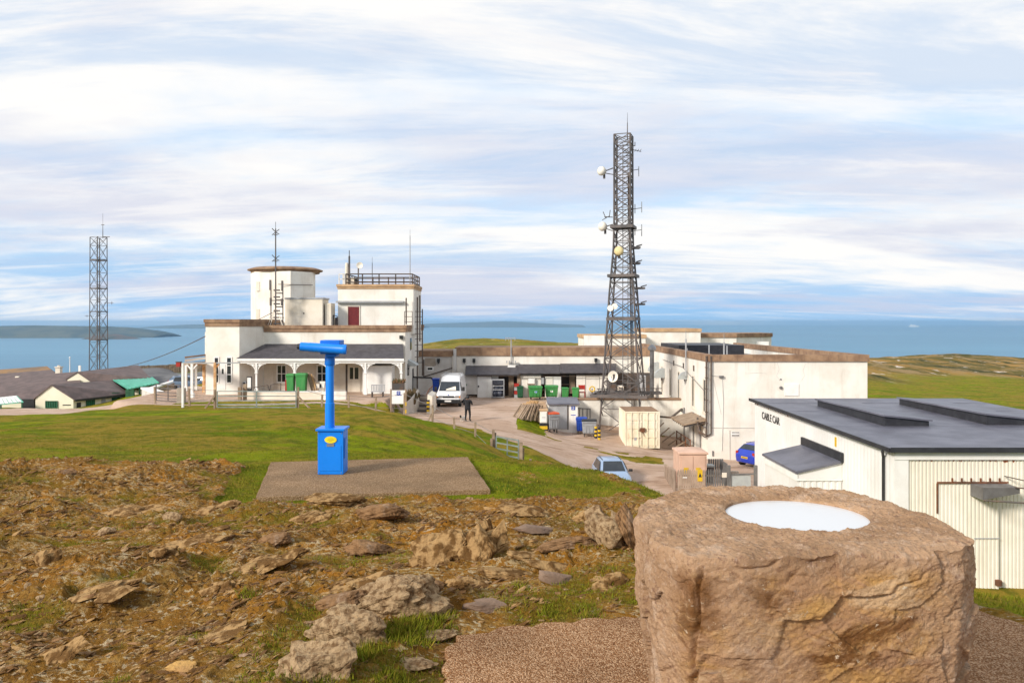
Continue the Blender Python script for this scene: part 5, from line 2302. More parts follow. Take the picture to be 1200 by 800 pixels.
def left_mast():
 Y = 130.0
 xc = PX(115.5, Y)

 def z(py):
  return PZ(py, Y)
 s = Y / F
 lev = [(z(470), 9.6 * s * 1.05), (z(360), 9.2 * s), (z(278), 8.9 * s)]
 r, cor, Rz = lattice('lattice_mast', (xc, Y, z(470)), lev, math.radians(200), 'slender straight lattice mast rising behind the slate roofs on the left', .075, .042, 1.75)
 for py in (305, 338, 365, 398):
  R = Rz(z(py)) * 1.02
  mb = MB()
  for i in range(4):
   mb.beam((*cor(i, R), z(py)), (*cor(i + 1, R), z(py)), .16)
  mb.build('ring', STEELM, r)
 mb = MB()
 for dx in (-.25, .15):
  mb.tube((xc + dx, Y, z(470)), (xc + dx, Y, z(280)), .06, 5)
 zz = z(468)
 while zz < z(282):
  mb.beam((xc - .25, Y, zz), (xc + .15, Y, zz), .05)
  zz += .8
 mb.build('ladder', STEELM, r)

 def pt(px, py):
  return (PX(px, Y), Y, z(py))
 mb = MB()
 mb.tube(pt(120.5, 279), pt(120.5, 263), .07, 6, .04)
 mb.beam(pt(118.8, 263.5), pt(122.2, 263.5), .09)
 mb.tube(pt(120.5, 263), pt(120.5, 250), .02, 5)
 mb.beam(pt(121, 277.5), pt(128.5, 277.5), .10)
 mb.beam(pt(122, 355), pt(133, 355), .06)
 mb.beam(pt(131, 353), pt(131, 357), .05)
 mb.beam(pt(99.5, 370), pt(110, 370), .06)
 mb.beam(pt(102, 369), pt(102, 371.5), .05)
 mb.build('aerial_arm', STEELM, r)


left_mast()


# ------------------------------------------------------------------ aerials on the summit building
def aerial_mast():
 Y = 65.9
 x = PX(323, Y)
 zb = PZ(389, 65) + .033
 r = thing('aerial_mast', (x, Y, zb), 'tall thin roof aerial with panel antennas and a frame in front of the round tower', 'aerial')
 mb = MB()
 mb.tube((x, Y, zb), (x, Y, PZ(268, Y)), .07, 6, .05)
 mb.tube((x, Y, PZ(268, Y)), (x, Y, PZ(260, Y)), .02, 5)
 mb.build('pole', STEELM, r)
 mb = MB()
 for (py, w) in ((272, 3.4), (303, 3.4)):
  for a in (0, 1, 2, 3):
   dx, dz = ((-1, .9), (1, .8), (-1, -.8), (1, -.5))[a]
   mb.beam((x, Y, PZ(py, Y)), (x + dx * w * Y / F, Y + .2 * dx, PZ(py, Y) + dz * .32), .05)
  mb.beam((x - .17, Y, PZ(py + 3, Y)), (x + .17, Y, PZ(py + 3, Y)), .06)
 mb.build('turnstile_element', STEELM, r)
 for (px, y0, y1) in ((317.5, 328, 340), (331.5, 329, 341), (318, 349, 358), (331, 350, 358)):
  mb = MB()
  mb.box(PX(px - 1, Y), PX(px + 1, Y), Y - .25, Y - .1, PZ(y1, Y), PZ(y0, Y))
  mb.build('panel_antenna', STEELM, r)
 mb = MB()
 for px in (317.5, 323.2, 331.5):
  mb.tube((PX(px, Y), Y, zb), (PX(px, Y), Y, PZ(330, Y)), .05, 6)
 for py in (340, 348, 356, 364, 372, 379):
  mb.beam((PX(321, Y), Y - .03, PZ(py, Y)), (PX(328, Y), Y - .03, PZ(py, Y)), .18, .12)
  mb.beam((PX(324, Y), Y - .1, PZ(py + 3.5, Y)), (PX(331, Y), Y - .1, PZ(py + 3.5, Y)), .09, .1)
 for py in (352, 372):
  mb.beam((PX(316, Y), Y, PZ(py, Y)), (PX(333, Y), Y, PZ(py, Y)), .06)
 mb.build('support_frame', STEELM, r)
 mb = MB()
 mb.beam((PX(315, Y), Y - .4, zb + .08), (PX(333, Y), Y - .4, zb + .08), .35, .16)
 for px in (312, 316, 335):
  mb.beam((PX(px, Y), Y - .3, zb + .02), (PX(323, Y), Y, PZ(360, Y)), .045)
 mb.build('base_weight', CREAM, r)


aerial_mast()


def roof_aerials():
 Y = 69.5
 zc = PZ(333, 68.5) + .003
 # small dish on its pole
 x = PX(421.5, Y)
 r = thing('roof_dish', (x, Y, zc), 'small pinkish white round dish on a pole behind the roof railing', 'dish antenna')
 mb = MB()
 c = Vector((x + .02, Y - .1, PZ(311, Y)))
 rot = Vector((.1, -1, .1)).to_track_quat('Z', 'Y').to_matrix().to_4x4()
 mb.lathe([(.06, -.12), (.22, -.08), (.29, 0), (.28, .02), (.1, -.06), (.01, -.07)], 18, 0, Matrix.Translation(c) @ rot)
 mb.build('reflector', DISHW, r, smooth=True)
 mb = MB()
 mb.tube((x - .12, Y, zc), (x - .12, Y, PZ(312, Y)), .06, 6)
 mb.build('pole', STEELM, r)
 # thick dark pole, cream cylinder and thin whip aerials
 for (px, py, w, mt, lab, nm) in ((409.3, 300, .10, STEELM, 'thick dark pole at the left end of the roof railing', 'aerial_pole'),
                                     (406.3, 309, .17, CREAM, 'short fat cream cylinder aerial left of the dark pole', 'aerial_pole'),
                                     (436.2, 308, .035, STEELM, 'short thin whip aerial behind the middle of the railing', 'aerial_pole'),
                                     (480.5, 276, .045, GREY, 'tall pale whip aerial at the right end of the railing', 'aerial_pole')):
  x = PX(px, Y)
  r = thing(nm, (x, Y, zc), lab, 'aerial')
  mb = MB()
  mb.tube((x, Y, zc), (x, Y, PZ(py, Y)), w, 8, w * .8)
  mb.build('mast_tube', mt, r, smooth=True)
  mb = MB()
  if px < 407:
   mb.tube((x, Y, PZ(py, Y)), (x, Y, PZ(py, Y) + .08), w * .6, 8)
  else:
   mb.tube((x, Y, PZ(py, Y)), (x, Y, PZ(py, Y) + .5), w * .35, 6)
  mb.build('tip', mt, r)
 r = thing('roof_cabinet', (PX(415, Y), Y, zc), 'low grey equipment boxes behind the left part of the railing', 'cabinet')
 mb = MB()
 mb.box(PX(409, Y), PX(415, Y), Y, Y + .5, zc, PZ(325, Y))
 mb.build('box', CREAM, r)
 mb = MB()
 mb.box(PX(415.4, Y), PX(418.5, Y), Y + .05, Y + .5, zc, PZ(325.5, Y))
 mb.build('door', BLACK, r)
 # small pipework right of the cabin
 Y = 68.0
 r = thing('roof_pipework', (PX(392, Y), Y, PZ(389, 65)), 'small cluster of roof pipes between cabin and lookout storey', 'pipes')
 mb = MB()
 zb = PZ(389, 65) + .033
 for px, py in ((390.5, 369), (393.5, 372), (395.2, 371)):
  mb.tube((PX(px, Y), Y, zb), (PX(px, Y), Y, PZ(py, Y)), .07, 6)
 mb.beam((PX(389.5, Y), Y, PZ(370, Y)), (PX(395.5, Y), Y, PZ(370, Y)), .06)
 mb.build('pipe', STEELM, r)
 # thin poles on the flat roofed block
 for (px, y0, y1, Y, lab) in ((787, 440, 397, 58.5, 'thin pale pole fixed to the white flank of the block'), (848.5, 420, 401, 55, 'short thin pole on the roof edge of the block front')):
  r = thing('aerial_pole', (PX(px, Y), Y, PZ(y0, Y)), lab, 'aerial')
  mb = MB()
  xx = 12.9 - .12 if px < 800 else PX(px, Y)
  mb.tube((xx, Y, PZ(y0, Y)), (xx, Y, PZ(y1, Y)), .06, 6)
  mb.build('mast_tube', GREY, r)
  mb = MB()
  mb.tube((xx, Y, PZ(y1, Y)), (xx, Y, PZ(y1, Y) + .6), .02, 5)
  if px < 800:
   mb.beam((xx - .3, Y, PZ(y0, Y) + .1), (12.9, Y, PZ(y0, Y) + .1), .05)
  mb.build('tip', GREY, r)


roof_aerials()


# ------------------------------------------------------------------ tramway station roofs on the left
ROOFT = pmat('purple_slate', (0.165, 0.118, 0.108), (0.105, 0.078, 0.072), 0.9, 0.75, 0.3, 8)
ROOFL = pmat('lichened_slate', (0.30, 0.17, 0.07), (0.17, 0.12, 0.08), 0.35, 0.8, 0.3, 6)
GREENROOF = pmat('green_sheet_roof', (0.10, 0.42, 0.30), (0.07, 0.33, 0.23), 0.6, 0.5, 0.1, 6)
LIME = pmat('cream_wash', (0.80, 0.76, 0.60), (0.74, 0.69, 0.53), 0.5, 0.85, 0.1, 6)
GW = pmat('green_glazing_bars', (0.02, 0.14, 0.07), (0.015, 0.10, 0.05), 3, 0.4)


def gable_house(name, label, p, wall_m=None):
 """p: gable end corners (px left, px right, apex px, eave py, apex py, base py), depth Y, ridge end (px, py, Y2), eave end right (px, py, Y2)."""
 return None


def tram_station():
 zb = -12.2
 # front building: gable facing the viewer, roof running back to the right
 r = thing('tram_building', (PX(66, 100), 103, zb), 'cream gabled tram building with green barred windows and a slate roof', 'building')
 Yg = 100.0
 A, B, C = P(41.5, 467, Yg), P(86, 468, Yg), P(61, 451.5, Yg)     # eaves left, right, apex
 # ridge goes right and away: seen from (61,451.5) to (131,445.5)
 Y2 = 113.0
 R2 = P(131, 446.5, Y2)
 E2 = P(149.5, 461.5, 107.5)
 L2 = R2 + (A - C)
 mb = MB()
 mb.prism([(A.x, Yg, zb), (B.x, Yg, zb), B, C, A], (0, .25, 0))
 mb.build('gable_wall', LIME, r)
 mb = MB()
 mb.add([(B.x, Yg + .2, zb), B + Vector((0, .2, -.08)), E2 + Vector((-.15, .1, -.12)), (E2.x - .15, E2.y + .1, zb)], [(0, 1, 2, 3)])
 mb.add([(B.x - .3, Yg + .3, zb), B + Vector((-.3, .3, -.08)), E2 + Vector((-.45, .25, -.12)), (E2.x - .45, E2.y + .25, zb)], [(0, 1, 2, 3)])
 w = mb.build('side_wall', LIME, r)
 o = Vector((0, 0, .14))
 mb = MB()
 mb.prism([C + Vector((0, -.15, 0)), B + Vector((.25, -.15, -.12)), E2 + Vector((.2, 0, -.05)), R2], o)
 mb.prism([C + Vector((0, -.15, 0)), R2, L2, A + Vector((-.2, -.15, -.1))], o)
 mb.build('roof', ROOFT, r)
 mb = MB()
 mb.beam(B + Vector((.28, -.1, -.12)), E2 + Vector((.25, 0, -.12)), .18, .24)
 mb.build('gutter', BLACK, r)

 def gwin(p0, p1, y0, y1, Y, par):
  mb = MB()
  mb.box(PX(p0, Y), PX(p1, Y), Y - .06, Y + .02, PZ(y1, Y), PZ(y0, Y))
  ww = mb.build('window', GW, par)
  mb = MB()
  n = 5
  for k in range(n + 1):
   x = PX(p0 + (p1 - p0) * k / n, Y)
   mb.box(x - .05, x + .05, Y - .12, Y - .063, PZ(y1, Y), PZ(y0, Y))
  mb.box(PX(p0, Y), PX(p1, Y), Y - .13, Y - .121, PZ(y0 + .9, Y), PZ(y0, Y))
  mb.build('frame', GREEND, ww)
 gwin(54, 67.5, 469.5, 478, Yg, r)
 mb = MB()
 for k in range(9):
  mb.box(PX(73.5 + k * 1.1, Yg), PX(74.2 + k * 1.1, Yg), Yg - .03, Yg - .003, PZ(475, Yg), PZ(473.8, Yg))
 mb.build('wall_lettering', BLACK, r)
 # windows in the side wall, following it
 def side(f0, f1, z0, z1, mt, nm, m2=None):
  b0 = Vector((B.x, Yg + .2, 0))
  b1 = Vector((E2.x - .15, E2.y + .1, 0))
  n = Vector((b1.y - b0.y, -(b1.x - b0.x), 0)).normalized()
  p, q = b0.lerp(b1, f0) + n * .03, b0.lerp(b1, f1) + n * .03
  mb = MB()
  mb.prism([(p.x, p.y, z0), (q.x, q.y, z0), (q.x, q.y, z1), (p.x, p.y, z1)], n * .06)
  ww = mb.build(nm, mt, r)
  if m2:
   mb = MB()
   for k in range(5):
    a = p.lerp(q, k / 4) + n * .061
    mb.beam((a.x, a.y, z0), (a.x, a.y, z1), .08)
   mb.build('frame', m2, ww)
 side(.04, .11, -10.9, -10.2, BLACK, 'wall_sign')
 side(.21, .36, -11.6, -9.9, GW, 'window', GREEND)
 side(.50, .57, -10.9, -9.8, GREY, 'vent')
 side(.70, .84, -11.2, -9.4, GW, 'window', GREEND)
 # green sheet canopy at its right end
 r = thing('green_canopy', (PX(160, 106), 106, -11), 'turquoise green sheet canopy at the right end of the tram building', 'canopy')
 mb = MB()
 c = [P(132, 445.5, 113), P(178, 443, 115), P(186, 449.5, 108), P(150, 456.5, 106)]
 mb.prism(c, (0, 0, .12))
 mb.build('roof_sheet', GREENROOF, r)
 mb = MB()
 for k in range(9):
  a, b_ = c[0].lerp(c[1], k / 8), c[3].lerp(c[2], k / 8)
  mb.beam(a + Vector((0, 0, .15)), b_ + Vector((0, 0, .15)), .10, .08)
 mb.build('sheet_rib', GREENROOF, r)
 mb = MB()
 p1, p2 = P(152.5, 456, 106.3), P(163, 454.5, 107)
 mb.beam((p1.x, p1.y, zb), p1, 1.1, .3)
 mb.build('green_door', GREEND, r)
 mb = MB()
 for k in (0.0, .35, .7, 1.0):
  q = c[3].lerp(c[2], k)
  mb.beam((q.x, q.y + .2, zb + .5), q + Vector((0, .2, 0)), .16)
 mb.build('canopy_post', GREEND, r)
 mb = MB()
 a, b_ = P(157, 457, 107.5), P(163, 456, 108)
 mb.box(a.x, a.x + 1.3, a.y, a.y + .2, zb, a.z)
 mb.build('canopy_wall', LIME, r)
 # long roof behind
 r = thing('tram_building', (PX(30, 112), 114, zb), 'long dark slate roofed tram shed behind the cream gable', 'building')
 Yb = 118
 ridge0, ridge1 = P(-60, 449, Yb), P(94, 436.2, Yb)
 eave0, eave1 = P(-60, 470, 105), P(34, 470, 104.5)
 eave2 = P(94, 450, 110)
 mb = MB()
 mb.prism([ridge0, ridge1, eave2, eave1, eave0], (0, 0, .15))
 mb.prism([ridge0, ridge1, ridge1 + Vector((0, 8, -3)), ridge0 + Vector((0, 8, -3))], (0, 0, .14))
 mb.build('roof', ROOFT, r)
 mb = MB()
 mb.add([(eave0.x, eave0.y + .4, zb), (eave1.x, eave1.y + .4, zb), eave1 + Vector((0, .4, -.02)), eave0 + Vector((0, .4, -.02))], [(0, 1, 2, 3)])
 mb.build('wall', LIME, r)
 mb = MB()
 q = P(20.5, 443.5, 117.5)
 mb.box(q.x - .25, q.x + .3, q.y - .2, q.y + .2, q.z - .4, q.z + .35)
 mb.build('roof_cowl', CREAM, r)
 # little cream gable between the roofs
 r = thing('tram_building', (PX(92, 116), 116, zb), 'small cream gable and long slate roof rising to the stone wall', 'building')
 Yc = 112
 a, b_, t = P(79, 444.5, Yc), P(105.5, 447, Yc), P(91, 436.8, Yc)
 mb = MB()
 mb.prism([(a.x, Yc, zb), (b_.x, Yc, zb), b_, t, a], (0, .3, 0))
 mb.build('gable_wall', LIME, r)
 r2 = P(162, 428.8, 127)
 e2 = P(177, 444.5, 114)
 mb = MB()
 mb.prism([t + Vector((0, -.1, .02)), r2, e2, b_ + Vector((.2, -.1, -.05))], (0, 0, .15))
 mb.prism([t + Vector((0, -.1, .02)), r2, r2 + Vector((-3, 4, -3)), a + Vector((-.2, -.1, -.05))], (0, 0, .14))
 mb.build('roof', ROOFT, r)
 mb = MB()
 q = P(93, 434, 113)
 mb.box(q.x - .15, q.x + .15, q.y, q.y + .2, q.z - .8, q.z + .7)
 mb.build('vent_pipe', WHITE2, r)
 # lichen covered roof furthest back
 r = thing('tram_building', (PX(20, 130), 130, zb), 'furthest tram shed with an orange lichened roof and end chimney', 'building')
 Yd = 132
 r0, r1 = P(-70, 439, Yd), P(55, 430, Yd)
 e0, e1 = P(-70, 452, 124), P(67, 439.5, 122)
 mb = MB()
 m0, m1 = r0.lerp(e0, .45), r1.lerp(e1, .45)
 mb.prism([r0, r1, m1, m0], (0, 0, .15))
 mb.prism([r0, r1, r1 + Vector((1, 7, -4)), r0 + Vector((0, 7, -4))], (0, 0, .14))
 lich = mb.build('roof', ROOFL, r)
 mb = MB()
 mb.prism([m0, m1, e1, e0], (0, 0, .152))
 mb.build('lower_roof', ROOFT, r)
 mb = MB()
 mb.box(PX(-60, Yd), PX(50, Yd), Yd - 5, Yd + 5, zb, -9.5)
 mb.build('wall', LIME, r)
 q = P(69, 437, 121)
 mb = MB()
 mb.box(q.x - .35, q.x + .35, q.y - .35, q.y + .35, zb, PZ(430.5, 121))
 mb.box(q.x - .45, q.x + .45, q.y - .45, q.y + .45, PZ(430.5, 121) + .003, PZ(429.5, 121))
 mb.tube((q.x, q.y, PZ(429.4, 121)), (q.x, q.y, PZ(428, 121)), .2, 8)
 mb.build('chimney', CREAM, r)
 # slim white pole
 r = thing('flag_pole', (PX(81.8, 125), 125, zb), 'slim white pole among the tram roofs against the sea', 'pole')
 mb = MB()
 mb.tube((PX(81.8, 125), 125, zb), (PX(81.8, 125), 125, PZ(419.5, 125)), .13, 6, .06)
 mb.build('shaft', WHITE2, r)
 mb = MB()
 mb.lathe([(.10, 0), (.13, .12), (.02, .22)], 8, 0, Matrix.Translation((PX(81.8, 125), 125, PZ(419.5, 125))))
 mb.build('finial', WHITE2, r)
 # green awning at far left
 r = thing('green_awning', (PX(10, 98), 98, -11), 'pale striped green awning at the left edge', 'awning')
 c = [P(-14, 468, 101), P(20, 464.5, 101), P(27.5, 471.5, 97.5), P(-14, 476, 97.5)]
 mb = MB()
 mb.prism(c, (0, 0, .1))
 mb.build('awning_sheet', GREENROOF, r)
 mb = MB()
 for k in range(8):
  a, b_ = c[0].lerp(c[1], (k + .3) / 8), c[3].lerp(c[2], (k + .3) / 8)
  mb.beam(a + Vector((0, 0, .12)), b_ + Vector((0, 0, .12)), .45, .03)
 mb.build('pale_stripe', WHITE2, r)
 mb = MB()
 for q in (c[2], c[3].lerp(c[2], .4)):
  mb.beam((q.x - .3, q.y + .2, zb), (q.x - .3, q.y + .2, q.z), .14)
 mb.build('awning_post', GREEND, r)
 mb = MB()
 q = P(33, 472, 101)
 mb.box(PX(25, 103), PX(40, 103), 103, 103.3, zb, PZ(467.5, 103))
 mb.build('opening_shade', BLACK, r)  # black slab standing in for the shade inside an opening


tram_station()


def left_walls():
 # dry stone wall along the car park edge
 STONE = pmat('dry_stone', (0.22, 0.17, 0.12), (0.12, 0.09, 0.065), 1.8, 0.95, 0.9, 4)
 mb = MB()
 a, b_ = P(143, 430.5, 150), P(246, 424.5, 152)
 n = 40
 for k in range(n):
  p, q = a.lerp(b_, k / n), a.lerp(b_, (k + 1) / n)
  h = .9 + .25 * random.random()
  mb.box(p.x, q.x - .01, p.y, p.y + .6, p.z - 1.6, p.z + .15 * random.random())
 o = mb.build('stone_wall', STONE)
 tag(o, 'brown dry stone wall along the top of the grey car park', 'wall')
 # car park tarmac: a sheet lying on the ground
 us = np.linspace(0, 1, 40)
 Xg = np.array([[PX(118 + 135 * u, y) for u in us] for y in np.linspace(116, 150, 24)])
 Yg = np.repeat(np.linspace(116, 150, 24)[:, None], 40, 1)
 Zg = relief(Xg, Yg)[0] + .10
 V = np.stack([Xg, Yg, Zg], -1).reshape(-1, 3)
 idx = np.arange(V.shape[0]).reshape(24, 40)
 fc = np.stack([idx[:-1, :-1], idx[:-1, 1:], idx[1:, 1:], idx[1:, :-1]], -1).reshape(-1, 4)
 o = grid_object('car_park', V, fc, None, TARMAC)
 tag(o, 'grey car park surface beyond the pergola', 'car park', kind='structure')
 # low wall with white sloping top
 r = thing('boundary_wall', (PX(165, 72), 72, -7), 'stone wall with a white sloping coping by the tram canopy', 'wall')
 a, b_ = P(166, 456, 72), P(180, 461, 66)
 mb = MB()
 mb.prism([a + Vector((0, 0, -2.2)), b_ + Vector((0, 0, -2.0)), b_, a], (.8, .1, 0))
 mb.build('wall', DULL, r)
 mb = MB()
 mb.prism([a + Vector((-.1, 0, .02)), b_ + Vector((-.1, -.1, .02)), b_ + Vector((.9, 0, .02)), a + Vector((.9, .1, .02))], (0, 0, .16))
 mb.build('coping', WHITE2, r)
 r = thing('sloping_shelter', (PX(187, 80), 80, -7), 'low brown lean roof with pale edge behind the field gate', 'shelter')
 c = [P(174, 455, 74), P(203, 446, 84), P(203, 447.6, 82), P(176, 457.5, 73)]
 mb = MB()
 mb.prism(c, (0, 0, .1))
 mb.build('roof_sheet', WHITE2, r)
 mb = MB()
 mb.prism([P(178, 458, 75), P(203, 448.5, 84), P(203, 456, 84), P(182, 462, 76)], (0, .3, 0))
 mb.build('side_boards', WOOD, r)


left_walls()


def pergola():
 Y = 63.0
 r = thing('pergola', (PX(230, Y), Y, FLOOR), 'white and rusty orange open pergola frame left of the summit building', 'pergola')
 OR = pmat('rusty_orange_paint', (0.50, 0.20, 0.04), (0.66, 0.50, 0.32), 2.0, 0.7)
 zt = PZ(424.5, 62)
 mb = MB()
 for (px, yy) in ((218, 66), (225, 60), (229.5, 66.5)):
  mb = MB()
  x = PX(px, yy)
  mb.beam((x, yy, FLOOR + .01), (x, yy, PZ(426, yy)), .17)
  mb.box(x - .16, x + .16, yy - .16, yy + .16, FLOOR + .01, FLOOR + .35)
  mb.build('white_post', WHITE2, r)
 for (px, yy) in ((239, 64.5),):
  mb = MB()
  x = PX(px, yy)
  mb.beam((x, yy, FLOOR + .01), (x, yy, PZ(425, yy)), .2)
  mb.build('orange_post', OR, r)
 mb = MB()
 mb.beam(P(216, 426, 60), P(242, 426, 61), .14, .2)
 mb.beam(P(216, 426, 66), P(242, 425, 66.5), .14, .2)
 for k in range(5):
  px = 218 + 5 * k
  mb.beam(P(px, 425.5, 60), P(px + 1, 425.5, 66.5), .1, .12)
 mb.build('beam', OR, r)
 mb = MB()
 mb.prism([P(216.5, 419.8, 62), P(243, 416.4, 63.5), P(243, 416.4, 68), P(216.5, 419.4, 67)], (0, 0, .12))
 mb.build('top_board', COPING, r)
 mb = MB()
 mb.prism([P(216.5, 424, 62.1), P(243, 420.5, 63.6), P(243, 418, 63.6), P(216.5, 421, 62.1)], (0, .08, 0))
 mb.build('fascia', WHITE2, r)
 mb = MB()
 for s in (-1, 1):
  mb.beam(P(225, 434, 60), P(225 + s * 6, 427, 60), .09)
 mb.build('knee_brace', WHITE2, r)
 # scaffold frame nearer the viewer: two tall posts and a rail
 Y = 52.0
 r = thing('post_frame', (PX(230, Y), Y, gz(PX(205, Y), Y)), 'tall white post and orange post joined by a thin top rail before the building', 'frame')
 mb = MB()
 x = PX(214.2, Y)
 mb.beam((x, Y, gz(x, Y) - .1), (x, Y, PZ(425, Y)), .13)
 mb.build('white_post', WHITE2, r)
 mb = MB()
 x2 = PX(252, Y)
 mb.beam((x2, Y, gz(x2, Y) - .1), (x2, Y, PZ(424.5, Y)), .15)
 mb.build('orange_post', OR, r)
 mb = MB()
 mb.beam((x, Y, PZ(425.5, Y)), (PX(281, Y), Y, PZ(425, Y)), .10, .08)
 mb.build('top_rail', GREY, r)
 mb = MB()
 for k in range(2):
  x3 = PX(265, Y)
 mb.beam((x2, Y, PZ(433, Y)), (PX(257, Y), Y, PZ(426, Y)), .07)
 mb.beam((x2, Y, PZ(432, Y)), (PX(254, Y), Y, PZ(426, Y)), .05)
 mb.build('knee_brace', OR, r)
 # red lantern
 x = PX(209.5, Y)
 r = thing('red_lamp', (x, Y, PZ(427, Y)), 'small dark red box lamp beside the tall white post', 'lamp')
 mb = MB()
 mb.box(x - .13, x + .13, Y - .13, Y + .13, PZ(429.5, Y), PZ(424.5, Y))
 mb.build('lens', REDP, r)
 mb = MB()
 mb.box(x - .16, x + .16, Y - .16, Y + .16, PZ(424.5, Y) + .002, PZ(423.5, Y))
 mb.beam((x, Y, PZ(427, Y)), (PX(213.7, Y), Y, PZ(427, Y)), .05)
 mb.build('bracket', STEELD, r)


pergola()


def overhead_cable():
 a, b_ = P(240.6, 394, 62.7), P(140, 431, 92)
 mb = MB()
 pts = []
 for k in range(17):
  t = k / 16
  p = a.lerp(b_, t)
  p.z -= .35 * 4 * t * (1 - t)
  pts.append(p)
 mb.path(pts, .035, 5)
 o = mb.build('overhead_cable', STEELD)
 tag(o, 'black overhead cable from the summit building down to the tram roofs', 'cable')
 a, b_ = P(319.5, 366, 65.6), P(281, 383, 63.5)
 mb = MB()
 mb.path([a, a.lerp(b_, .5) + Vector((0, 0, -.1)), b_], .025, 5)
 o = mb.build('overhead_cable', STEELD)
 tag(o, 'thin stay wire from the aerial frame to the bay coping', 'cable')


overhead_cable()

# ------------------------------------------------------------------ vehicles (local frame: +x forward, origin on the ground under the middle)
def paint(name, c, rough=.28):
 return pmat(name, c, tuple(v * .9 for v in c), 1.2, rough, spec=.5, coat=.4)


def ring(x, zb, zs, zt, wb, ws, wt):
 zm = zb + (zs - zb) * .45
 return [(x, -wb, zb), (x, -ws, zm), (x, -ws, zs - .06), (x, -ws * .985 if wt > ws * .97 else -(ws * .6 + wt * .4) if zt - zs < .12 else -ws * .97, zs),
   (x, -wt, zt - .05 if zt - zs > .12 else zt - .02), (x, -wt * .72, zt),
   (x, wt * .72, zt), (x, wt, zt - .05 if zt - zs > .12 else zt - .02),
   (x, ws * .985 if wt > ws * .97 else (ws * .6 + wt * .4) if zt - zs < .12 else ws * .97, zs), (x, ws, zs - .06), (x, ws, zm), (x, wb, zb)]


def wheel_set(r, xs, half, rad, wide=.2):
 for x in xs:
  for s in (-1, 1):
   Mx = Matrix.Translation((x, s * half, rad)) @ Matrix.Rotation(-s * PI / 2, 4, 'X')
   mb = MB()
   mb.lathe([(rad * .62, -wide * .5), (rad * .96, -wide * .5), (rad, -wide * .3), (rad, wide * .3), (rad * .96, wide * .5), (rad * .64, wide * .5), (rad * .60, wide * .2)], 22, 0, Mx)
   w = mb.build('wheel', RUBBER, r, smooth=True)
   mb = MB()
   mb.lathe([(rad * .62, -.02), (rad * .64, wide * .42), (rad * .55, wide * .44), (rad * .5, wide * .2), (rad * .22, wide * .28), (.01, wide * .30)], 20, 0, Mx)
   for k in range(5):
    a = 2 * PI * k / 5
    mb.beam(Mx @ Vector((rad * .15 * math.cos(a), rad * .15 * math.sin(a), wide * .33)), Mx @ Vector((rad * .56 * math.cos(a), rad * .56 * math.sin(a), wide * .36)), .05, .03)
   mb.build('rim', CHROME, w)


def quad(mb, pts, off=.012, thick=.008):
 a, b_, c, d = [Vector(p) for p in pts]
 n = (b_ - a).cross(d - a).normalized()
 mb.prism([p + n * off for p in (a, b_, c, d)], n * thick)


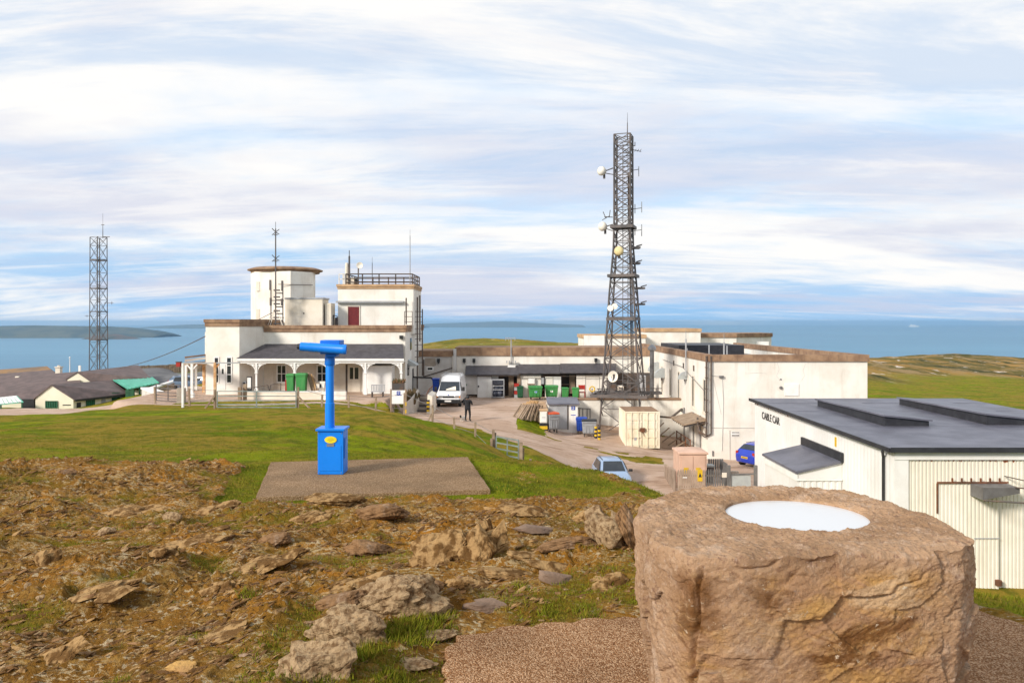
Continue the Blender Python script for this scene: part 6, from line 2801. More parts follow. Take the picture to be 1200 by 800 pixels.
def hatchback(name, label, mat, L=3.9, W=1.7, H=1.45, plate_front=None, plate_rear=None, loc=(0, 0, 0), rz=0, rough_door=False, details=True, group=None):
 r = thing(name, (0, 0, 0), label, 'car', group)
 f, b = L / 2, -L / 2
 w = W / 2
 belt = H * .62
 st = [ring(b, .45, .78, .80, w * .78, w * .84, w * .74),
          ring(b + .07, .30, .84, .88, w * .86, w * .94, w * .80),
          ring(b + .20, .24, belt, belt + .16, w * .88, w * .985, w * .86),
          ring(b + .55, .22, belt + .02, H - .06, w * .9, w, w * .70),
          ring(b + 1.15, .20, belt, H, w * .9, w, w * .72),
          ring(b + 1.75, .20, belt - .02, H - .005, w * .9, w, w * .72),
          ring(b + 2.15, .20, belt - .03, H - .06, w * .9, w, w * .71),
          ring(f - 1.02, .20, belt - .05, belt + .02, w * .9, w, w * .82),
          ring(f - .55, .21, belt - .13, belt - .07, w * .9, w * .985, w * .80),
          ring(f - .18, .24, belt - .24, belt - .20, w * .88, w * .93, w * .74),
          ring(f - .04, .30, belt - .38, belt - .34, w * .78, w * .80, w * .64),
          ring(f, .34, belt - .48, belt - .46, w * .68, w * .70, w * .58)]
 mb = MB()
 mb.loft(st)
 body = mb.build('body', mat, r, smooth=True, bevel=.02)
 # wheel arches
 for x in (f - .72, b + .68):
  for s in (-1, 1):
   mb = MB()
   mb.lathe([(.34, 0), (.345, .02), (.01, .025)], 20, 0, Matrix.Translation((x, s * (w - .022), .31)) @ Matrix.Rotation(-s * PI / 2, 4, 'X'))
   mb.build('wheel_arch', BLACK, r)
 wheel_set(r, (f - .72, b + .68), w - .09, .30)
 zt = H
 # glazing
 mb = MB()
 quad(mb, [(f - 1.06, -w * .74, belt + .035), (f - 1.06, w * .74, belt + .035), (b + 2.19, w * .60, zt - .085), (b + 2.19, -w * .60, zt - .085)], .014)
 mb.build('windscreen', GLASS, r)
 mb = MB()
 quad(mb, [(b + .235, w * .72, belt + .18), (b + .235, -w * .72, belt + .18), (b + .52, -w * .58, zt - .10), (b + .52, w * .58, zt - .10)], .016)
 mb.build('rear_window', GLASS, r)
 for s in (-1, 1):
  for (x0, x1, t0, t1) in ((b + .62, b + 1.42, b + .78, b + 1.38), (b + 1.48, f - 1.15, b + 1.46, b + 2.05)):
   mb = MB()
   p = [(x0, s * w * .955, belt + .05), (x1, s * w * .955, belt + .0), (t1, s * w * .755, zt - .12), (t0, s * w * .755, zt - .12)]
   if s > 0:
    p = p[::-1]
   quad(mb, p, .012)
   mb.build('side_window', GLASS, r)
 for s in (-1, 1):
  mb = MB()
  mb.add([(f - .30, s * w * .52, belt - .30), (f - .12, s * w * .56, belt - .40), (f - .20, s * w * .90, belt - .36), (f - .42, s * w * .92, belt - .24),
    (f - .30, s * w * .52, belt - .22), (f - .10, s * w * .56, belt - .31), (f - .18, s * w * .93, belt - .27), (f - .42, s * w * .95, belt - .16)],
               [(0, 1, 2, 3), (4, 5, 6, 7), (0, 1, 5, 4), (1, 2, 6, 5), (2, 3, 7, 6), (3, 0, 4, 7)])
  mb.build('headlight', CHROME, r, bevel=.01)
  mb = MB()
  mb.box(b + .03, b + .16, s * w * .80 - .09, s * w * .80 + .09, belt - .17, belt + .06)
  mb.build('tail_light', REDP, r, bevel=.02)
  mb = MB()
  mb.box(f - 1.28, f - 1.14, s * (w + .1) - .10, s * (w + .1) + .10, belt - .0, belt + .13)
  mb.beam((f - 1.2, s * (w - .03), belt + .0), (f - 1.2, s * (w + .05), belt + .05), .05)
  mb.build('mirror', BLACK, r, bevel=.03)
 mb = MB()
 mb.box(f - .10, f + .012, -w * .55, w * .55, .36, .46)
 mb.box(f - .06, f + .010, -w * .34, w * .34, belt - .46, belt - .40)
 mb.build('grille', BLACK, r)
 if plate_front is not None:
  mb = MB()
  mb.box(f + .012, f + .022, -.26, .26, .47, .57)
  mb.build('number_plate', plate_front, r)
 if plate_rear is not None:
  mb = MB()
  mb.box(b - .012, b + .05, -.26, .26, .56, .68)
  p = mb.build('number_plate', plate_rear, r)
  p['label'] = 'yellow rear number plate'
  mb = MB()
  for k in range(6):
   mb.box(b - .016, b - .0125, -.2 + k * .07, -.16 + k * .07, .585, .655)
  mb.build('plate_characters', BLACK, p)
 for y0, y1 in ((-.55, .05), (.10, .60)):
  mb = MB()
  mb.beam((f - 1.08, y0, belt + .065), (f - 1.26, y1, belt + .18), .018, .018)
  mb.build('wiper', BLACK, r)
 mb = MB()
 for s in (-1, 1):
  mb.beam((b + .7, s * w * .62, zt - .012), (b + 2.0, s * w * .62, zt - .02), .03, .03)
 mb.build('roof_rail', BLACK, r)
 r.location = loc
 r.rotation_euler = (0, 0, rz)
 return r


SILVERBLUE = paint('silver_blue_paint', (0.30, 0.40, 0.56))
ROYAL = paint('royal_blue_paint', (0.015, 0.045, 0.42))
ORANGEI = pmat('indicator_lens', (.60, .20, .02), (.5, .16, .02), 4, .3)
PALEBLUE = paint('pale_blue_paint', (0.16, 0.23, 0.34))
WHITEP = paint('white_van_paint', (0.82, 0.82, 0.82), .35)

cxx, cyy = PX(716.5, 44.2), 44.2
hatchback('parked_car', 'silvery light blue hatchback coming up the track behind the grass bank', SILVERBLUE, 3.8, 1.68, 1.5, WHITE2, None, (cxx, cyy, -9.1), math.radians(-87))
cxx, cyy = PX(878.5, 50.6), 50.2
hatchback('parked_car', 'bright blue hatchback half hidden behind the cable car station corner', ROYAL, 3.9, 1.68, 1.45, None, YELLOW, (cxx + .95, cyy, -9.0), math.radians(30))
for (px, Y, m, lab) in ((221, 86, PALEBLUE, 'grey blue car parked between the white pergola posts'), (233, 88, ROYAL if False else PALEBLUE, 'grey blue car parked behind the orange pergola post')):
 x = PX(px, Y)
 hatchback('parked_car', lab, m, 4.2, 1.75, 1.5, None, None, (x, Y, PZ(456 if px > 200 else 452, Y)), math.radians(20 if px != 233 else 170), group='cars parked left of the summit building')


def van():
 Y = 63.4
 x = PX(525.3, Y)
 r = thing('panel_van', (0, 0, 0), 'white high roofed panel van with black bumper parked facing the viewer in the yard', 'van')
 W, H, L = 1.95, 2.36, 5.2
 w = W / 2
 f = 0.0        # nose at x = 0, body runs to -L

 def sec(x_, zb, zs, zt, ws, wt):
  return [(x_, -ws * .95, zb), (x_, -ws, zb + .12), (x_, -ws, zs), (x_, -(ws * .5 + wt * .5), (zs + zt) / 2 if zt - zs > .2 else zs + .01), (x_, -wt, zt - .08 if zt - zs > .2 else zt - .02), (x_, -wt * .8, zt),
    (x_, wt * .8, zt), (x_, wt, zt - .08 if zt - zs > .2 else zt - .02), (x_, (ws * .5 + wt * .5), (zs + zt) / 2 if zt - zs > .2 else zs + .01), (x_, ws, zs), (x_, ws, zb + .12), (x_, ws * .95, zb)]
 st = [sec(f - .02, .42, .70, .74, w * .90, w * .84), sec(f - .10, .36, .92, .97, w * .96, w * .90), sec(f - .30, .34, 1.05, 1.10, w, w * .92),
          sec(f - .72, .33, 1.14, 1.20, w, w * .93), sec(f - 1.38, .33, 1.2, 1.98, w, w * .80), sec(f - 1.75, .33, 1.2, H - .12, w, w * .78), sec(f - 2.1, .33, 1.2, H, w, w * .79), sec(f - L, .33, 1.2, H, w, w * .80)]
 mb = MB()
 mb.loft(st)
 mb.build('body', WHITEP, r, smooth=True, bevel=.03)
 mb = MB()
 quad(mb, [(f - .76, -w * .86, 1.22), (f - .76, w * .86, 1.22), (f - 1.36, w * .76, 1.93), (f - 1.36, -w * .76, 1.93)], .016)
 ws_ = mb.build('windscreen', GLASS, r)
 mb = MB()
 quad(mb, [(f - .80, -w * .3, 1.28), (f - .80, w * .55, 1.28), (f - 1.05, w * .5, 1.56), (f - 1.05, -w * .2, 1.50)], .028, .004)
 mb.build('dashboard_papers', CREAM, ws_)
 for s in (-1, 1):
  mb = MB()
  p = [(f - 1.75, s * w * .97, 1.24), (f - .95, s * w * .985, 1.24), (f - 1.4, s * w * .83, 1.9), (f - 1.75, s * w * .82, 1.9)]
  quad(mb, p[::-1] if s > 0 else p, .012)
  mb.build('side_window', GLASS, r)
  mb = MB()
  mb.box(f - .10, f + .0, s * w * .68 - .19, s * w * .68 + .19, .74, .93)
  mb.build('headlight', CHROME, r, bevel=.03)
  mb = MB()
  mb.box(f - .99, f - .87, s * (w + .15) - .10, s * (w + .15) + .10, 1.22, 1.55)
  mb.beam((f - .92, s * (w - .05), 1.28), (f - .92, s * (w + .08), 1.3), .05)
  mb.build('mirror', BLACK, r, bevel=.03)
 mb = MB()
 mb.box(f - .30, f + .06, -w * .99, w * .99, .30, .62)
 mb.box(f - .9, f - .3, -w * 1.003, -w * .9, .30, .56)
 mb.box(f - .9, f - .3, w * .9, w * 1.003, .30, .56)
 mb.build('bumper', BLACK, r, bevel=.04)
 mb = MB()
 mb.box(f - .06, f + .012, -w * .46, w * .46, .76, .90)
 mb.build('grille', BLACK, r)
 for s in (-1, 1):
  mb = MB()
  mb.box(f - .13, f - .012, s * w * .93 - .05, s * w * .93 + .05, .74, .90)
  mb.build('indicator', ORANGEI, r, bevel=.02)
  mb = MB()
  mb.beam((f - .80, s * .12 - .05, 1.275), (f - 1.02, s * .12 + .42, 1.53), .02, .02)
  mb.build('wiper', BLACK, r)
 mb = MB()
 mb.beam((f - .315, -w * .9, 1.075), (f - .315, w * .9, 1.075), .02, .03)
 mb.build('bonnet_seam', GREY, r)
 mb = MB()
 mb.lathe([(.055, 0), (.05, .012)], 16, 0, Matrix.Translation((f - .045, 0, .985)) @ Matrix.Rotation(PI / 2, 4, 'Y') @ Matrix.Diagonal((.6, 1.3, 1, 1)))
 mb.build('badge', BLUEP, r)
 mb = MB()
 mb.box(f + .061, f + .072, -.28, .24, .44, .56)
 mb.build('number_plate', WHITE2, r)
 mb = MB()
 for x_ in (f - 2.0, f - 4.0):
  for yy in (-w * .8, w * .8):
   pass
  mb.beam((x_, -w * .8, H + .1), (x_, w * .8, H + .1), .06, .05)
  for s in (-1, 1):
   mb.beam((x_, s * w * .78, H - .08), (x_, s * w * .78, H + .12), .05)
 for s in (-1, 1):
  mb.beam((f - 1.95, s * w * .66, H + .13), (f - 4.6, s * w * .66, H + .13), .04)
 mb.build('roof_rack', GREY, r)
 wheel_set(r, (f - .78, f - 3.7), w - .12, .34, .22)
 r.location = (x, Y, -6.8)
 r.rotation_euler = (0, 0, math.radians(-92))


van()

# ------------------------------------------------------------------ bins
def big_bin(body_m, lid_m, label, badge=None):
 r = thing('wheeled_bin', (0, 0, 0), label, 'bin', 'large four wheeled bins')
 mb = MB()
 rings = []
 for (z, a, b_) in ((.22, .52, .30), (.30, .56, .36), (1.02, .63, .42), (1.06, .66, .45), (1.10, .66, .45)):
  rings.append([(-a, -b_, z), (a, -b_, z), (a, b_, z), (-a, b_, z)])
 mb.loft(rings)
 mb.build('tub', body_m, r, bevel=.03)
 mb = MB()
 rings = []
 for (z, a, b_) in ((1.103, .67, .46), (1.14, .68, .47), (1.20, .62, .40), (1.23, .45, .25)):
  rings.append([(-a, -b_, z), (a, -b_, z), (a, b_, z), (-a, b_, z)])
 mb.loft(rings)
 mb.build('lid', lid_m, r, bevel=.02)
 mb = MB()
 for k in (-.3, 0, .3):
  mb.box(k - .03, k + .03, -.425, -.37, .35, 1.0)
 mb.box(-.5, .5, -.44, -.40, .80, .86)
 mb.tube((-.6, -.50, 1.03), (.6, -.50, 1.03), .022, 6)
 mb.build('rib', body_m, r)
 for x in (-.42, .42):
  for y in (-.26, .26):
   mb = MB()
   mb.tube((x - .03, y, .09), (x + .03, y, .09), .09, 12)
   mb.box(x - .045, x + .045, y - .03, y + .03, .12, .23)
   mb.build('castor', RUBBER, r)
 if badge:
  mb = MB()
  mb.lathe([(.13, 0), (.12, .01)], 16, 0, Matrix.Translation((.02, -.415, .72)) @ Matrix.Rotation(PI / 2, 4, 'X'))
  mb.build('badge', badge, r)
 return r


def tall_bin(body_m, lid_m, label, s=1.0, group='two wheeled bins'):
 r = thing('wheeled_bin', (0, 0, 0), label, 'bin', group)
 mb = MB()
 rings = []
 for (z, a, y0, y1) in ((.05, .22, -.22, .24), (.12, .24, -.25, .27), (.90, .28, -.34, .30), (.94, .30, -.37, .32), (.98, .30, -.37, .32)):
  rings.append([(-a, y0, z), (a, y0, z), (a, y1, z), (-a, y1, z)])
 mb.loft(rings)
 mb.build('tub', body_m, r, bevel=.025)
 mb = MB()
 rings = []
 for (z, a, y0, y1) in ((.983, .31, -.40, .33), (1.02, .31, -.40, .34), (1.07, .26, -.28, .30)):
  rings.append([(-a, y0, z), (a, y0, z), (a, y1, z), (-a, y1, z)])
 mb.loft(rings)
 mb.tube((-.24, .38, 1.0), (.24, .38, 1.0), .018, 6)
 mb.build('lid', lid_m, r, bevel=.015)
 for s_ in (-1, 1):
  mb = MB()
  mb.tube((s_ * .21, .26, .11), (s_ * .26, .26, .11), .11, 14)
  mb.build('wheel', RUBBER, r)
 return r


GREYBIN = pmat('grey_bin_plastic', (0.33, 0.34, 0.36), (0.27, 0.28, 0.29), 3, 0.5)
ORANGEL = pmat('orange_red_plastic', (0.62, 0.10, 0.03), (0.52, 0.08, 0.025), 3, 0.5)
GREENT = pmat('worn_green_metal', (0.05, 0.27, 0.07), (0.04, 0.20, 0.05), 1.5, 0.55, streak=(0.30, 0.33, 0.2), samt=.35, sscale=3)

SKYB = pmat('light_blue_label', (0.10, 0.30, 0.62), (0.5, 0.6, 0.7), 8, 0.6)


def put(o, px, py, Y, rz=0.0, z=None, s=None):
 x = PX(px, Y)
 o.location = (x, Y, gz(x, Y) if z is None else z)
 o.rotation_euler = (0, 0, rz)
 if s:
  o.scale = s
 return o


put(big_bin(GREENT, GREENT, 'left green four wheeled bin with a light blue badge before the lean-to', SKYB), 627.3, 468, 69.6, .05, -6.8, (.92, 1, 1))
put(big_bin(GREENT, GREENT, 'right green four wheeled bin with a round white badge before the lean-to', WHITE2), 646.3, 466, 70.2, -.04, -6.8, (.9, 1, 1))
put(tall_bin(GREENT, GREENT, 'left of two small green bins standing near the white store door'), 662, 466, 70.3, .1, -6.8, (1.05, 1, .95))
put(tall_bin(GREENT, GREENT, 'right of two small green bins, by the dark open store'), 674.5, 466, 70.3, -.1, -6.8, (1.05, 1, .95))
put(tall_bin(GREEND, GREEND, 'dark green bin just inside the dark open store'), 609.5, 464, 71.2, 0, -6.8)
put(tall_bin(GREEND, GREEND, 'dark green bin squeezed between the white van and the stained panel'), 543, 464, 70.6, 0, -6.8, (1, 1, 1.2))
put(tall_bin(BLUEP, BLUEP, 'blue bin standing behind the left shoulder of the white van'), 511, 455, 68.2, 0, -6.0, (1, 1, 1.1))
put(big_bin(GREYBIN, ORANGEL, 'grey bin with an orange red lid beside the striped wall foot', None), 647, 509, 56.9, .35, None, (.62, .9, 1.22))
put(big_bin(GREYBIN, BLACK, 'grey bin with a black lid in front of the blue one'), 690.5, 507, 57.4, -.1, None, (.82, .9, 1.02))
put(big_bin(BLUEP, BLUEP, 'bright blue bin half hidden behind the grey black lidded bin'), 681.5, 507, 58.3, -.1, None, (.62, .9, 1.0))


# ------------------------------------------------------------------ striped bollards by the mast
for i, (px, Y, lab) in enumerate(((698.2, 57.0, 'left of two short yellow and black striped bollards'), (702.2, 56.6, 'right of two short yellow and black striped bollards'))):
 x = PX(px, Y)
 z = gz(x, Y)
 r = thing('bollard', (x, Y, z), lab, 'bollard', 'striped bollards')
 for k in range(6):
  mb = MB()
  mb.tube((x, Y, z + k * .14 - (.1 if k == 0 else 0)), (x, Y, z + (k + 1) * .14 - .002), .10, 12)
  mb.build('yellow_band' if (k + i) % 2 else 'black_band', YELLOW if (k + i) % 2 else BLACK, r)


# ------------------------------------------------------------------ pallets leaning on the bank
def pallet(mat):
 r = thing('pallet', (0, 0, 0), 'pallet', 'pallet', 'wooden pallets stacked on the bank')
 for k in range(6):
  mb = MB()
  y = -.5 + k * .18
  mb.box(-.6, .6, y, y + .1, .122, .144)
  mb.build('deck_board', mat, r)
 for k in range(3):
  mb = MB()
  y = -.5 + k * .45
  mb.box(-.6, .6, y, y + .1, .022, .12)
  mb.build('bearer', mat, r)
 mb = MB()
 for k in range(3):
  x = -.6 + k * .55
  mb.box(x, x + .1, -.5, .5, 0, .02)
 mb.build('base_board', mat, r)
 return r


pal_a, pal_b = pallet(WOOD), pallet(WOODY)
spots = [('a', 612, 56.9, 42, 'outermost grey wooden pallet lying slanted at the foot of the heap'), ('a', 616.5, 57.0, 50, 'second weathered pallet from the left of the heap'),
         ('a', 621, 57.1, 58, 'third weathered pallet from the left, half upright'), ('a', 625.5, 57.3, 66, 'fourth weathered pallet leaning towards the wall'),
         ('a', 630, 57.4, 74, 'innermost weathered pallet standing against the signed wall end'),
         ('b', 614, 59.4, 40, 'yellowish new pallet at the top back of the heap'), ('b', 619, 59.6, 52, 'second yellowish pallet at the back of the heap'), ('b', 624, 59.8, 60, 'yellowish pallet leaning on the wall coping')]
used = {'a': True, 'b': True}
for (k, px, Y, tilt, lab) in spots:
 src = pal_a if k == 'a' else pal_b
 x = PX(px, Y)
 if k == 'a':
  o = place(src, used[k], (x, Y, gz(x, Y) + .42 + .15 * (tilt - 42) / 32), 0, lab)
 else:
  o = place(src, used[k], (x, Y, -6.62 + .10 * (tilt - 40) / 20), 0, lab)
 used[k] = False
 o.rotation_euler = (random.uniform(-.1, .1), -math.radians(tilt + 6), math.radians(random.uniform(28, 52)))


# ------------------------------------------------------------------ things in front of the lean-to
def clutter():
 Y = 70.4
 # cage trolley with black bags
 x0, x1 = PX(576.5, Y), PX(590.5, Y)
 r = thing('cage_trolley', ((x0 + x1) / 2, Y, -6.8), 'grey cage trolley filled with dark bags beside the white double door', 'trolley')
 mb = MB()
 for x in (x0, x1):
  for y in (Y, Y + .7):
   mb.beam((x, y, -6.72), (x, y, PZ(445, Y)), .06)
 for z in (-6.66, -6.0, PZ(452, Y), PZ(445, Y)):
  mb.beam((x0, Y, z), (x1, Y, z), .06)
  mb.beam((x0, Y + .7, z), (x1, Y + .7, z), .06)
  mb.beam((x0, Y, z), (x0, Y + .7, z), .05)
  mb.beam((x1, Y, z), (x1, Y + .7, z), .05)
 mb.build('frame', GREY, r)
 mb = MB()
 for (cx_, cz_, s) in ((.3, .35, .33), (.7, .38, .35), (.45, .85, .3), (.78, .8, .25)):
  mb.lathe([(.02, -s), (s * .7, -s * .7), (s, 0), (s * .75, s * .65), (.05, s)], 10, 0, Matrix.Translation((x0 + cx_, Y + .35, -6.72 + cz_)))
 mb.build('bag', pmat('bag_plastic', (.03, .035, .055), (.10, .11, .14), 3, .4), r, smooth=True)
 mb = MB()
 mb.box(x0 + .02, x1 - .02, Y + .05, Y + .65, PZ(451, Y), PZ(446, Y))
 mb.build('top_bundle', pmat('tarp', (.04, .045, .06), (.02, .02, .03), 2, .6), r, bevel=.06)
 for x in (x0, x1):
  mb = MB()
  mb.tube((x - .03, Y + .1, -6.745), (x + .03, Y + .1, -6.745), .055, 10)
  mb.build('castor', RUBBER, r)
 # red and grey stacked crates in the open store
 for k, (m, lab) in enumerate(((GREY, 'grey crate at the bottom of the stack in the dark store'), (REDP, 'red crate in the middle of the stack in the dark store'), (GREY, 'grey crate above the red one in the dark store'), (REDP, 'red crate topmost of the stack in the dark store'))):
  Yc = 71.1
  x0, x1 = PX(602.5, Yc) if False else PX(602.8, Yc) + .0, PX(608, Yc)
  x0, x1 = PX(602.5 + 0, Yc), PX(608, Yc)
  z = -6.8 + k * .33
  r = thing('crate', ((x0 + x1) / 2, Yc, z), lab, 'crate', 'crates stacked in the dark store')
  r2 = MB()
  r2.box(x0, x1, Yc, Yc + .4, z + .01, z + .04)
  for (a, b_, c, d) in ((x0, x1, Yc, Yc + .03), (x0, x1, Yc + .37, Yc + .4), (x0, x0 + .03, Yc + .032, Yc + .368), (x1 - .03, x1, Yc + .032, Yc + .368)):
   r2.box(a, b_, c, d, z + .042, z + .29)
  r2.build('box', m, r)
  r2 = MB()
  r2.box(x0 - .015, x1 + .015, Yc - .02, Yc - .003, z + .27, z + .31)
  r2.build('rim', m, r)
 # red chair
 Y = 70.6
 x = PX(682, Y)
 r = thing('chair', (x, Y, -6.8), 'red chair standing against the white store wall', 'chair')
 mb = MB()
 mb.box(x - .28, x + .28, Y - .25, Y + .25, -6.28, -6.20)
 mb.build('seat', REDP, r, bevel=.02)
 mb = MB()
 mb.box(x - .30, x + .30, Y + .2, Y + .26, -6.0, -5.62)
 mb.build('backrest', REDP, r, bevel=.02)
 for sx in (-1, 1):
  for sy in (-1, 1):
   mb = MB()
   mb.beam((x + sx * .25, Y + sy * .2, -6.8), (x + sx * .25, Y + sy * .22, -6.2 if sy < 0 else -5.6), .05)
   mb.build('leg', REDP, r)
 # wall cabinets at the store
 for (px0, px1, y0, y1, m, lab) in ((619, 627, 443.5, 452, WHITE2, 'white wall cabinet hung under the lean-to above the left green bin'), (634.5, 637.8, 442.5, 450, GREY, 'narrow grey meter box hung beside the white doors')):
  Yc = 71.5
  r = thing('wall_cabinet', (PX((px0 + px1) / 2, Yc), Yc, PZ(y1, Yc)), lab, 'cabinet')
  mb = MB()
  mb.box(PX(px0, Yc), PX(px1, Yc), Yc, Yc + .5, PZ(y1, Yc), PZ(y0, Yc))
  mb.build('box', m, r, bevel=.01)
  mb = MB()
  mb.box(PX(px0, Yc) + .05, PX(px1, Yc) - .05, Yc - .02, Yc - .003, PZ(y1, Yc) + .05, PZ(y0, Yc) - .05)
  mb.build('door', m, r)
 # bracket shelf with red thing
 Yc = 71.2
 r = thing('folding_table', (PX(623, Yc), Yc, -6.1), 'small brown folding table behind the left green bin', 'table')
 mb = MB()
 mb.box(PX(618, Yc), PX(627, Yc), Yc, Yc + .4, PZ(450.5, Yc), PZ(449.5, Yc))
 mb.build('top', WOOD, r)
 for px in (619.5, 625.5):
  mb = MB()
  mb.beam((PX(px, Yc), Yc + .2, -6.8), (PX(px, Yc), Yc + .2, PZ(450.6, Yc)), .05)
  mb.build('leg', WOOD, r)
 # hose reel and trough at the right end
 Yc = 70.6
 x = PX(694, Yc)
 r = thing('hose_reel', (x, Yc, -6.8), 'yellow hose coil on a stand before the right store door', 'hose')
 mb = MB()
 n = 16
 for k in range(n):
  a0, a1 = 2 * PI * k / n, 2 * PI * (k + 1) / n
  mb.tube((x + .22 * math.cos(a0), Yc, -5.95 + .22 * math.sin(a0)), (x + .22 * math.cos(a1), Yc, -5.95 + .22 * math.sin(a1)), .06, 6)
 mb.build('hose', YELLOW, r, smooth=True)
 mb = MB()
 mb.beam((x, Yc + .1, -6.8), (x, Yc + .1, -5.9), .07)
 mb.build('stand', STEELD, r)
 r = thing('trough', (PX(703, Yc), Yc, -6.8), 'low grey galvanised trough near the mast foot', 'trough')
 mb = MB()
 mb.box(PX(697, Yc), PX(711, Yc), Yc, Yc + .6, -6.65, -6.15)
 mb.build('tub', STEEL, r, bevel=.03)
 for px in (699, 709):
  mb = MB()
  mb.box(PX(px, Yc), PX(px, Yc) + .08, Yc + .1, Yc + .5, -6.8, -6.653)
  mb.build('foot', STEEL, r)
 # blue drum on top of the stair wall
 # dark fittings seen through the mast
 Yc = 69
 for (p0, p1, y0, y1, m, lab) in ((712, 722, 443, 466, STEELD, 'dark plant cabinet behind the mast'), (724, 731, 452, 466, CREAM, 'cream gas cage unit behind the mast'), (736, 748, 446, 466, STEELD, 'dark tank seen through the mast lattice'), (750, 757, 440, 466, GREY, 'grey upright cabinet right of the mast tank')):
  r = thing('plant_cabinet', (PX((p0 + p1) / 2, Yc), Yc, -6.8), lab, 'cabinet', 'plant cabinets behind the mast')
  mb = MB()
  mb.box(PX(p0, Yc), PX(p1, Yc), Yc, Yc + .8, -6.8, PZ(y0, Yc))
  mb.build('case', m, r, bevel=.02)
  mb = MB()
  for k in range(3):
   zz = PZ(y0, Yc) - .2 - k * .18
   mb.box(PX(p0, Yc) + .08, PX(p1, Yc) - .08, Yc - .02, Yc - .003, zz, zz + .06)
  mb.build('louvre', STEELM, r)
 # scrap timber and steps at the foot of the flank
 Yc = 57
 for k in range(7):
  x = 12.2 - .25 * k
  y = 55.5 + .8 * k
  zz = gz(x, y)
  mb = MB()
  mb.beam((x - .5, y, zz + .12 + .07 * k), (x + .45, y + .3, zz + .5 + .16 * k), .12, .05)
  o = mb.build('timber_plank', WOOD)
  tag(o, 'loose brown plank in the scrap heap between container and white flank', 'plank', 'loose planks between container and white flank')
 r = thing('handrail', (12.3, 56, -8.9), 'rusty handrail posts running along the foot of the white flank', 'rail')
 mb = MB()
 for y in (54.5, 56, 57.5, 59):
  zz = gz(12.2, y)
  mb.beam((12.2, y, zz - .1), (12.2, y, zz + 1.05), .07)
 mb.build('post', RUST, r)
 mb = MB()
 for h in (.55, 1.0):
  mb.beam((12.2, 54.5, gz(12.2, 54.5) + h), (12.2, 59, gz(12.2, 59) + h), .05)
 mb.build('rail', RUST, r)


clutter()


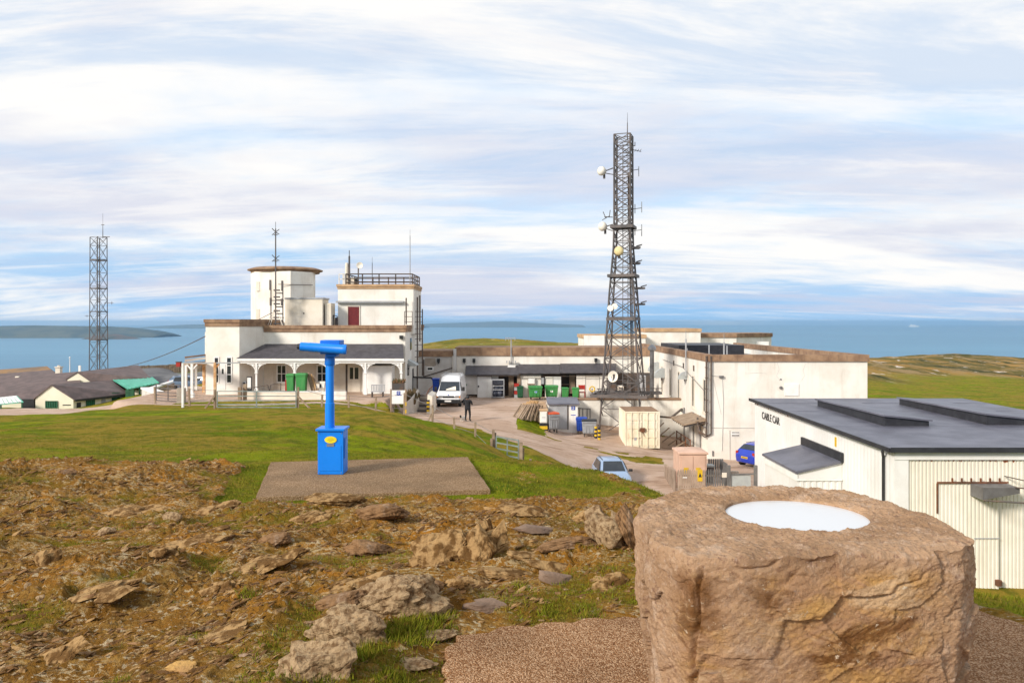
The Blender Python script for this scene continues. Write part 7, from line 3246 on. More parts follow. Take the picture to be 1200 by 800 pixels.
# ------------------------------------------------------------------ terrace of the summit building
def terrace():
 Y = 58.5
 r = thing('terrace_wall', (PX(346, Y), Y, -5.8), 'low cream block wall in front of the veranda', 'wall')
 mb = MB()
 mb.box(PX(287, Y), PX(376.3, Y), Y, Y + .3, -6.1, PZ(459.5, Y))
 a = mb.build('block_wall', CREAM, r)
 mb = MB()
 mb.box(PX(376.6, Y), PX(405.3, Y), Y - .02, Y + .32, -6.1, PZ(458.8, Y))
 mb.build('white_block', WHITE, r)
 mb = MB()
 for k in range(1, 3):
  z = PZ(459.5, Y) - k * .26
  mb.box(PX(287.3, Y), PX(376, Y), Y - .006, Y - .0015, z, z + .02)
 mb.build('mortar_joint', DULL, r)
 mb = MB()
 mb.box(PX(287, Y) - .03, PX(376.3, Y), Y - .04, Y + .34, PZ(459.5, Y) + .003, PZ(459.5, Y) + .06)
 mb.build('coping', WHITE2, r)
 # hand rail behind it
 r = thing('terrace_rail', (PX(300, Y), Y, -5.7), 'thin metal handrail rising along the left of the terrace', 'rail')
 mb = MB()
 Yr = 59.5
 pts = [P(279, 455.5, Yr), P(299, 453.5, Yr), P(314, 451, Yr), P(315.5, 458, Yr)]
 mb.path(pts, .03, 6)
 mb.path([P(316, 458, Yr), P(317, 451, Yr), P(322, 449.5, Yr), P(329, 449, Yr), P(329, 459, Yr)], .03, 6)
 mb.build('rail', STEELD, r)
 mb = MB()
 for px in (281, 299):
  q = P(px, 455, Yr)
  mb.tube((q.x, q.y, -5.8), (q.x, q.y, q.z), .03, 6)
 mb.build('post', STEELD, r)
 # standing sign board
 Yr = 60.5
 r = thing('notice_stand', (PX(292, Yr), Yr, FLOOR), 'upright white notice in a black frame at the left end of the veranda', 'sign')
 mb = MB()
 mb.box(PX(289.2, Yr), PX(294.8, Yr), Yr, Yr + .08, FLOOR + .02, PZ(441, Yr))
 mb.build('frame', BLACK, r)
 mb = MB()
 mb.box(PX(289.9, Yr), PX(294.1, Yr), Yr - .02, Yr - .003, PZ(455, Yr), PZ(442.3, Yr))
 mb.build('sheet', WHITE2, r)
 r = thing('wall_box', (PX(286, 62.4), 62.4, -4.9), 'small dark square box on the slanting bay wall', 'box')
 mb = MB()
 mb.box(PX(284.3, 62.6), PX(287.8, 62.6), 62.6, 63.2, PZ(451.5, 62.6), PZ(447, 62.6))
 mb.build('case', GREY, r)
 mb = MB()
 mb.box(PX(284.8, 62.6), PX(287.3, 62.6), 62.58, 62.597, PZ(451, 62.6), PZ(447.6, 62.6))
 mb.build('face', BLACK, r)
 # green bins under the veranda
 for (px, s, lab) in ((341, (1.0, 1, 1.62), 'left tall green bin standing under the veranda'), (353.5, (1.35, 1, 1.66), 'right wider tall green bin standing under the veranda')):
  o = tall_bin(GREENT, GREENT, lab, group='tall green bins under the veranda')
  put(o, px, 458, 61.3, 0, FLOOR, s)
 # red locker
 Yr = 61.2
 r = thing('red_locker', (PX(335.6, Yr), Yr, FLOOR), 'narrow red cabinet left of the tall green bins', 'cabinet')
 mb = MB()
 mb.box(PX(334, Yr), PX(337.2, Yr), Yr, Yr + .3, FLOOR, PZ(445, Yr))
 mb.build('case', REDP, r, bevel=.02)
 mb = MB()
 mb.box(PX(334.6, Yr), PX(336.6, Yr), Yr - .02, Yr - .003, FLOOR + .1, PZ(446, Yr))
 mb.build('door', REDP, r)
 # boards leaning
 for k, (px, m, lab) in enumerate(((361.5, WOOD, 'first brown board leaning right of the tall green bins'), (364.5, WOODY, 'second, yellower board leaning right of the tall green bins'), (367, WOOD, 'third and shortest board leaning right of the tall green bins'))):
  Yr = 61.4
  mb = MB()
  x = PX(px, Yr)
  mb.beam((x + .45, Yr, FLOOR + .03), (x - .12, Yr + .3, PZ(437 + 2 * k, Yr)), .05, .30)
  o = mb.build('board', m)
  tag(o, lab, 'board', 'boards leaning under the veranda')
 # stacked folding chairs
 Yr = 61.0
 for (px, h, lab) in ((373, 0.0, 'left pale folding chair propped under the veranda window'), (377, .2, 'right pale folding chair propped under the veranda window')):
  x = PX(px, Yr)
  r = thing('folding_chair', (x, Yr, FLOOR), lab, 'chair', 'folding chairs under the veranda window')
  mb = MB()
  mb.box(x - .2, x + .2, Yr - .2, Yr + .2, FLOOR + .42, FLOOR + .45)
  mb.build('seat', DISHW, r)
  mb = MB()
  mb.box(x - .2, x + .2, Yr + .2, Yr + .23, FLOOR + .65, FLOOR + .95 + h)
  mb.build('backrest', DISHW, r)
  for s in (-1, 1):
   mb = MB()
   mb.beam((x + s * .2, Yr - .25, FLOOR), (x + s * .2, Yr + .25, FLOOR + .9 + h), .035)
   mb.beam((x + s * .18, Yr + .25, FLOOR), (x + s * .18, Yr - .2, FLOOR + .44), .035)
   mb.build('leg', STEEL, r)
 # slatted bench under the counter
 Yr = 60.8
 x0, x1 = PX(435, Yr), PX(450, Yr)
 r = thing('bench', ((x0 + x1) / 2, Yr, FLOOR), 'small grey slatted bench below the white counter', 'bench')
 mb = MB()
 mb.box(x0, x1, Yr - .25, Yr + .2, FLOOR + .38, FLOOR + .43)
 mb.build('seat', GREY, r)
 mb = MB()
 for k in range(9):
  x = x0 + (x1 - x0) * k / 8
  mb.box(x - .03, x + .03, Yr + .2, Yr + .24, FLOOR + .44, FLOOR + .85)
 mb.box(x0 - .03, x1 + .03, Yr + .19, Yr + .25, FLOOR + .852, FLOOR + .92)
 mb.build('backrest', GREY, r)
 for x in (x0 + .08, x1 - .08):
  mb = MB()
  mb.box(x - .04, x + .04, Yr - .22, Yr + .18, FLOOR, FLOOR + .378)
  mb.build('leg', STEELD, r)
 # white sign board with blue symbol, planter above it
 Yr = 57.2
 x0, x1 = PX(459, Yr), PX(474.5, Yr)
 z0 = gz((x0 + x1) / 2, Yr)
 r = thing('information_board', ((x0 + x1) / 2, Yr, z0), 'white board with a blue symbol at the path corner', 'sign')
 mb = MB()
 mb.box(x0, x1, Yr, Yr + .06, PZ(473, Yr), PZ(457.2, Yr))
 bo = mb.build('board', WHITE2, r)
 mb = MB()
 sign_symbol(mb, PX(467, Yr), PZ(460.2, Yr), Yr - .004, .13, 0, 1)
 mb.box(PX(463, Yr), PX(471, Yr), Yr - .012, Yr - .004, PZ(463.4, Yr), PZ(462.7, Yr), 0)
 mb.build('blue_symbol', [BLUEP, WHITE2], bo)
 for x in (x0 - .06, x1 + .06):
  mb = MB()
  mb.beam((x, Yr + .03, z0 - .2), (x, Yr + .03, PZ(455.8, Yr)), .10)
  mb.build('post', WOOD, r)
 Yr = 58.2
 x0, x1 = PX(459.5, Yr), PX(473, Yr)
 r = thing('planter', ((x0 + x1) / 2, Yr, FLOOR), 'dark planter with reddish plants behind the white board', 'planter')
 mb = MB()
 mb.box(x0, x1, Yr, Yr + .4, FLOOR, PZ(449, Yr))
 mb.build('box', STEELD, r)
 mb = MB()
 for k in range(120):
  x = random.uniform(x0, x1)
  y = Yr + random.uniform(0, .4)
  z = PZ(449, Yr)
  h = random.uniform(.1, .4)
  dx, dy = random.uniform(-.15, .15), random.uniform(-.15, .15)
  mb.add([(x - .03, y, z), (x + .03, y, z), (x + dx + .05, y + dy, z + h * .6), (x + dx, y + dy, z + h)], [(0, 1, 2, 3)])
 mb.build('plants', pmat('reddish_leaves', (.20, .09, .05), (.08, .09, .03), 6, .8), r)
 # yellow and black striped post
 Yr = 56.5
 x = PX(475.2, Yr)
 z = gz(x, Yr)
 r = thing('striped_post', (x, Yr, z), 'slim yellow and white striped post at the right of the white board', 'post')
 for k in range(5):
  mb = MB()
  mb.box(x - .07, x + .07, Yr - .07, Yr + .07, z + k * .26 - (.1 if k == 0 else 0), z + (k + 1) * .26 - .002)
  mb.build('yellow_band' if k % 2 else 'wooden_band', YELLOW if k % 2 else WOOD, r)


terrace()


def stairs():
 # concrete steps with curved white cheeks between terrace and yard
 r = thing('concrete_steps', (PX(493, 60), 60, -6.8), 'flight of dark steps between a curved white cheek wall and a striped pier', 'steps')
 Yb = 60.0
 for k in range(7):
  mb = MB()
  z0 = -6.82 + k * .17
  mb.box(PX(489.5, Yb), PX(500, Yb), Yb + k * .3, Yb + k * .3 + (.298 if k < 6 else 3.0), -7.0, z0 + .17)
  mb.build('step', CONC if k % 2 else STEELM, r)
 mb = MB()
 pts = []
 n = 10
 for k in range(n + 1):
  a = k / n
  px = 476 + 13 * a
  pts.append((a, px))
 # cheek: curved in plan, falling to the front
 vs = []
 for a, px in pts:
  Y = 58.4 + 1.9 * a ** 1.5 + .0
  top = PZ(470.5 - 14 * a ** 1.4, Y)
  vs.append((PX(px, Y), Y, top))
 fs = []
 V2 = []
 for (x, y, z) in vs:
  V2 += [(x, y, -7.1), (x, y, z), (x + .1, y + .25, z), (x + .1, y + .25, -7.1)]
 for k in range(n):
  for j in range(4):
   fs.append((4 * k + j, 4 * k + (j + 1) % 4, 4 * k + 4 + (j + 1) % 4, 4 * k + 4 + j))
 fs += [(0, 1, 2, 3), (4 * n, 4 * n + 1, 4 * n + 2, 4 * n + 3)]
 mb.add(V2, fs)
 mb.build('curved_cheek', DULL, r)
 Yp = 58.8
 x0, x1 = PX(499.5, Yp), PX(506.5, Yp)
 mb = MB()
 mb.prism([(x0, Yp, -7.2), (x1, Yp, -7.2), (x1, Yp, PZ(464.5, Yp)), (x0 + .1, Yp, PZ(462, Yp))], (0, 3.2, 0))
 mb.build('pier', CREAM, r)
 for k in range(6):
  mb = MB()
  z = PZ(482 - k * 2.3, Yp)
  mb.box(x0 + .03, x0 + .25, Yp - .02, Yp - .003, z, z + .135)
  mb.build('yellow_stripe' if k % 2 == 0 else 'black_stripe', YELLOW if k % 2 == 0 else BLACK, r)
 mb = MB()
 q = [P(500, 462, Yp), P(503, 456, Yp + 1.6), P(507, 452, Yp + 3.2)]
 mb.path(q, .04, 6)
 mb.build('handrail', RUST, r)
 # earth bank and plants between cheek and veranda
 mb = MB()
 for k in range(160):
  x = PX(random.uniform(476, 488), 60)
  y = random.uniform(59.3, 61.5)
  z = -5.75
  h = random.uniform(.15, .75)
  dx = random.uniform(-.25, .25)
  mb.add([(x - .04, y, z - .4), (x + .04, y, z - .4), (x + dx + .09, y, z + h * .6), (x + dx, y, z + h)], [(0, 1, 2, 3)])
 o = mb.build('shrub', pmat('dry_shrub', (.16, .10, .05), (.07, .06, .03), 5, .9))
 tag(o, 'dry brownish shrub beside the curved cheek wall of the steps', 'shrub')


stairs()


# ------------------------------------------------------------------ fences and gates
def post_fence(name, pts, label, h=1.15, wires=3, posts_m=None, rail=False, thick=.11):
 r = thing(name, (pts[0][0], pts[0][1], gz(*pts[0][:2])), label, 'fence')
 tops = []
 for p in pts:
  x, y = p[0], p[1]
  hh = p[2] if len(p) > 2 else h
  z = gz(x, y)
  mb = MB()
  lean = random.uniform(-.05, .05)
  mb.beam((x, y, z - .2), (x + lean, y, z + hh), thick)
  mb.build('post', posts_m or WOOD, r)
  tops.append((x + lean * .8, y, z, hh))
 for k in range(wires):
  f = .35 + .6 * k / max(1, wires - 1)
  mb = MB()
  mb.path([(x, y, z + hh * f) for (x, y, z, hh) in tops], .012 if not rail else .03, 5)
  mb.build('rail' if rail else 'wire', STEEL, r)
 return r


def pp(px, Y):
 return (PX(px, Y), Y)


post_fence('wire_fence', [pp(182, 56), pp(214, 54.5), pp(222, 54), pp(251.5, 50.0)], 'wooden post and wire fence left of the orange post', 1.2)
post_fence('wire_fence', [pp(349, 49.5) + (1.35,), pp(377, 50) + (.9,), pp(409, 50.5) + (1.0,), pp(440, 51) + (1.0,), pp(473.5, 51) + (1.55,), pp(506.8, 49.5) + (1.1,)], 'post and wire fence along the path from the gate to the steps', 1.2, 2)
post_fence('wire_fence', [pp(506.8, 47.5) + (1.25,), pp(532.5, 45.5) + (.85,), pp(556.5, 42.8) + (.95,), pp(579.5, 36.6) + (1.4,)], 'weathered post and wire fence down the edge of the grass bank', 1.1, 2)
post_fence('wire_fence', [pp(612.5, 35.6) + (1.0,), pp(620.5, 36.6) + (.8,), pp(631.5, 37.6) + (.6,), pp(650, 39) + (.6,)], 'short posts running on from the field gate beside the track', .8, 1)
post_fence('wire_fence', [pp(281, 57.6) + (1.0,), pp(287, 57.9) + (1.2,)], 'thick old posts at the left end of the terrace wall', 1.0, 1, None, False, .22)
for (x0, y0, x1, lab) in ((PX(508, 49.4), 49.4, PX(500.5, 49.2), 'pale diagonal strut propping the fence post by the steps'), (PX(579, 36.5), 36.5, PX(562.5, 36.2), 'pale diagonal strut propping the field gate post'), (PX(251.5, 49.9), 49.9, PX(240.5, 49.9), 'dark diagonal strut propping the post below the orange post'), (PX(349, 49.4), 49.4, PX(362, 49.2), 'pale diagonal strut propping the post right of the long field gate')):
 mb = MB()
 mb.beam((x0, y0, gz(x0, y0) + .8), (x1, y0, gz(x1, y0) + .06), .10)
 tag(mb.build('strut', WOOD), lab, 'strut')


def field_gate(name, a, b_, h, label, bars=6, mat=None):
 za, zb_ = gz(*a) + .1, gz(*b_) + .1
 r = thing(name, (a[0], a[1], za - .1), label, 'gate')
 A, B = Vector((*a, za)), Vector((*b_, zb_))
 up = Vector((0, 0, h))
 for t in (0.0, .5, 1.0):
  p = A.lerp(B, t)
  mb = MB()
  mb.beam(p, p + up, .06)
  mb.build('stile', mat or GATEM, r)
 for k in range(bars):
  f = (k / (bars - 1)) ** 1.25
  mb = MB()
  mb.beam(A + up * f, B + up * f, .05, .055)
  mb.build('bar', mat or GATEM, r)
 return r


GATEM = pmat('grey_green_gate', (0.25, 0.30, 0.28), (0.17, 0.19, 0.18), 3, .6, metal=.2)
field_gate('field_gate', pp(581.5, 36.3), pp(607.6, 35.6), 1.15, 'grey green metal field gate on the grass bank beside the track', 6)
field_gate('field_gate', pp(254.5, 49.8), pp(347, 49.4), 1.0, 'long low grey green field gate before the terrace wall', 5)
field_gate('field_gate', pp(183, 57.5), pp(211, 57.0), 1.15, 'dark barred field gate by the stone wall on the left', 6, STEELM)
for (px, Y, h, w, lab) in ((610.5, 35.5, 1.2, .14, 'wooden post closing the field gate on its right'), (578.2, 36.4, 1.5, .12, 'tall wooden post hanging the field gate on its left'), (576, 36.3, .95, .1, 'short pale post beside the tall gate post')):
 x, y = pp(px, Y)
 z = gz(x, y)
 mb = MB()
 mb.beam((x, y, z - .2), (x, y, z + h), w)
 mb.beam((x, y, z + h - .12), (x, y, z + h - .05), w + .02)
 tag(mb.build('gate_post', WOOD), lab, 'post')
# stone gate pier at the left gate
x, y = pp(212.5, 57)
mb = MB()
mb.box(x - .25, x + .25, y - .25, y + .25, gz(x, y) - .2, PZ(454.5, y))
tag(mb.build('gate_pier', CONC, bevel=.03), 'squat stone pier at the right of the barred gate', 'pier')


# ------------------------------------------------------------------ substation kiosk and palisade
PINK = pmat('pinkish_kiosk_paint', (0.66, 0.44, 0.33), (0.58, 0.38, 0.28), 1.2, .6)
PALI = pmat('weathered_palisade', (0.42, 0.32, 0.245), (0.31, 0.235, 0.175), 2.2, .8, .3, 14)
DKFENCE = pmat('grey_palisade', (0.17, 0.165, 0.16), (0.12, 0.115, 0.11), 2.2, .7)


def kiosk():
 Y = 43.2
 x0, x1 = PX(796.5, Y), PX(828.3, Y)
 xs = PX(787, 44.8)
 zb = gz((x0 + x1) / 2, Y) - .05
 zt = PZ(532.5, Y)
 yb = 44.9
 r = thing('substation_kiosk', ((x0 + x1) / 2, Y, zb), 'pinkish beige electricity kiosk with a shallow domed lid behind the wooden fence', 'kiosk')
 mb = MB()
 mb.box(x0, x1, Y, yb, zb, zt)
 mb.build('case', PINK, r, bevel=.02)
 mb = MB()
 e = .07
 xm = (x0 + x1) / 2
 rings = [[(x0 - e, Y - e, zt + .004), (x1 + e, Y - e, zt + .004), (x1 + e, yb + e, zt + .004), (x0 - e, yb + e, zt + .004)],
             [(x0 - e, Y - e, zt + .12), (x1 + e, Y - e, zt + .12), (x1 + e, yb + e, zt + .12), (x0 - e, yb + e, zt + .12)],
             [(x0 + .4, Y + .3, zt + .21), (x1 - .4, Y + .3, zt + .21), (x1 - .4, yb - .3, zt + .21), (x0 + .4, yb - .3, zt + .21)]]
 mb.loft(rings)
 mb.build('lid', PINK, r, bevel=.03)
 for a, b_ in ((x0 + .1, xm - .015), (xm + .015, x1 - .1)):
  mb = MB()
  mb.box(a, b_, Y - .03, Y - .003, zb + .1, zt - .08)
  d = mb.build('door', PINK, r, bevel=.01)
  mb = MB()
  mb.box(b_ - .5, b_ - .25, Y - .045, Y - .033, zt - 1.0, zt - .7)
  mb.build('warning_plate', YELLOW, d)
 # palisade: front run of wooden pales, left return, dark steel gate part on the right
 r = thing('palisade_fence', (PX(800, 42), 42, zb), 'weathered wooden palisade with a yellow warning sign in front of the pinkish kiosk', 'fence')
 Yf = 41.6
 a, b_ = PX(794, Yf), PX(848, Yf)

 def gzz(x, y):
  return gz(x, y)
 n = 20
 for k in range(n):
  x = a + (b_ - a) * (k + .5) / n
  dark = k >= 12
  z = gzz(x, Yf)
  w = .048 if not dark else .032
  mb = MB()
  h = PZ(549.5, Yf) + random.uniform(-.03, .03)
  mb.add([(x - w, Yf, z - .2), (x + w, Yf, z - .2), (x + w, Yf, h - .1), (x, Yf, h), (x - w, Yf, h - .1), (x - w, Yf + .03, z - .2), (x + w, Yf + .03, z - .2), (x + w, Yf + .03, h - .1), (x, Yf + .03, h), (x - w, Yf + .03, h - .1)],
               [(0, 1, 2, 3, 4), (9, 8, 7, 6, 5), (0, 5, 6, 1), (1, 6, 7, 2), (2, 7, 8, 3), (3, 8, 9, 4), (4, 9, 5, 0)])
  mb.build('pale', DKFENCE if dark else PALI, r)
 mb = MB()
 for h in (.35, 1.25):
  mb.beam((a, Yf + .07, PZ(549.5, Yf) - h), (b_, Yf + .07, PZ(549.5, Yf) - h), .06, .09)
 mb.build('rail', PALI, r)
 # left return
 p0, p1 = Vector((PX(778.5, 45), 45, 0)), Vector((a - .1, Yf, 0))
 n = 9
 for k in range(n):
  p = p0.lerp(p1, (k + .3) / n)
  z = gzz(p.x, p.y)
  h = PZ(544 + 5.5 * k / n, p.y)
  d = (p1 - p0).normalized() * .12
  mb = MB()
  mb.prism([(p.x - d.x, p.y - d.y, z - .2), (p.x + d.x, p.y + d.y, z - .2), (p.x + d.x, p.y + d.y, h - .1), (p.x, p.y, h), (p.x - d.x, p.y - d.y, h - .1)], (.03, .02, 0))
  mb.build('pale', PALI, r)
 # taller dark pales behind, right return
 for k in range(7):
  x = PX(831 + k * 2.6, 46)
  z = gzz(x, 46)
  mb = MB()
  mb.box(x - .05, x + .05, 46, 46.03, z - .1, PZ(537.5, 46))
  mb.build('rear_pale', DKFENCE, r)
 q0, q1 = Vector((PX(844, 46), 46, 0)), Vector((PX(852, 42), 42, 0))
 for k in range(11):
  p = q0.lerp(q1, k / 10)
  z = gzz(p.x, p.y)
  mb = MB()
  mb.box(p.x - .015, p.x + .015, p.y - .06, p.y + .06, z - .1, PZ(537.5 + .55 * k, p.y))
  mb.build('rear_pale', DKFENCE, r)
 mb = MB()
 mb.box(PX(817.3, Yf), PX(823, Yf), Yf - .04, Yf - .004, PZ(563.5, Yf), PZ(550, Yf))
 s = mb.build('yellow_sign', YELLOW, r)
 s['label'] = 'yellow warning sign on the pales'
 mb = MB()
 mb.prism([(PX(818.3, Yf), Yf - .05, PZ(558.6, Yf)), (PX(822, Yf), Yf - .05, PZ(558.6, Yf)), (PX(820.2, Yf), Yf - .05, PZ(553.5, Yf))], (0, .008, 0))
 mb.build('triangle', BLACK, s)
 mb = MB()
 mb.box(PX(846, Yf), PX(852.5, Yf), Yf - .04, Yf - .004, PZ(559, Yf), PZ(553.5, Yf))
 s = mb.build('notice', CREAM, r)
 mb = MB()
 mb.box(PX(800, Yf), PX(805, Yf), Yf - .02, Yf - .004, PZ(559.8, Yf), PZ(558.6, Yf))
 mb.build('small_plate', WHITE2, r)
 # low gate with grey panel
 r = thing('panel_gate', (PX(870, 41), 41, zb), 'low gate with a grey green sheet panel between two dark posts', 'gate')
 Yg = 41.0
 x0, x1 = PX(854, Yg), PX(885.5, Yg)
 for x in (x0, x1):
  z = gzz(x, Yg)
  mb = MB()
  mb.beam((x, Yg, z - .2), (x, Yg, PZ(545, Yg)), .16)
  mb.build('post', DKFENCE, r)
 mb = MB()
 mb.box(x0 + .12, x1 - .25, Yg, Yg + .03, PZ(574, Yg), PZ(556.5, Yg))
 mb.build('sheet_panel', DISHG, r)
 mb = MB()
 mb.beam((x0 + .08, Yg - .02, PZ(555.5, Yg)), (x1 - .08, Yg - .02, PZ(555, Yg)), .07)
 mb.beam((x0 + .08, Yg - .02, PZ(575, Yg)), (x1 - .08, Yg - .02, PZ(574.5, Yg)), .07)
 mb.build('gate_rail', DKFENCE, r)
 # grey box and stump behind the fence
 r = thing('meter_cabinet', (PX(832, 44), 44, zb), 'small dark meter cabinet with a pale lid right of the kiosk', 'cabinet')
 mb = MB()
 x0, x1 = PX(829.5, 44), PX(836.5, 44)
 mb.box(x0, x1, 44, 44.5, zb, PZ(547, 44))
 mb.build('case', STEELM, r)
 mb = MB()
 mb.box(x0 - .05, x1 + .05, 43.95, 44.55, PZ(547, 44) + .003, PZ(545, 44))
 mb.build('lid', DISHG, r)
 for (px, lab) in ((858.5, 'left brown stump beside the low gate'), (862.5, 'right brown stump beside the low gate')):
  x = PX(px, 45.5)
  z = gzz(x, 45.5)
  mb = MB()
  mb.tube((x, 45.5, z - .1), (x, 45.5, z + .45), .17, 10, .15)
  mb.tube((x, 45.5, z + .45), (x, 45.5, z + .47), .14, 10, .05)
  tag(mb.build('stump', CONC), lab, 'stump', 'brown stumps beside the low gate')


kiosk()

# ------------------------------------------------------------------ person and dog
def skin_mesh(nodes, edges, name, sub=2, root=0):
 """nodes: (x, y, z, r); grows one continuous surface round the joints."""
 me = bpy.data.meshes.new(name)
 me.from_pydata([n[:3] for n in nodes], edges, [])
 ob = bpy.data.objects.new(name + '_skeleton', me)
 COL.objects.link(ob)
 sk = ob.modifiers.new('skin', 'SKIN')
 sk.use_smooth_shade = True
 sv = me.skin_vertices[0].data
 for i, n in enumerate(nodes):
  r = n[3] if isinstance(n[3], tuple) else (n[3], n[3])
  sv[i].radius = r
  sv[i].use_root = (i == root)
 ss = ob.modifiers.new('sub', 'SUBSURF')
 ss.levels = sub
 ss.render_levels = sub
 dg = bpy.context.evaluated_depsgraph_get()
 out = bpy.data.meshes.new_from_object(ob.evaluated_get(dg))
 out.name = name
 bpy.data.objects.remove(ob)
 return out


def person():
 Y = 54.4
 x = PX(548, Y)
 z = gz(x, Y)
 # local frame: facing +y (away from the viewer), turned a little to the right later
 n = [(0, 0, .95, (.155, .12)),          # 0 pelvis
         (0, .01, 1.12, (.15, .11)),        # 1 waist
         (0, .0, 1.30, (.17, .12)),         # 2 chest
         (0, -.01, 1.43, (.12, .10)),       # 3 upper chest
         (0, .0, 1.51, .055),               # 4 neck
         (0, .02, 1.60, .085),              # 5 head
         (0, .02, 1.68, .082),              # 6 crown
         (-.10, 0, .88, .10), (-.13, .02, .49, .065), (-.14, -.02, .10, .05), (-.15, .12, .045, .042),      # left leg 7-10
         (.10, 0, .88, .10), (.14, .03, .49, .065), (.15, -.01, .10, .05), (.18, .12, .045, .042),          # right leg 11-14
         (-.21, 0, 1.41, .07), (-.27, .0, 1.13, .052), (-.13, .25, 1.10, .038),                             # left arm 15-17
         (.21, 0, 1.41, .07), (.30, .02, 1.15, .052), (.13, .26, 1.20, .038),                               # right arm 18-20
         (0, .115, 1.60, .022)]                                                                             # 21 nose
 e = [(0, 1), (1, 2), (2, 3), (3, 4), (4, 5), (5, 6), (0, 7), (7, 8), (8, 9), (9, 10), (0, 11), (11, 12), (12, 13), (13, 14),
         (3, 15), (15, 16), (16, 17), (3, 18), (18, 19), (19, 20), (5, 21)]
 # hands with fingers curled round a small camera
 for w, s in ((17, 1), (20, -1)):
  wx, wy, wz, _ = n[w]
  k = len(n)
  n.append((wx + s * .03, wy + .045, wz + .02, (.034, .018)))
  e.append((w, k))
  for f in range(4):
   b_ = len(n)
   n.append((wx + s * .045, wy + .085 - .004 * f, wz + .05 - .022 * f, .0095))
   n.append((wx + s * .075, wy + .10 - .006 * f, wz + .05 - .022 * f, .0085))
   n.append((wx + s * .095, wy + .08 - .004 * f, wz + .05 - .022 * f, .0075))
   e += [(k, b_), (b_, b_ + 1), (b_ + 1, b_ + 2)]
  b_ = len(n)
  n.append((wx + s * .05, wy + .03, wz + .05, .011))
  n.append((wx + s * .08, wy + .045, wz + .07, .009))
  e += [(k, b_), (b_, b_ + 1)]
 me = skin_mesh(n, e, 'person', 2)
 skin = pmat('skin', (.50, .29, .20), (.44, .24, .16), 8, .6)
 cloth = pmat('black_cloth', (.012, .012, .014), (.022, .022, .025), 6, .9, .3, 30)
 shoe = pmat('black_shoe', (.02, .019, .018), (.03, .028, .026), 6, .6)
 for m in (cloth, skin, shoe):
  me.materials.append(m)
 for p in me.polygons:
  c = p.center
  if c.z < .085:
   p.material_index = 2
  elif c.z > 1.50 or (c.y > .255 and c.z < 1.35):
   p.material_index = 1
  else:
   p.material_index = 0
 body = bpy.data.objects.new('person', me)
 COL.objects.link(body)
 tag(body, 'person in black jacket and trousers standing in the yard with arms raised to the chest', 'person')
 # hair
 mb = MB()
 mb.lathe([(.10, 1.56), (.104, 1.62), (.10, 1.70), (.075, 1.755), (.02, 1.775)], 16, 0, Matrix.Translation((0, -.005, 0)))
 h = mb.build('hair', BLACK, None, smooth=True)
 h.parent = body
 # jacket skirt and collar
 mb = MB()
 rings = []
 for (zz, a, b_) in ((.84, .19, .15), (.95, .185, .145), (1.12, .175, .135), (1.32, .195, .145), (1.42, .17, .125)):
  rings.append([(a * math.cos(2 * PI * k / 20), b_ * math.sin(2 * PI * k / 20), zz) for k in range(20)])
 mb.loft(rings, cap=False)
 mb.lathe([(.075, 1.42), (.085, 1.47), (.07, 1.53)], 14)
 j = mb.build('jacket', cloth, None, smooth=True)
 j.parent = body
 body.location = (x, Y, z + .005)
 body.rotation_euler = (0, 0, math.radians(-25))
 body.scale = (1.14, 1.14, 1.0)
 # small white dog with a dark head at the heel
 dx, dy = PX(542.5, Y), Y - .15
 dz = gz(dx, dy)
 d = [(0, 0, .26, .085), (.14, 0, .27, .075), (-.14, 0, .26, .075), (-.22, 0, .32, .055), (-.29, 0, .40, .058), (-.38, 0, .385, .03),
         (.23, 0, .33, .022), (.29, 0, .42, .014),
         (-.15, .055, .16, .035), (-.145, .055, .08, .02), (-.16, .055, .02, .022),
         (-.15, -.055, .16, .035), (-.145, -.055, .08, .02), (-.16, -.055, .02, .022),
         (.13, .055, .18, .045), (.18, .055, .10, .022), (.16, .055, .02, .02),
         (.13, -.055, .18, .045), (.18, -.055, .10, .022), (.16, -.055, .02, .02),
         (-.27, .05, .465, .018), (-.27, -.05, .465, .018)]
 de = [(0, 1), (0, 2), (2, 3), (3, 4), (4, 5), (1, 6), (6, 7), (2, 8), (8, 9), (9, 10), (2, 11), (11, 12), (12, 13), (1, 14), (14, 15), (15, 16), (1, 17), (17, 18), (18, 19), (4, 20), (4, 21)]
 dm = skin_mesh(d, de, 'dog', 2)
 dm.materials.append(pmat('white_fur', (.72, .68, .62), (.62, .57, .5), 10, .9))
 dm.materials.append(pmat('dark_fur', (.03, .025, .022), (.05, .04, .035), 10, .9))
 for p in dm.polygons:
  if p.center.x < -.25:
   p.material_index = 1
 dog = bpy.data.objects.new('dog', dm)
 COL.objects.link(dog)
 dog.location = (dx, dy, dz)
 dog.rotation_euler = (0, 0, math.radians(60))
 tag(dog, 'small white dog with a dark head beside the person in black', 'dog')


person()

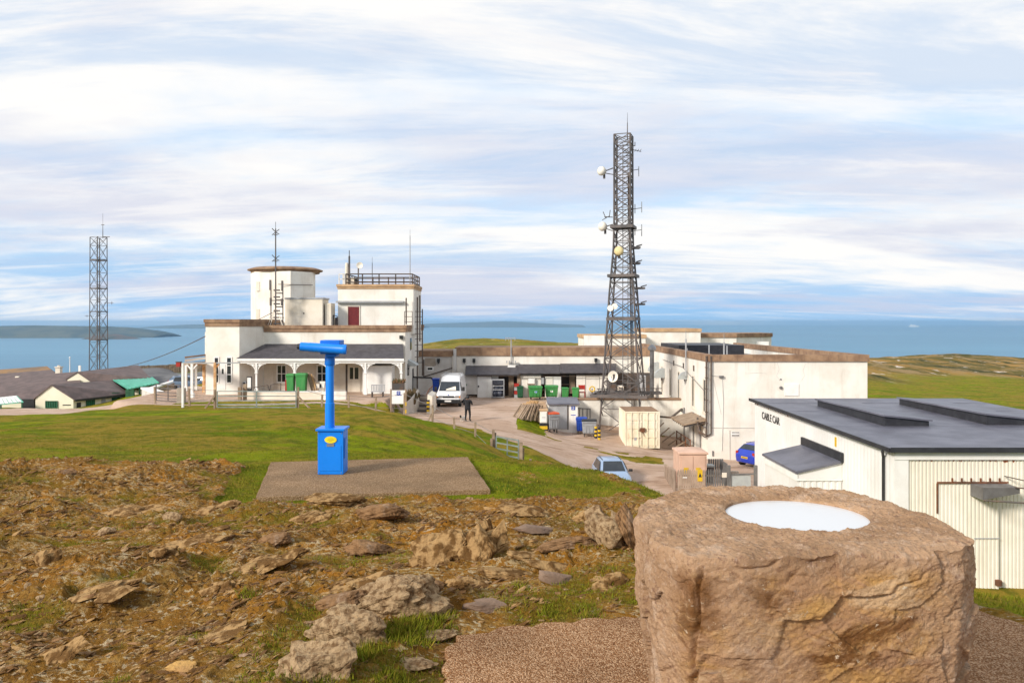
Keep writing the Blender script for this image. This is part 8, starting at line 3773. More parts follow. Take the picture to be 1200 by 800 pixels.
# ------------------------------------------------------------------ blue coin telescope
def telescope():
 Y = 11.0
 BL = pmat('bright_blue_paint', (0.002, 0.215, 0.80), (0.002, 0.19, 0.73), 2.0, .38, .05, 30, spec=.45, streak=(.01, .11, .5), samt=.3, sscale=3)
 BLD = pmat('dull_blue_paint', (0.002, 0.16, 0.64), (0.002, 0.135, 0.56), 2.0, .45, spec=.4)
 x0, x1 = PX(372.3, Y), PX(402.3, Y)
 xc = (x0 + x1) / 2
 z0 = -2.108
 zt = PZ(505, Y)
 r = thing('telescope', (xc, Y + .18, z0), 'bright blue coin operated telescope on a tall post with a box base', 'telescope')
 mb = MB()
 mb.box(x0, x1, Y, Y + .30, z0, zt)
 mb.build('coin_box', BL, r, bevel=.008)
 mb = MB()
 mb.box(x0 - .025, x1 + .02, Y - .03, Y + .33, zt + .002, zt + .035)
 mb.build('box_lid', BL, r, bevel=.006)
 mb = MB()
 mb.box(x0 + .03, x1 - .03, Y - .006, Y - .001, z0 + .05, zt - .20)
 mb.build('access_panel', BL, r, bevel=.002)
 # side lock strip
 mb = MB()
 mb.box(x1 + .001, x1 + .012, Y + .04, Y + .12, z0 + .22, zt - .1)
 mb.build('hinge', BLD, r)
 xp, yp = PX(386.3, Y + .15), Y + .16
 Mx = Matrix.Translation((xp, yp, 0))
 mb = MB()
 mb.lathe([(.065, zt + .036), (.065, PZ(473.5, Y)), (.057, PZ(473, Y)), (.057, PZ(429, Y)), (.054, PZ(427, Y))], 28, 0, Mx)
 mb.build('post', BL, r, smooth=True)
 mb = MB()
 mb.lathe([(.066, PZ(428.6, Y)), (.070, PZ(428, Y)), (.070, PZ(419.5, Y)), (.062, PZ(418, Y))], 28, 0, Mx)
 mb.build('swivel_collar', BLD, r, smooth=True)
 mb = MB()
 mb.box(PX(374.3, Y), PX(398, Y), Y + .02, Y + .30, PZ(415, Y), PZ(398.6, Y))
 mb.box(PX(380, Y), PX(393, Y), Y + .04, Y + .26, PZ(418.3, Y), PZ(415, Y) - .002)
 mb.build('head_box', BLD, r, bevel=.012)
 a, b_ = Vector((PX(352.8, Y), Y - .06, PZ(405.8, Y))), Vector((PX(405.5, Y), Y + .02, PZ(409.6, Y)))
 d = (b_ - a)
 rot = d.to_track_quat('Z', 'Y').to_matrix().to_4x4()
 L_ = d.length
 mb = MB()
 mb.lathe([(.038, 0), (.056, .004), (.060, .02), (.060, .12), (.063, .13), (.063, L_ - .06), (.067, L_ - .055), (.067, L_ - .004), (.063, L_), (.052, L_), (.048, L_ - .03)], 32, 0, Matrix.Translation(a) @ rot)
 mb.build('tube', BL, r, smooth=True)
 mb = MB()
 mb.lathe([(.047, L_ - .035), (.03, L_ - .028), (.001, L_ - .026)], 24, 0, Matrix.Translation(a) @ rot)
 mb.build('lens', GLASS, r, smooth=True)
 mb = MB()
 mb.box(xc - .05, xc + .05, Y - .012, Y - .0065, PZ(523, Y), PZ(519.6, Y))
 mb.box(xc - .018, xc + .018, Y - .014, Y - .0125, PZ(521.8, Y), PZ(521.2, Y))
 mb.build('coin_slot', STEEL, r)
 for (px, py) in ((374.2, 507.5), (400.2, 507.5), (374.2, 553.5), (400.2, 553.5)):
  mb = MB()
  mb.lathe([(.008, 0), (.006, .006)], 8, 0, Matrix.Translation((PX(px, Y), Y - .001, PZ(py, Y))) @ Matrix.Rotation(PI / 2, 4, 'X'))
  mb.build('bolt', STEEL, r)
 mb = MB()
 mb.tube(a - d.normalized() * .035, a, .035, 16, .043)
 mb.build('eyepiece', BLACK, r)
 # yellow oval plate
 c = Vector((PX(387.6, Y), Y - .0065, PZ(515, Y)))
 mb = MB()
 mb.lathe([(.001, 0), (.083, 0), (.083, .004), (.001, .005)], 32, 0, Matrix.Translation(c) @ Matrix.Diagonal((1, 1, .58, 1)) @ Matrix.Rotation(PI / 2, 4, 'X'))
 pl = mb.build('oval_plate', YELLOWP, r)
 pl['label'] = 'yellow oval plate'
 mb = MB()
 for (dz, wd) in ((.017, .035), (.0, .055), (-.017, .03)):
  n = int(wd / .008)
  for k in range(-n, n):
   mb.box(c.x + k * .008, c.x + k * .008 + .005, c.y - .0062, c.y - .0051, c.z + dz - .004, c.z + dz + .004)
 mb.build('plate_lettering', pmat('plate_print', (.55, .36, .03)), pl)


YELLOWP = pmat('bright_yellow_plate', (0.80, 0.66, 0.02), (0.74, 0.58, 0.02), 6, .45)
telescope()


# ------------------------------------------------------------------ carved boulder with its metal disc
def boulder_material():
 m = bpy.data.materials.new('boulder_stone')
 m.use_nodes = True
 nt = m.node_tree
 N, L = nt.nodes.new, nt.links.new
 b = nt.nodes['Principled BSDF']
 b.inputs['Roughness'].default_value = .88
 b.inputs['Specular IOR Level'].default_value = .06
 tc = N('ShaderNodeTexCoord')
 src = tc.outputs['Object']

 def noise(sc, det=6, rg=.62, sq=None, dist=0.0):
  v = src
  if sq:
   mp = N('ShaderNodeMapping')
   mp.inputs['Scale'].default_value = sq
   L(v, mp.inputs[0])
   v = mp.outputs[0]
  n = N('ShaderNodeTexNoise')
  n.inputs['Scale'].default_value = sc
  n.inputs['Detail'].default_value = det
  n.inputs['Roughness'].default_value = rg
  n.inputs['Distortion'].default_value = dist
  L(v, n.inputs['Vector'])
  return n.outputs['Fac']

 def rmp(f, a, c):
  n = N('ShaderNodeMapRange')
  n.interpolation_type = 'SMOOTHSTEP'
  n.inputs['From Min'].default_value = a
  n.inputs['From Max'].default_value = c
  L(f, n.inputs['Value'])
  return n.outputs[0]

 def mix(f, a, c):
  n = N('ShaderNodeMix')
  n.data_type = 'RGBA'
  L(f, n.inputs[0])
  for k, v in ((6, a), (7, c)):
   if isinstance(v, tuple):
    n.inputs[k].default_value = (*v, 1)
   else:
    L(v, n.inputs[k])
  return n.outputs[2]

 def mul(a, c):
  n = N('ShaderNodeMath')
  n.operation = 'MULTIPLY'
  L(a, n.inputs[0])
  if isinstance(c, float):
   n.inputs[1].default_value = c
  else:
   L(c, n.inputs[1])
  return n.outputs[0]

 sep = N('ShaderNodeSeparateXYZ')
 L(src, sep.inputs[0])
 base = mix(rmp(noise(2.2), .38, .62), (.43, .275, .165), (.31, .19, .108))
 base = mix(mul(rmp(noise(9, 7, .7), .50, .66), .8), base, (.50, .36, .255))
 base = mix(mul(rmp(noise(34, 5, .7), .54, .66), .7), base, (.19, .105, .070))
 base = mix(mul(rmp(noise(70, 4, .7), .57, .68), .6), base, (.50, .37, .29))
 # the quarried front carries ochre and rust minerals
 front = mul(rmp(sep.outputs[1], 3.02, 2.86), rmp(sep.outputs[2], -.86, -.93))
 side = mul(rmp(sep.outputs[0], .50, .66), rmp(sep.outputs[0], 1.72, 1.40))
 front = mul(front, side)
 och = mix(rmp(noise(3.4, 7, .66, (1, 1, 1.6), .5), .40, .60), (.46, .265, .095), (.36, .21, .115))
 och = mix(mul(rmp(noise(5.5, 7, .7, (1, 1, 1.7), .6), .52, .64), .8), och, (.52, .36, .215))
 och = mix(mul(rmp(noise(2.9, 6, .68, (.8, 1, 1.9), .7), .53, .62), .9), och, (.135, .055, .016))
 och = mix(mul(rmp(noise(8.0, 6, .7, (1, 1, 2.2), .6), .60, .70), .75), och, (.22, .165, .135))
 och = mix(mul(rmp(noise(42, 5, .72), .55, .68), .6), och, (.13, .075, .035))
 och = mix(mul(rmp(noise(26, 4, .7), .63, .71), .8), och, (.62, .52, .38))
 c = mix(mul(front, rmp(noise(2.0, 6, .65), .30, .50)), base, och)
 L(c, b.inputs['Base Color'])
 ad = N('ShaderNodeMath')
 ad.operation = 'ADD'
 L(noise(38, 6, .75), ad.inputs[0])
 L(mul(noise(120, 3, .7), .6), ad.inputs[1])
 bp = N('ShaderNodeBump')
 bp.inputs['Strength'].default_value = .85
 bp.inputs['Distance'].default_value = .012
 L(ad.outputs[0], bp.inputs['Height'])
 L(bp.outputs[0], b.inputs['Normal'])
 return m


def f3(x, y, z, s, octv, seed, ridged=False, gain=.5, zs=1.0):
 a = fbm(x * s + z * s * .83 * zs, y * s - z * s * .57 * zs, octv, seed, gain, ridged)
 c = fbm(y * s * .9 + z * s * .6 * zs + 7.1, x * s * .8 - z * s * .9 * zs + 3.3, octv, seed + 17, gain, ridged)
 return (a + c) * .5


def carved_boulder():
 zt, zb = -.835, -1.80
 cxb, cyb = 1.238, 3.475
 poly = [(.535, 3.42), (.60, 3.66), (.80, 3.93), (1.07, 4.02), (1.41, 4.03), (1.67, 3.90), (1.77, 3.62), (1.81, 3.32), (1.775, 3.05), (1.66, 2.93), (1.42, 2.885), (1.07, 2.845), (.78, 2.81), (.635, 2.83), (.545, 3.06)]
 nth = 900
 th = np.linspace(-PI, PI, nth, endpoint=False)
 R = np.zeros(nth)
 for i, t in enumerate(th):
  dx, dy = math.cos(t), math.sin(t)
  best = 0
  for k in range(len(poly)):
   ax, ay = poly[k][0] - cxb, poly[k][1] - cyb
   bx, by = poly[(k + 1) % len(poly)][0] - cxb, poly[(k + 1) % len(poly)][1] - cyb
   ex, ey = bx - ax, by - ay
   den = dx * ey - dy * ex
   if abs(den) < 1e-9:
    continue
   s = (ax * ey - ay * ex) / den
   u = (ax * dy - ay * dx) / den
   if s > 0 and -1e-6 <= u <= 1 + 1e-6:
    best = max(best, s)
  R[i] = best
 kern = np.exp(-np.linspace(-2, 2, 13) ** 2)
 kern /= kern.sum()
 R = np.convolve(np.concatenate([R[-6:], R, R[:6]]), kern, 'valid')
 hole = .298
 ntop, nside, nin = 150, 330, 6
 rows = []
 C, S = np.cos(th), np.sin(th)
 # hole bottom to rim
 for k in range(nin):
  f = k / nin
  rows.append((np.full(nth, hole * 1.0), np.full(nth, -.865 + (.028) * f), 0.0, 1.0))
 for k in range(ntop):
  f = k / (ntop - 1)
  r_ = hole + (R - hole) * f
  edge = np.clip((f - .80) / .20, 0, 1) ** 2
  lip = np.exp(-((f) / .05) ** 2)
  rows.append((r_, zt - .010 * edge * np.ones(nth) - .003 * lip, 1.0, min(1, .25 + f * 9)))
 for k in range(1, nside + 1):
  t = k / nside
  sc = 1 + .025 * math.sin(PI * min(t * 1.8, 1)) - .11 * t
  rows.append((R * sc, np.full(nth, zt - .010 - (zt - zb - .010) * t), 2.0, 1.0))
 nr = len(rows)
 X = np.zeros((nr, nth)); Y = X.copy(); Z = X.copy(); W = X.copy(); K = X.copy(); G = X.copy()
 for i, (r_, z_, kind, w) in enumerate(rows):
  X[i] = cxb + r_ * C
  Y[i] = cyb + r_ * S
  Z[i] = z_
  K[i] = kind
  W[i] = w
  G[i] = r_
 # rough noise
 n1 = f3(X, Y, Z, 2.3, 4, 101)
 n2 = f3(X, Y, Z, 7, 4, 111, True)
 n3 = f3(X, Y, Z, 22, 4, 121)
 n4 = f3(X, Y, Z, 60, 3, 131)
 # bedding cracks on the flanks
 cr = np.abs(f3(X, Y, Z, 1.7, 3, 141, zs=2.6))
 crack = np.exp(-(cr / .022) ** 2)
 # upright fracture dividing the left flank from the front
 vx = X - (.650 + .05 * fbm(Z * 3, Z * 0 + 2, 3, 211) + .10 * (Z + 1.3) ** 2)
 vert = np.exp(-(vx / .007) ** 2) * (Y < 3.2) * sst(-.86, -.92, Z)
 strata = f3(X * .5, Y * .5, Z, 5.5, 4, 151, True, zs=2.4)
 side = (K > 1.5)
 d = .030 * n1 + .020 * n2 + .010 * n3 + .005 * n4
 n0 = f3(X, Y, Z, 1.1, 2, 191)
 g2 = np.random.default_rng(77)
 m_ = 150
 ca_ = g2.uniform(-PI, PI, m_)
 cr_ = np.interp(ca_, th, R)
 cp_ = np.stack([cxb + cr_ * np.cos(ca_), cyb + cr_ * np.sin(ca_), g2.uniform(zb, zt, m_)], -1)
 tl_ = g2.normal(0, .13, (m_, 3))
 of_ = g2.normal(0, .009, m_)
 Q = np.stack([X + .05 * n1 + .015 * n2, Y + .05 * f3(X, Y, Z, 2.6, 3, 102), Z * 1.25 + .05 * f3(X, Y, Z, 2.9, 3, 103) + .012 * n2], -1).reshape(-1, 3)
 cq_ = cp_ * np.array([1, 1, 1.25])
 chip = np.empty(len(Q))
 for i in range(0, len(Q), 40000):
  q = Q[i:i + 40000]
  w_ = ((q[:, None] - cq_[None]) ** 2).sum(-1).argmin(1)
  chip[i:i + 40000] = of_[w_] + ((q - cq_[w_]) * tl_[w_]).sum(1)
 chip = np.clip(chip, -.03, .03).reshape(X.shape)
 dside = .03 * n0 + .006 * n1 + .007 * n2 + .009 * n3 + .008 * n4 + .55 * chip + .006 * strata - .012 * crack * sst(.15, .4, n1 + .2) - .04 * vert
 dt = (.012 * n1 + .020 * n2 + .014 * n3 + .009 * n4) * W
 out = np.where(side, dside, 0)
 fr = np.clip((np.arange(nr) - nin - ntop) / 4.0, 0, 1)[:, None]
 up = np.where(K == 1, dt, np.where(side, dt * (1 - fr), 0))
 fo = np.where(side, fr, 0)
 out = out * np.where(side, np.minimum(1, fo + .25), 0)
 X = X + C[None] * out
 Y = Y + S[None] * out
 Z = Z + up
 V = np.stack([X, Y, Z], -1).reshape(-1, 3)
 idx = np.arange(nr * nth).reshape(nr, nth)
 nx = np.roll(idx, -1, 1)
 fc = np.stack([idx[:-1], idx[1:], nx[1:], nx[:-1]], -1).reshape(-1, 4)
 o = grid_object('carved_boulder', V, fc, None, boulder_material())
 tag(o, 'massive reddish brown boulder with a round metal disc let into its flat top', 'boulder')
 # brushed metal disc in the sunk ring
 pm = bpy.data.materials.new('brushed_disc')
 pm.use_nodes = True
 nt = pm.node_tree
 b = nt.nodes['Principled BSDF']
 b.inputs['Metallic'].default_value = .6
 b.inputs['Base Color'].default_value = (.86, .86, .85, 1)
 tc = nt.nodes.new('ShaderNodeTexCoord')
 ns = nt.nodes.new('ShaderNodeTexNoise')
 ns.inputs['Scale'].default_value = 7
 ns.inputs['Detail'].default_value = 6
 nt.links.new(tc.outputs['Object'], ns.inputs['Vector'])
 mr = nt.nodes.new('ShaderNodeMapRange')
 mr.inputs['From Min'].default_value = .35
 mr.inputs['From Max'].default_value = .65
 mr.inputs['To Min'].default_value = .42
 mr.inputs['To Max'].default_value = .46
 nt.links.new(ns.outputs['Fac'], mr.inputs['Value'])
 nt.links.new(mr.outputs[0], b.inputs['Roughness'])
 mb = MB()
 mb.lathe([(.001, -.90), (.303, -.90), (.303, -.850), (.297, -.846), (.001, -.846)], 96, 0, Matrix.Translation((cxb, cyb, 0)))
 p = mb.build('metal_disc', pm, o)
 p['label'] = 'bright metal disc'


carved_boulder()


# ------------------------------------------------------------------ rocks breaking through the worn ground
def ground_at(px, py, y0=2.6, y1=40.0):
 """First point of the ground met by the view line through a pixel."""
 ys = np.geomspace(y0, y1, 1500)
 xs = (px - 600) / F * ys
 zs = relief(xs, ys)[0]
 ray = -(py - LEV) / F * ys
 hit = np.nonzero(ray <= zs)[0]
 k = hit[0] if len(hit) else len(ys) - 1
 return float(xs[k]), float(ys[k]), float(zs[k])


ROCKP = pmat('pinkish_rock', (.27, .155, .075), (.14, .075, .034), 9, .9, .9, 26, streak=(.50, .38, .28), samt=.6, sscale=6, spec=.06)
ROCKW = pmat('pale_conglomerate', (.38, .265, .15), (.14, .08, .038), 30, .92, 1.0, 40, lo=.40, hi=.66, streak=(.14, .09, .05), samt=.6, sscale=9, spec=.06)
ROCKG = pmat('purple_grey_slab', (.25, .17, .12), (.15, .10, .07), 3, .7, .6, 24, spec=.06)
ROCKB = pmat('brown_strata_rock', (.36, .225, .10), (.13, .068, .024), 13, .92, 1.0, 26, lo=.42, hi=.58, spec=.06)


def rock_mesh(size, seed, plates=1, cuts=2, rough=.06, tilt=0.0, lumps=0):
 rr = random.Random(seed)
 bm = bmesh.new()
 for k in range(plates):
  pts = []
  n = 16 if plates == 1 else 10
  th = 1.0 if plates == 1 else .30
  off = Vector((0, 0, 0)) if plates == 1 else Vector((rr.uniform(-.55, .55), (k / plates - .5) * 1.3, rr.uniform(-.25, .2)))
  for i in range(n):
   v = Vector((rr.gauss(0, 1), rr.gauss(0, 1), rr.gauss(0, 1))).normalized()
   v *= rr.uniform(.80, 1.0)
   if plates > 1:
    v = Vector((v.x * rr.uniform(.5, .8), v.y * th, v.z * rr.uniform(.6, 1.0)))
    v.y += v.z * .35
   pts.append(bm.verts.new(v + off))
  res = bmesh.ops.convex_hull(bm, input=pts)
  inner = [g for g in set(res['geom_interior']) | set(res['geom_unused']) if isinstance(g, bmesh.types.BMVert)]
  bmesh.ops.delete(bm, geom=inner, context='VERTS')
 bmesh.ops.triangulate(bm, faces=bm.faces)
 for _ in range(cuts):
  bmesh.ops.subdivide_edges(bm, edges=bm.edges, cuts=1 if _ else 2, use_grid_fill=True)
  bmesh.ops.triangulate(bm, faces=bm.faces)
 co = np.array([v.co for v in bm.verts])
 bm.normal_update()
 nr = np.array([v.normal for v in bm.verts])
 s = seed * 1.37
 d = f3(co[:, 0] + s, co[:, 1], co[:, 2], 1.6, 4, 161, True) * rough * 1.2 + f3(co[:, 0] + s, co[:, 1], co[:, 2], 5, 4, 171) * rough + f3(co[:, 0] + s, co[:, 1], co[:, 2], 13, 3, 181, True) * rough * .6
 if lumps:
  g2 = np.random.default_rng(seed)
  fp = g2.normal(0, 1, (lumps, 3))
  fp /= np.linalg.norm(fp, axis=1)[:, None]
  fp *= g2.uniform(.75, 1.0, lumps)[:, None]
  dd = np.sqrt(((co[:, None] - fp[None]) ** 2).sum(-1)).min(1)
  d = d * .7 + .16 * (1 - np.clip(dd / .22, 0, 1) ** 2) - .08
 co = co + nr * d[:, None]
 co = co * np.array([size[0], size[1], size[2]])
 ct, st_ = math.cos(tilt), math.sin(tilt)
 x, z = co[:, 0] * ct - co[:, 2] * st_, co[:, 0] * st_ + co[:, 2] * ct
 co[:, 0], co[:, 2] = x, z
 me = bpy.data.meshes.new('rock')
 for v, c in zip(bm.verts, co):
  v.co = c
 bm.to_mesh(me)
 bm.free()
 me.polygons.foreach_set('use_smooth', [True] * len(me.polygons))
 try:
  me.set_sharp_from_angle(angle=math.radians(32))
 except Exception:
  pass
 return me


ROCKS = [
 # px, py(base), width px, height px, material, plates, tilt, label
 (468, 726, 135, 56, 'W', 1, .1, 'highest pale conglomerate lump of the three above the path corner'),
 (418, 758, 120, 56, 'W', 1, -.1, 'middle pale conglomerate lump beside a grass tuft'),
 (368, 800, 115, 62, 'W', 1, .1, 'lowest pale conglomerate lump at the bottom edge'),
 (398, 712, 74, 26, 'P', 1, .18, 'smooth pinkish slab tilted above the pale lumps'),
 (566, 716, 62, 18, 'G', 1, .05, 'flat purplish slab just above the gravel path'),
 (447, 610, 72, 26, 'P', 1, .05, 'rounded pinkish boulder with a pale crest below the telescope pad'),
 (392, 592, 80, 16, 'B', 1, -.08, 'long low pale ledge left of the boulder below the pad'),
 (508, 662, 76, 44, 'B', 6, .35, 'upright tilted pale strata left of the central rock peak'),
 (563, 652, 66, 62, 'B', 5, -.3, 'central brown peaked outcrop of tilted plates'),
 (430, 652, 64, 24, 'P', 1, -.2, 'blocky brown rock with an undercut face in the middle left'),
 (508, 694, 26, 24, 'P', 1, 0, 'small round pink boulder under the tilted strata'),
 (535, 690, 34, 16, 'B', 1, .1, 'small pale stone right of the round pink boulder'),
 (590, 678, 74, 16, 'B', 1, -.12, 'low pale ledge right of the central outcrop'),
 (711, 640, 44, 54, 'W', 6, .5, 'white streaked upright rock left of the great boulder'),
 (738, 642, 32, 62, 'P', 1, .3, 'dark brown pointed rock leaning against the great boulder'),
 (626, 626, 62, 10, 'G', 1, -.1, 'thin grey slab lying across the worn slope'),
 (668, 646, 80, 16, 'P', 1, .08, 'broad low pinkish ledge in the worn slope right of centre'),
 (650, 684, 50, 20, 'G', 1, -.15, 'purplish grey slab pair near the path edge'),
 (708, 690, 60, 20, 'B', 5, .15, 'stack of thin bluish slabs left of the great boulder foot'),
 (690, 608, 40, 16, 'B', 1, .1, 'small curled pale rock on the scuffed bank'),
 (118, 630, 30, 14, 'W', 1, .3, 'white stone on the worn slope left of centre'),
 (200, 612, 26, 14, 'W', 1, -.1, 'pale lump below the grass edge on the left'),
 (47, 706, 16, 12, 'W', 1, 0, 'small bright white stone low on the left'),
 (31, 692, 12, 12, 'W', 1, .4, 'tiny white stone above the other on the left'),
 (52, 664, 40, 30, 'B', 5, .6, 'dark ribbed roots of rock at the left edge'),
 (248, 602, 60, 14, 'B', 4, .2, 'flat pale strata below the pad corner on the left'),
 (75, 556, 26, 10, 'P', 1, 0, 'low brown hummock on the grass edge at the left'),
 (255, 696, 50, 16, 'B', 5, .35, 'slanting pale strata in the middle of the worn slope'),
 (180, 660, 54, 16, 'B', 5, .3, 'thin tilted ledges left of the slanting strata'),
 (60, 778, 70, 30, 'B', 5, .5, 'slanting pale rock rib in the lower left corner'),
 (320, 640, 46, 18, 'P', 1, .2, 'brown knobbly rock on the slope under the pad'),
 (210, 790, 46, 16, 'O', 1, .1, 'yellowish flat stone at the bottom left'),
 (505, 752, 60, 10, 'W', 1, 0, 'flat pale stone beside the grass at the path corner'),
 (545, 770, 44, 10, 'B', 1, .1, 'flat yellowish stone at the broken path edge'),
 (480, 785, 70, 12, 'W', 1, -.05, 'broad pale stone at the bottom edge left of the path'),
 (140, 604, 110, 14, 'B', 6, .15, 'long low strata ledge in the upper left of the worn slope'),
 (300, 664, 100, 14, 'B', 6, .25, 'long thin ledge under the brown knobbly rock'),
 (112, 700, 120, 18, 'B', 6, .3, 'broad tilted ledge low on the left beside the white stones'),
 (352, 612, 90, 16, 'B', 6, .2, 'pale layered ledge between the pad corner and the grass strip'),
 (262, 748, 110, 16, 'B', 6, .3, 'dark layered ledge in the lower middle of the worn slope'),
 (618, 602, 84, 12, 'B', 6, -.15, 'low layered ledge at the head of the scuffed bank'),
 (640, 662, 96, 16, 'B', 6, -.2, 'jagged layered ledge between the central peak and the great boulder'),
 (420, 690, 100, 18, 'B', 6, .2, 'jagged ledge rising behind the smooth pinkish slab'),
 (560, 690, 84, 16, 'B', 6, -.2, 'splintered ledge just above the flat purplish slab'),
 (215, 640, 100, 14, 'B', 6, .2, 'thin splintered ledge across the upper middle of the slope'),
]
ROCKO = pmat('ochre_stone', (.50, .30, .10), (.38, .22, .09), 5, .9, .8, 26, spec=.06)
RM = {'W': ROCKW, 'P': ROCKP, 'G': ROCKG, 'B': ROCKB, 'O': ROCKO}
for i, (px, py, w, h, mk, plates, tilt, lab) in enumerate(ROCKS):
 x, y, z = ground_at(px, py - 2)
 sx = w * y / F / 2
 sz = h * y / F / 2 * (1.15 if plates > 1 or h > 30 else .95)
 sy = max(sx * .6, sz * .9)
 me = rock_mesh((sx, sy, sz), 40 + i, plates, 3 if plates == 1 else 2, .13 if mk != 'G' else .06, tilt, 260 if mk == 'W' and w > 60 else 0)
 me.materials.append(RM[mk])
 o = bpy.data.objects.new('rock', me)
 COL.objects.link(o)
 o.location = (x, y + sy * .55, z + sz * (.30 if h > 40 else .12 if plates < 6 or h > 40 else -.30))
 o.rotation_euler = (0, 0, random.uniform(-.25, .25))
 tag(o, lab, 'rock', 'rocks breaking through the worn summit')


def loose_stones():
 """Rubble nobody could count."""
 base = []
 for k in range(7):
  bm = bmesh.new()
  rr = random.Random(900 + k)
  pts = [bm.verts.new(Vector((rr.gauss(0, 1), rr.gauss(0, 1), rr.gauss(0, 1))).normalized() * rr.uniform(.7, 1)) for _ in range(13)]
  res = bmesh.ops.convex_hull(bm, input=pts)
  inner = [g for g in set(res['geom_interior']) | set(res['geom_unused']) if isinstance(g, bmesh.types.BMVert)]
  bmesh.ops.delete(bm, geom=inner, context='VERTS')
  bmesh.ops.triangulate(bm, faces=bm.faces)
  bm.verts.index_update()
  base.append((np.array([v.co[:] for v in bm.verts]), np.array([[v.index for v in f.verts] for f in bm.faces])))
  bm.free()
 n = 48000
 u = rng.uniform(-.72, .30, n)
 Y = 3.4 * np.exp(rng.uniform(0, 1.28, n))
 X = u * (Y + .3)
 rock, gin, dirt, heath = masks(X, Y)
 cl = fbm(X * 1.6, Y * 2.0, 3, 201)
 keep = (rock > .5) & (poly_d(X, Y, PATH) < -.02) & (rng.uniform(0, 1, n) < (.15 + .85 * sst(-.15, .35, cl)) * (1 - .75 * gin))
 X, Y = X[keep], Y[keep]
 Z = relief(X, Y)[0]
 n = len(X)
 sz = .007 * np.exp(rng.gamma(1.2, .42, n))
 sz = np.minimum(sz, .028) * np.sqrt(Y / 5)
 mats_ = rng.choice(4, n, p=(.36, .22, .36, .06))
 Vs, Fs, Ms = [], [], []
 off = 0
 kinds = rng.integers(0, 7, n)
 ang = rng.uniform(0, 2 * PI, n)
 for i in range(n):
  bv, bf = base[kinds[i]]
  s = sz[i]
  v = bv * np.array([s * rng.uniform(1.2, 3.2), s * rng.uniform(.5, 1), s * rng.uniform(.25, .7)])
  ca, sa = math.cos(ang[i] * .2 - .3), math.sin(ang[i] * .2 - .3)
  tl = rng.uniform(-.2, .6)
  x_, z_ = v[:, 0] * math.cos(tl) - v[:, 2] * math.sin(tl), v[:, 0] * math.sin(tl) + v[:, 2] * math.cos(tl)
  v = np.stack([x_ * ca - v[:, 1] * sa + X[i], x_ * sa + v[:, 1] * ca + Y[i], z_ + Z[i] + s * .05], -1)
  Vs.append(v)
  Fs.append(bf + off)
  Ms.append(np.full(len(bf), mats_[i]))
  off += len(bv)
 V, Fc, Mi = np.concatenate(Vs), np.concatenate(Fs), np.concatenate(Ms)
 o = grid_object('loose_stones', V, Fc, None, None, smooth=False)
 for m in (ROCKB, ROCKP, ROCKSOIL, ROCKW):
  o.data.materials.append(m)
 o.data.polygons.foreach_set('material_index', Mi.astype(np.int32))
 tag(o, 'loose shattered stones strewn over the worn ground', 'rubble', kind='stuff')


ROCKSOIL = pmat('soil_clod', (.19, .10, .040), (.12, .065, .028), 9, .95, .8, 30, spec=.06)
loose_stones()


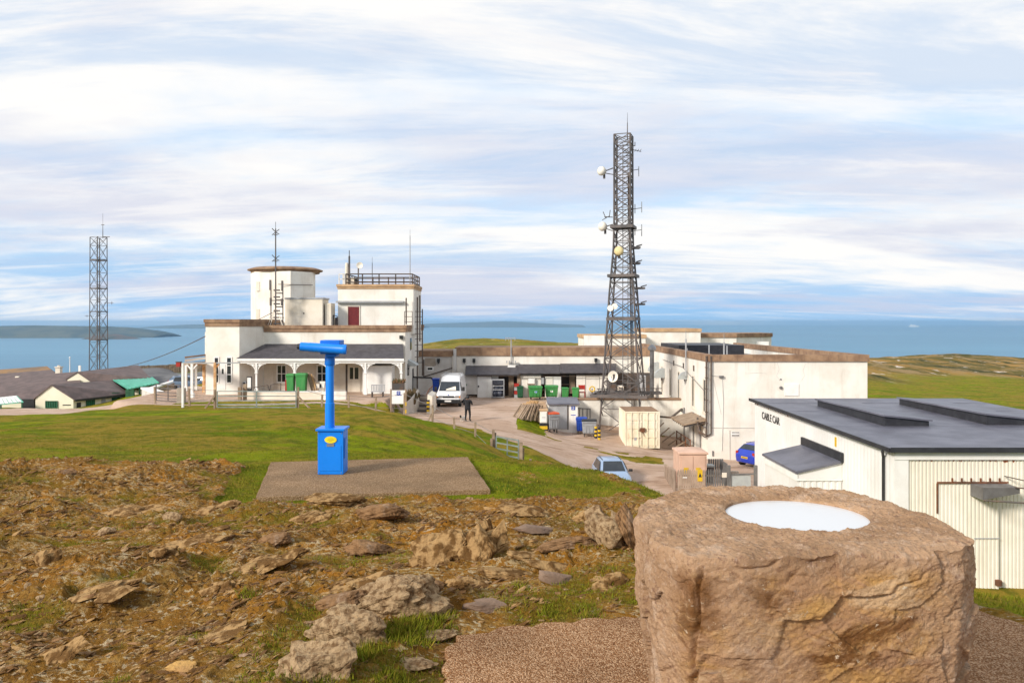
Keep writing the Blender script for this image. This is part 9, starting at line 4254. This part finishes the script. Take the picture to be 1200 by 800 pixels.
def grass_blades():
 gm = bpy.data.materials.new('grass_blades')
 gm.use_nodes = True
 nt = gm.node_tree
 b = nt.nodes['Principled BSDF']
 b.inputs['Roughness'].default_value = .8
 b.inputs['Specular IOR Level'].default_value = .05
 at = nt.nodes.new('ShaderNodeAttribute')
 at.attribute_name = 'cover'
 nt.links.new(at.outputs['Color'], b.inputs['Base Color'])

 def scatter(n, u0, u1, y0, y1, fn, blades, hmin, hmax, wd, spread):
  u = rng.uniform(u0, u1, n)
  Y = y0 * np.exp(rng.uniform(0, math.log(y1 / y0), n))
  X = u * (Y + .3)
  keep = fn(X, Y)
  X, Y = X[keep], Y[keep]
  k = len(X)
  Z = relief(X, Y)[0]
  X = np.repeat(X, blades); Y = np.repeat(Y, blades); Z = np.repeat(Z, blades)
  m = len(X)
  tone = np.repeat(rng.uniform(0, 1, k), blades)
  X = X + rng.normal(0, spread, m)
  Y = Y + rng.normal(0, spread, m)
  h = rng.uniform(hmin, hmax, m)
  a = rng.uniform(0, PI, m)
  lean = rng.normal(0, .55, (2, m)) * h
  w = wd * rng.uniform(.7, 1.4, m)
  p0 = np.stack([X - w * np.cos(a), Y - w * np.sin(a), Z - .01], -1)
  p1 = np.stack([X + w * np.cos(a), Y + w * np.sin(a), Z - .01], -1)
  p2 = np.stack([X + lean[0], Y + lean[1], Z + h], -1)
  V = np.stack([p0, p1, p2], 1).reshape(-1, 3)
  c1, c2, c3 = np.array([.100, .135, .010]), np.array([.18, .19, .014]), np.array([.28, .20, .030])
  t = np.clip(tone * .75 + rng.uniform(-.1, .35, m), 0, 1)[:, None]
  col = np.where(t < .6, c1 + (c2 - c1) * (t / .6), c2 + (c3 - c2) * ((t - .6) / .4))
  col = np.repeat(col, 3, 0)
  return V, np.concatenate([col, np.ones((len(col), 1))], -1)

 def in_rock(X, Y):
  rock, gin, dirt, heath = masks(X, Y)
  return (rock > .4) & (gin > .35) & (poly_d(X, Y, PATH) < .0) & (poly_d(X, Y, PAD) < -.02)

 def turf(X, Y):
  rock, gin, dirt, heath = masks(X, Y)
  return (rock < .45) & (dirt < .35) & (poly_d(X, Y, PAD) < -.01) & (poly_d(X, Y, PATH) < -.0)

 def lush(X, Y):
  rock, gin, dirt, heath = masks(X, Y)
  r = np.zeros(X.shape, bool)
  for (px, py, rad) in ((470, 742, .15), (500, 734, .12), (430, 770, .08), (395, 742, .06), (520, 722, .06), (380, 800, .05), (640, 718, .05), (460, 795, .06), (610, 690, .05), (690, 718, .07), (290, 700, .05)):
   gx, gy, _ = ground_at(px, py)
   r |= np.hypot(X - gx, Y - gy) < rad * (.5 + .8 * rng.uniform(0, 1, X.shape))
  return r & (poly_d(X, Y, PATH) < 0)

 parts = [scatter(26000, -.72, .28, 3.3, 12, in_rock, 6, .006, .022, .0028, .03),
             scatter(60000, -.72, .40, 8, 30, turf, 4, .010, .030, .006, .03),
             scatter(9000, -.1, .75, 3.5, 9, turf, 6, .015, .04, .0035, .025),
             scatter(60000, -.35, .22, 3.3, 9.5, lush, 5, .012, .052, .0030, .02)]
 V = np.concatenate([p[0] for p in parts])
 C = np.concatenate([p[1] for p in parts])
 fc = np.arange(len(V)).reshape(-1, 3)
 o = grid_object('grass', V, fc, C, gm, smooth=False)
 tag(o, 'short wiry grass blades over the turf and between the rocks', 'grass', kind='stuff')


grass_blades()
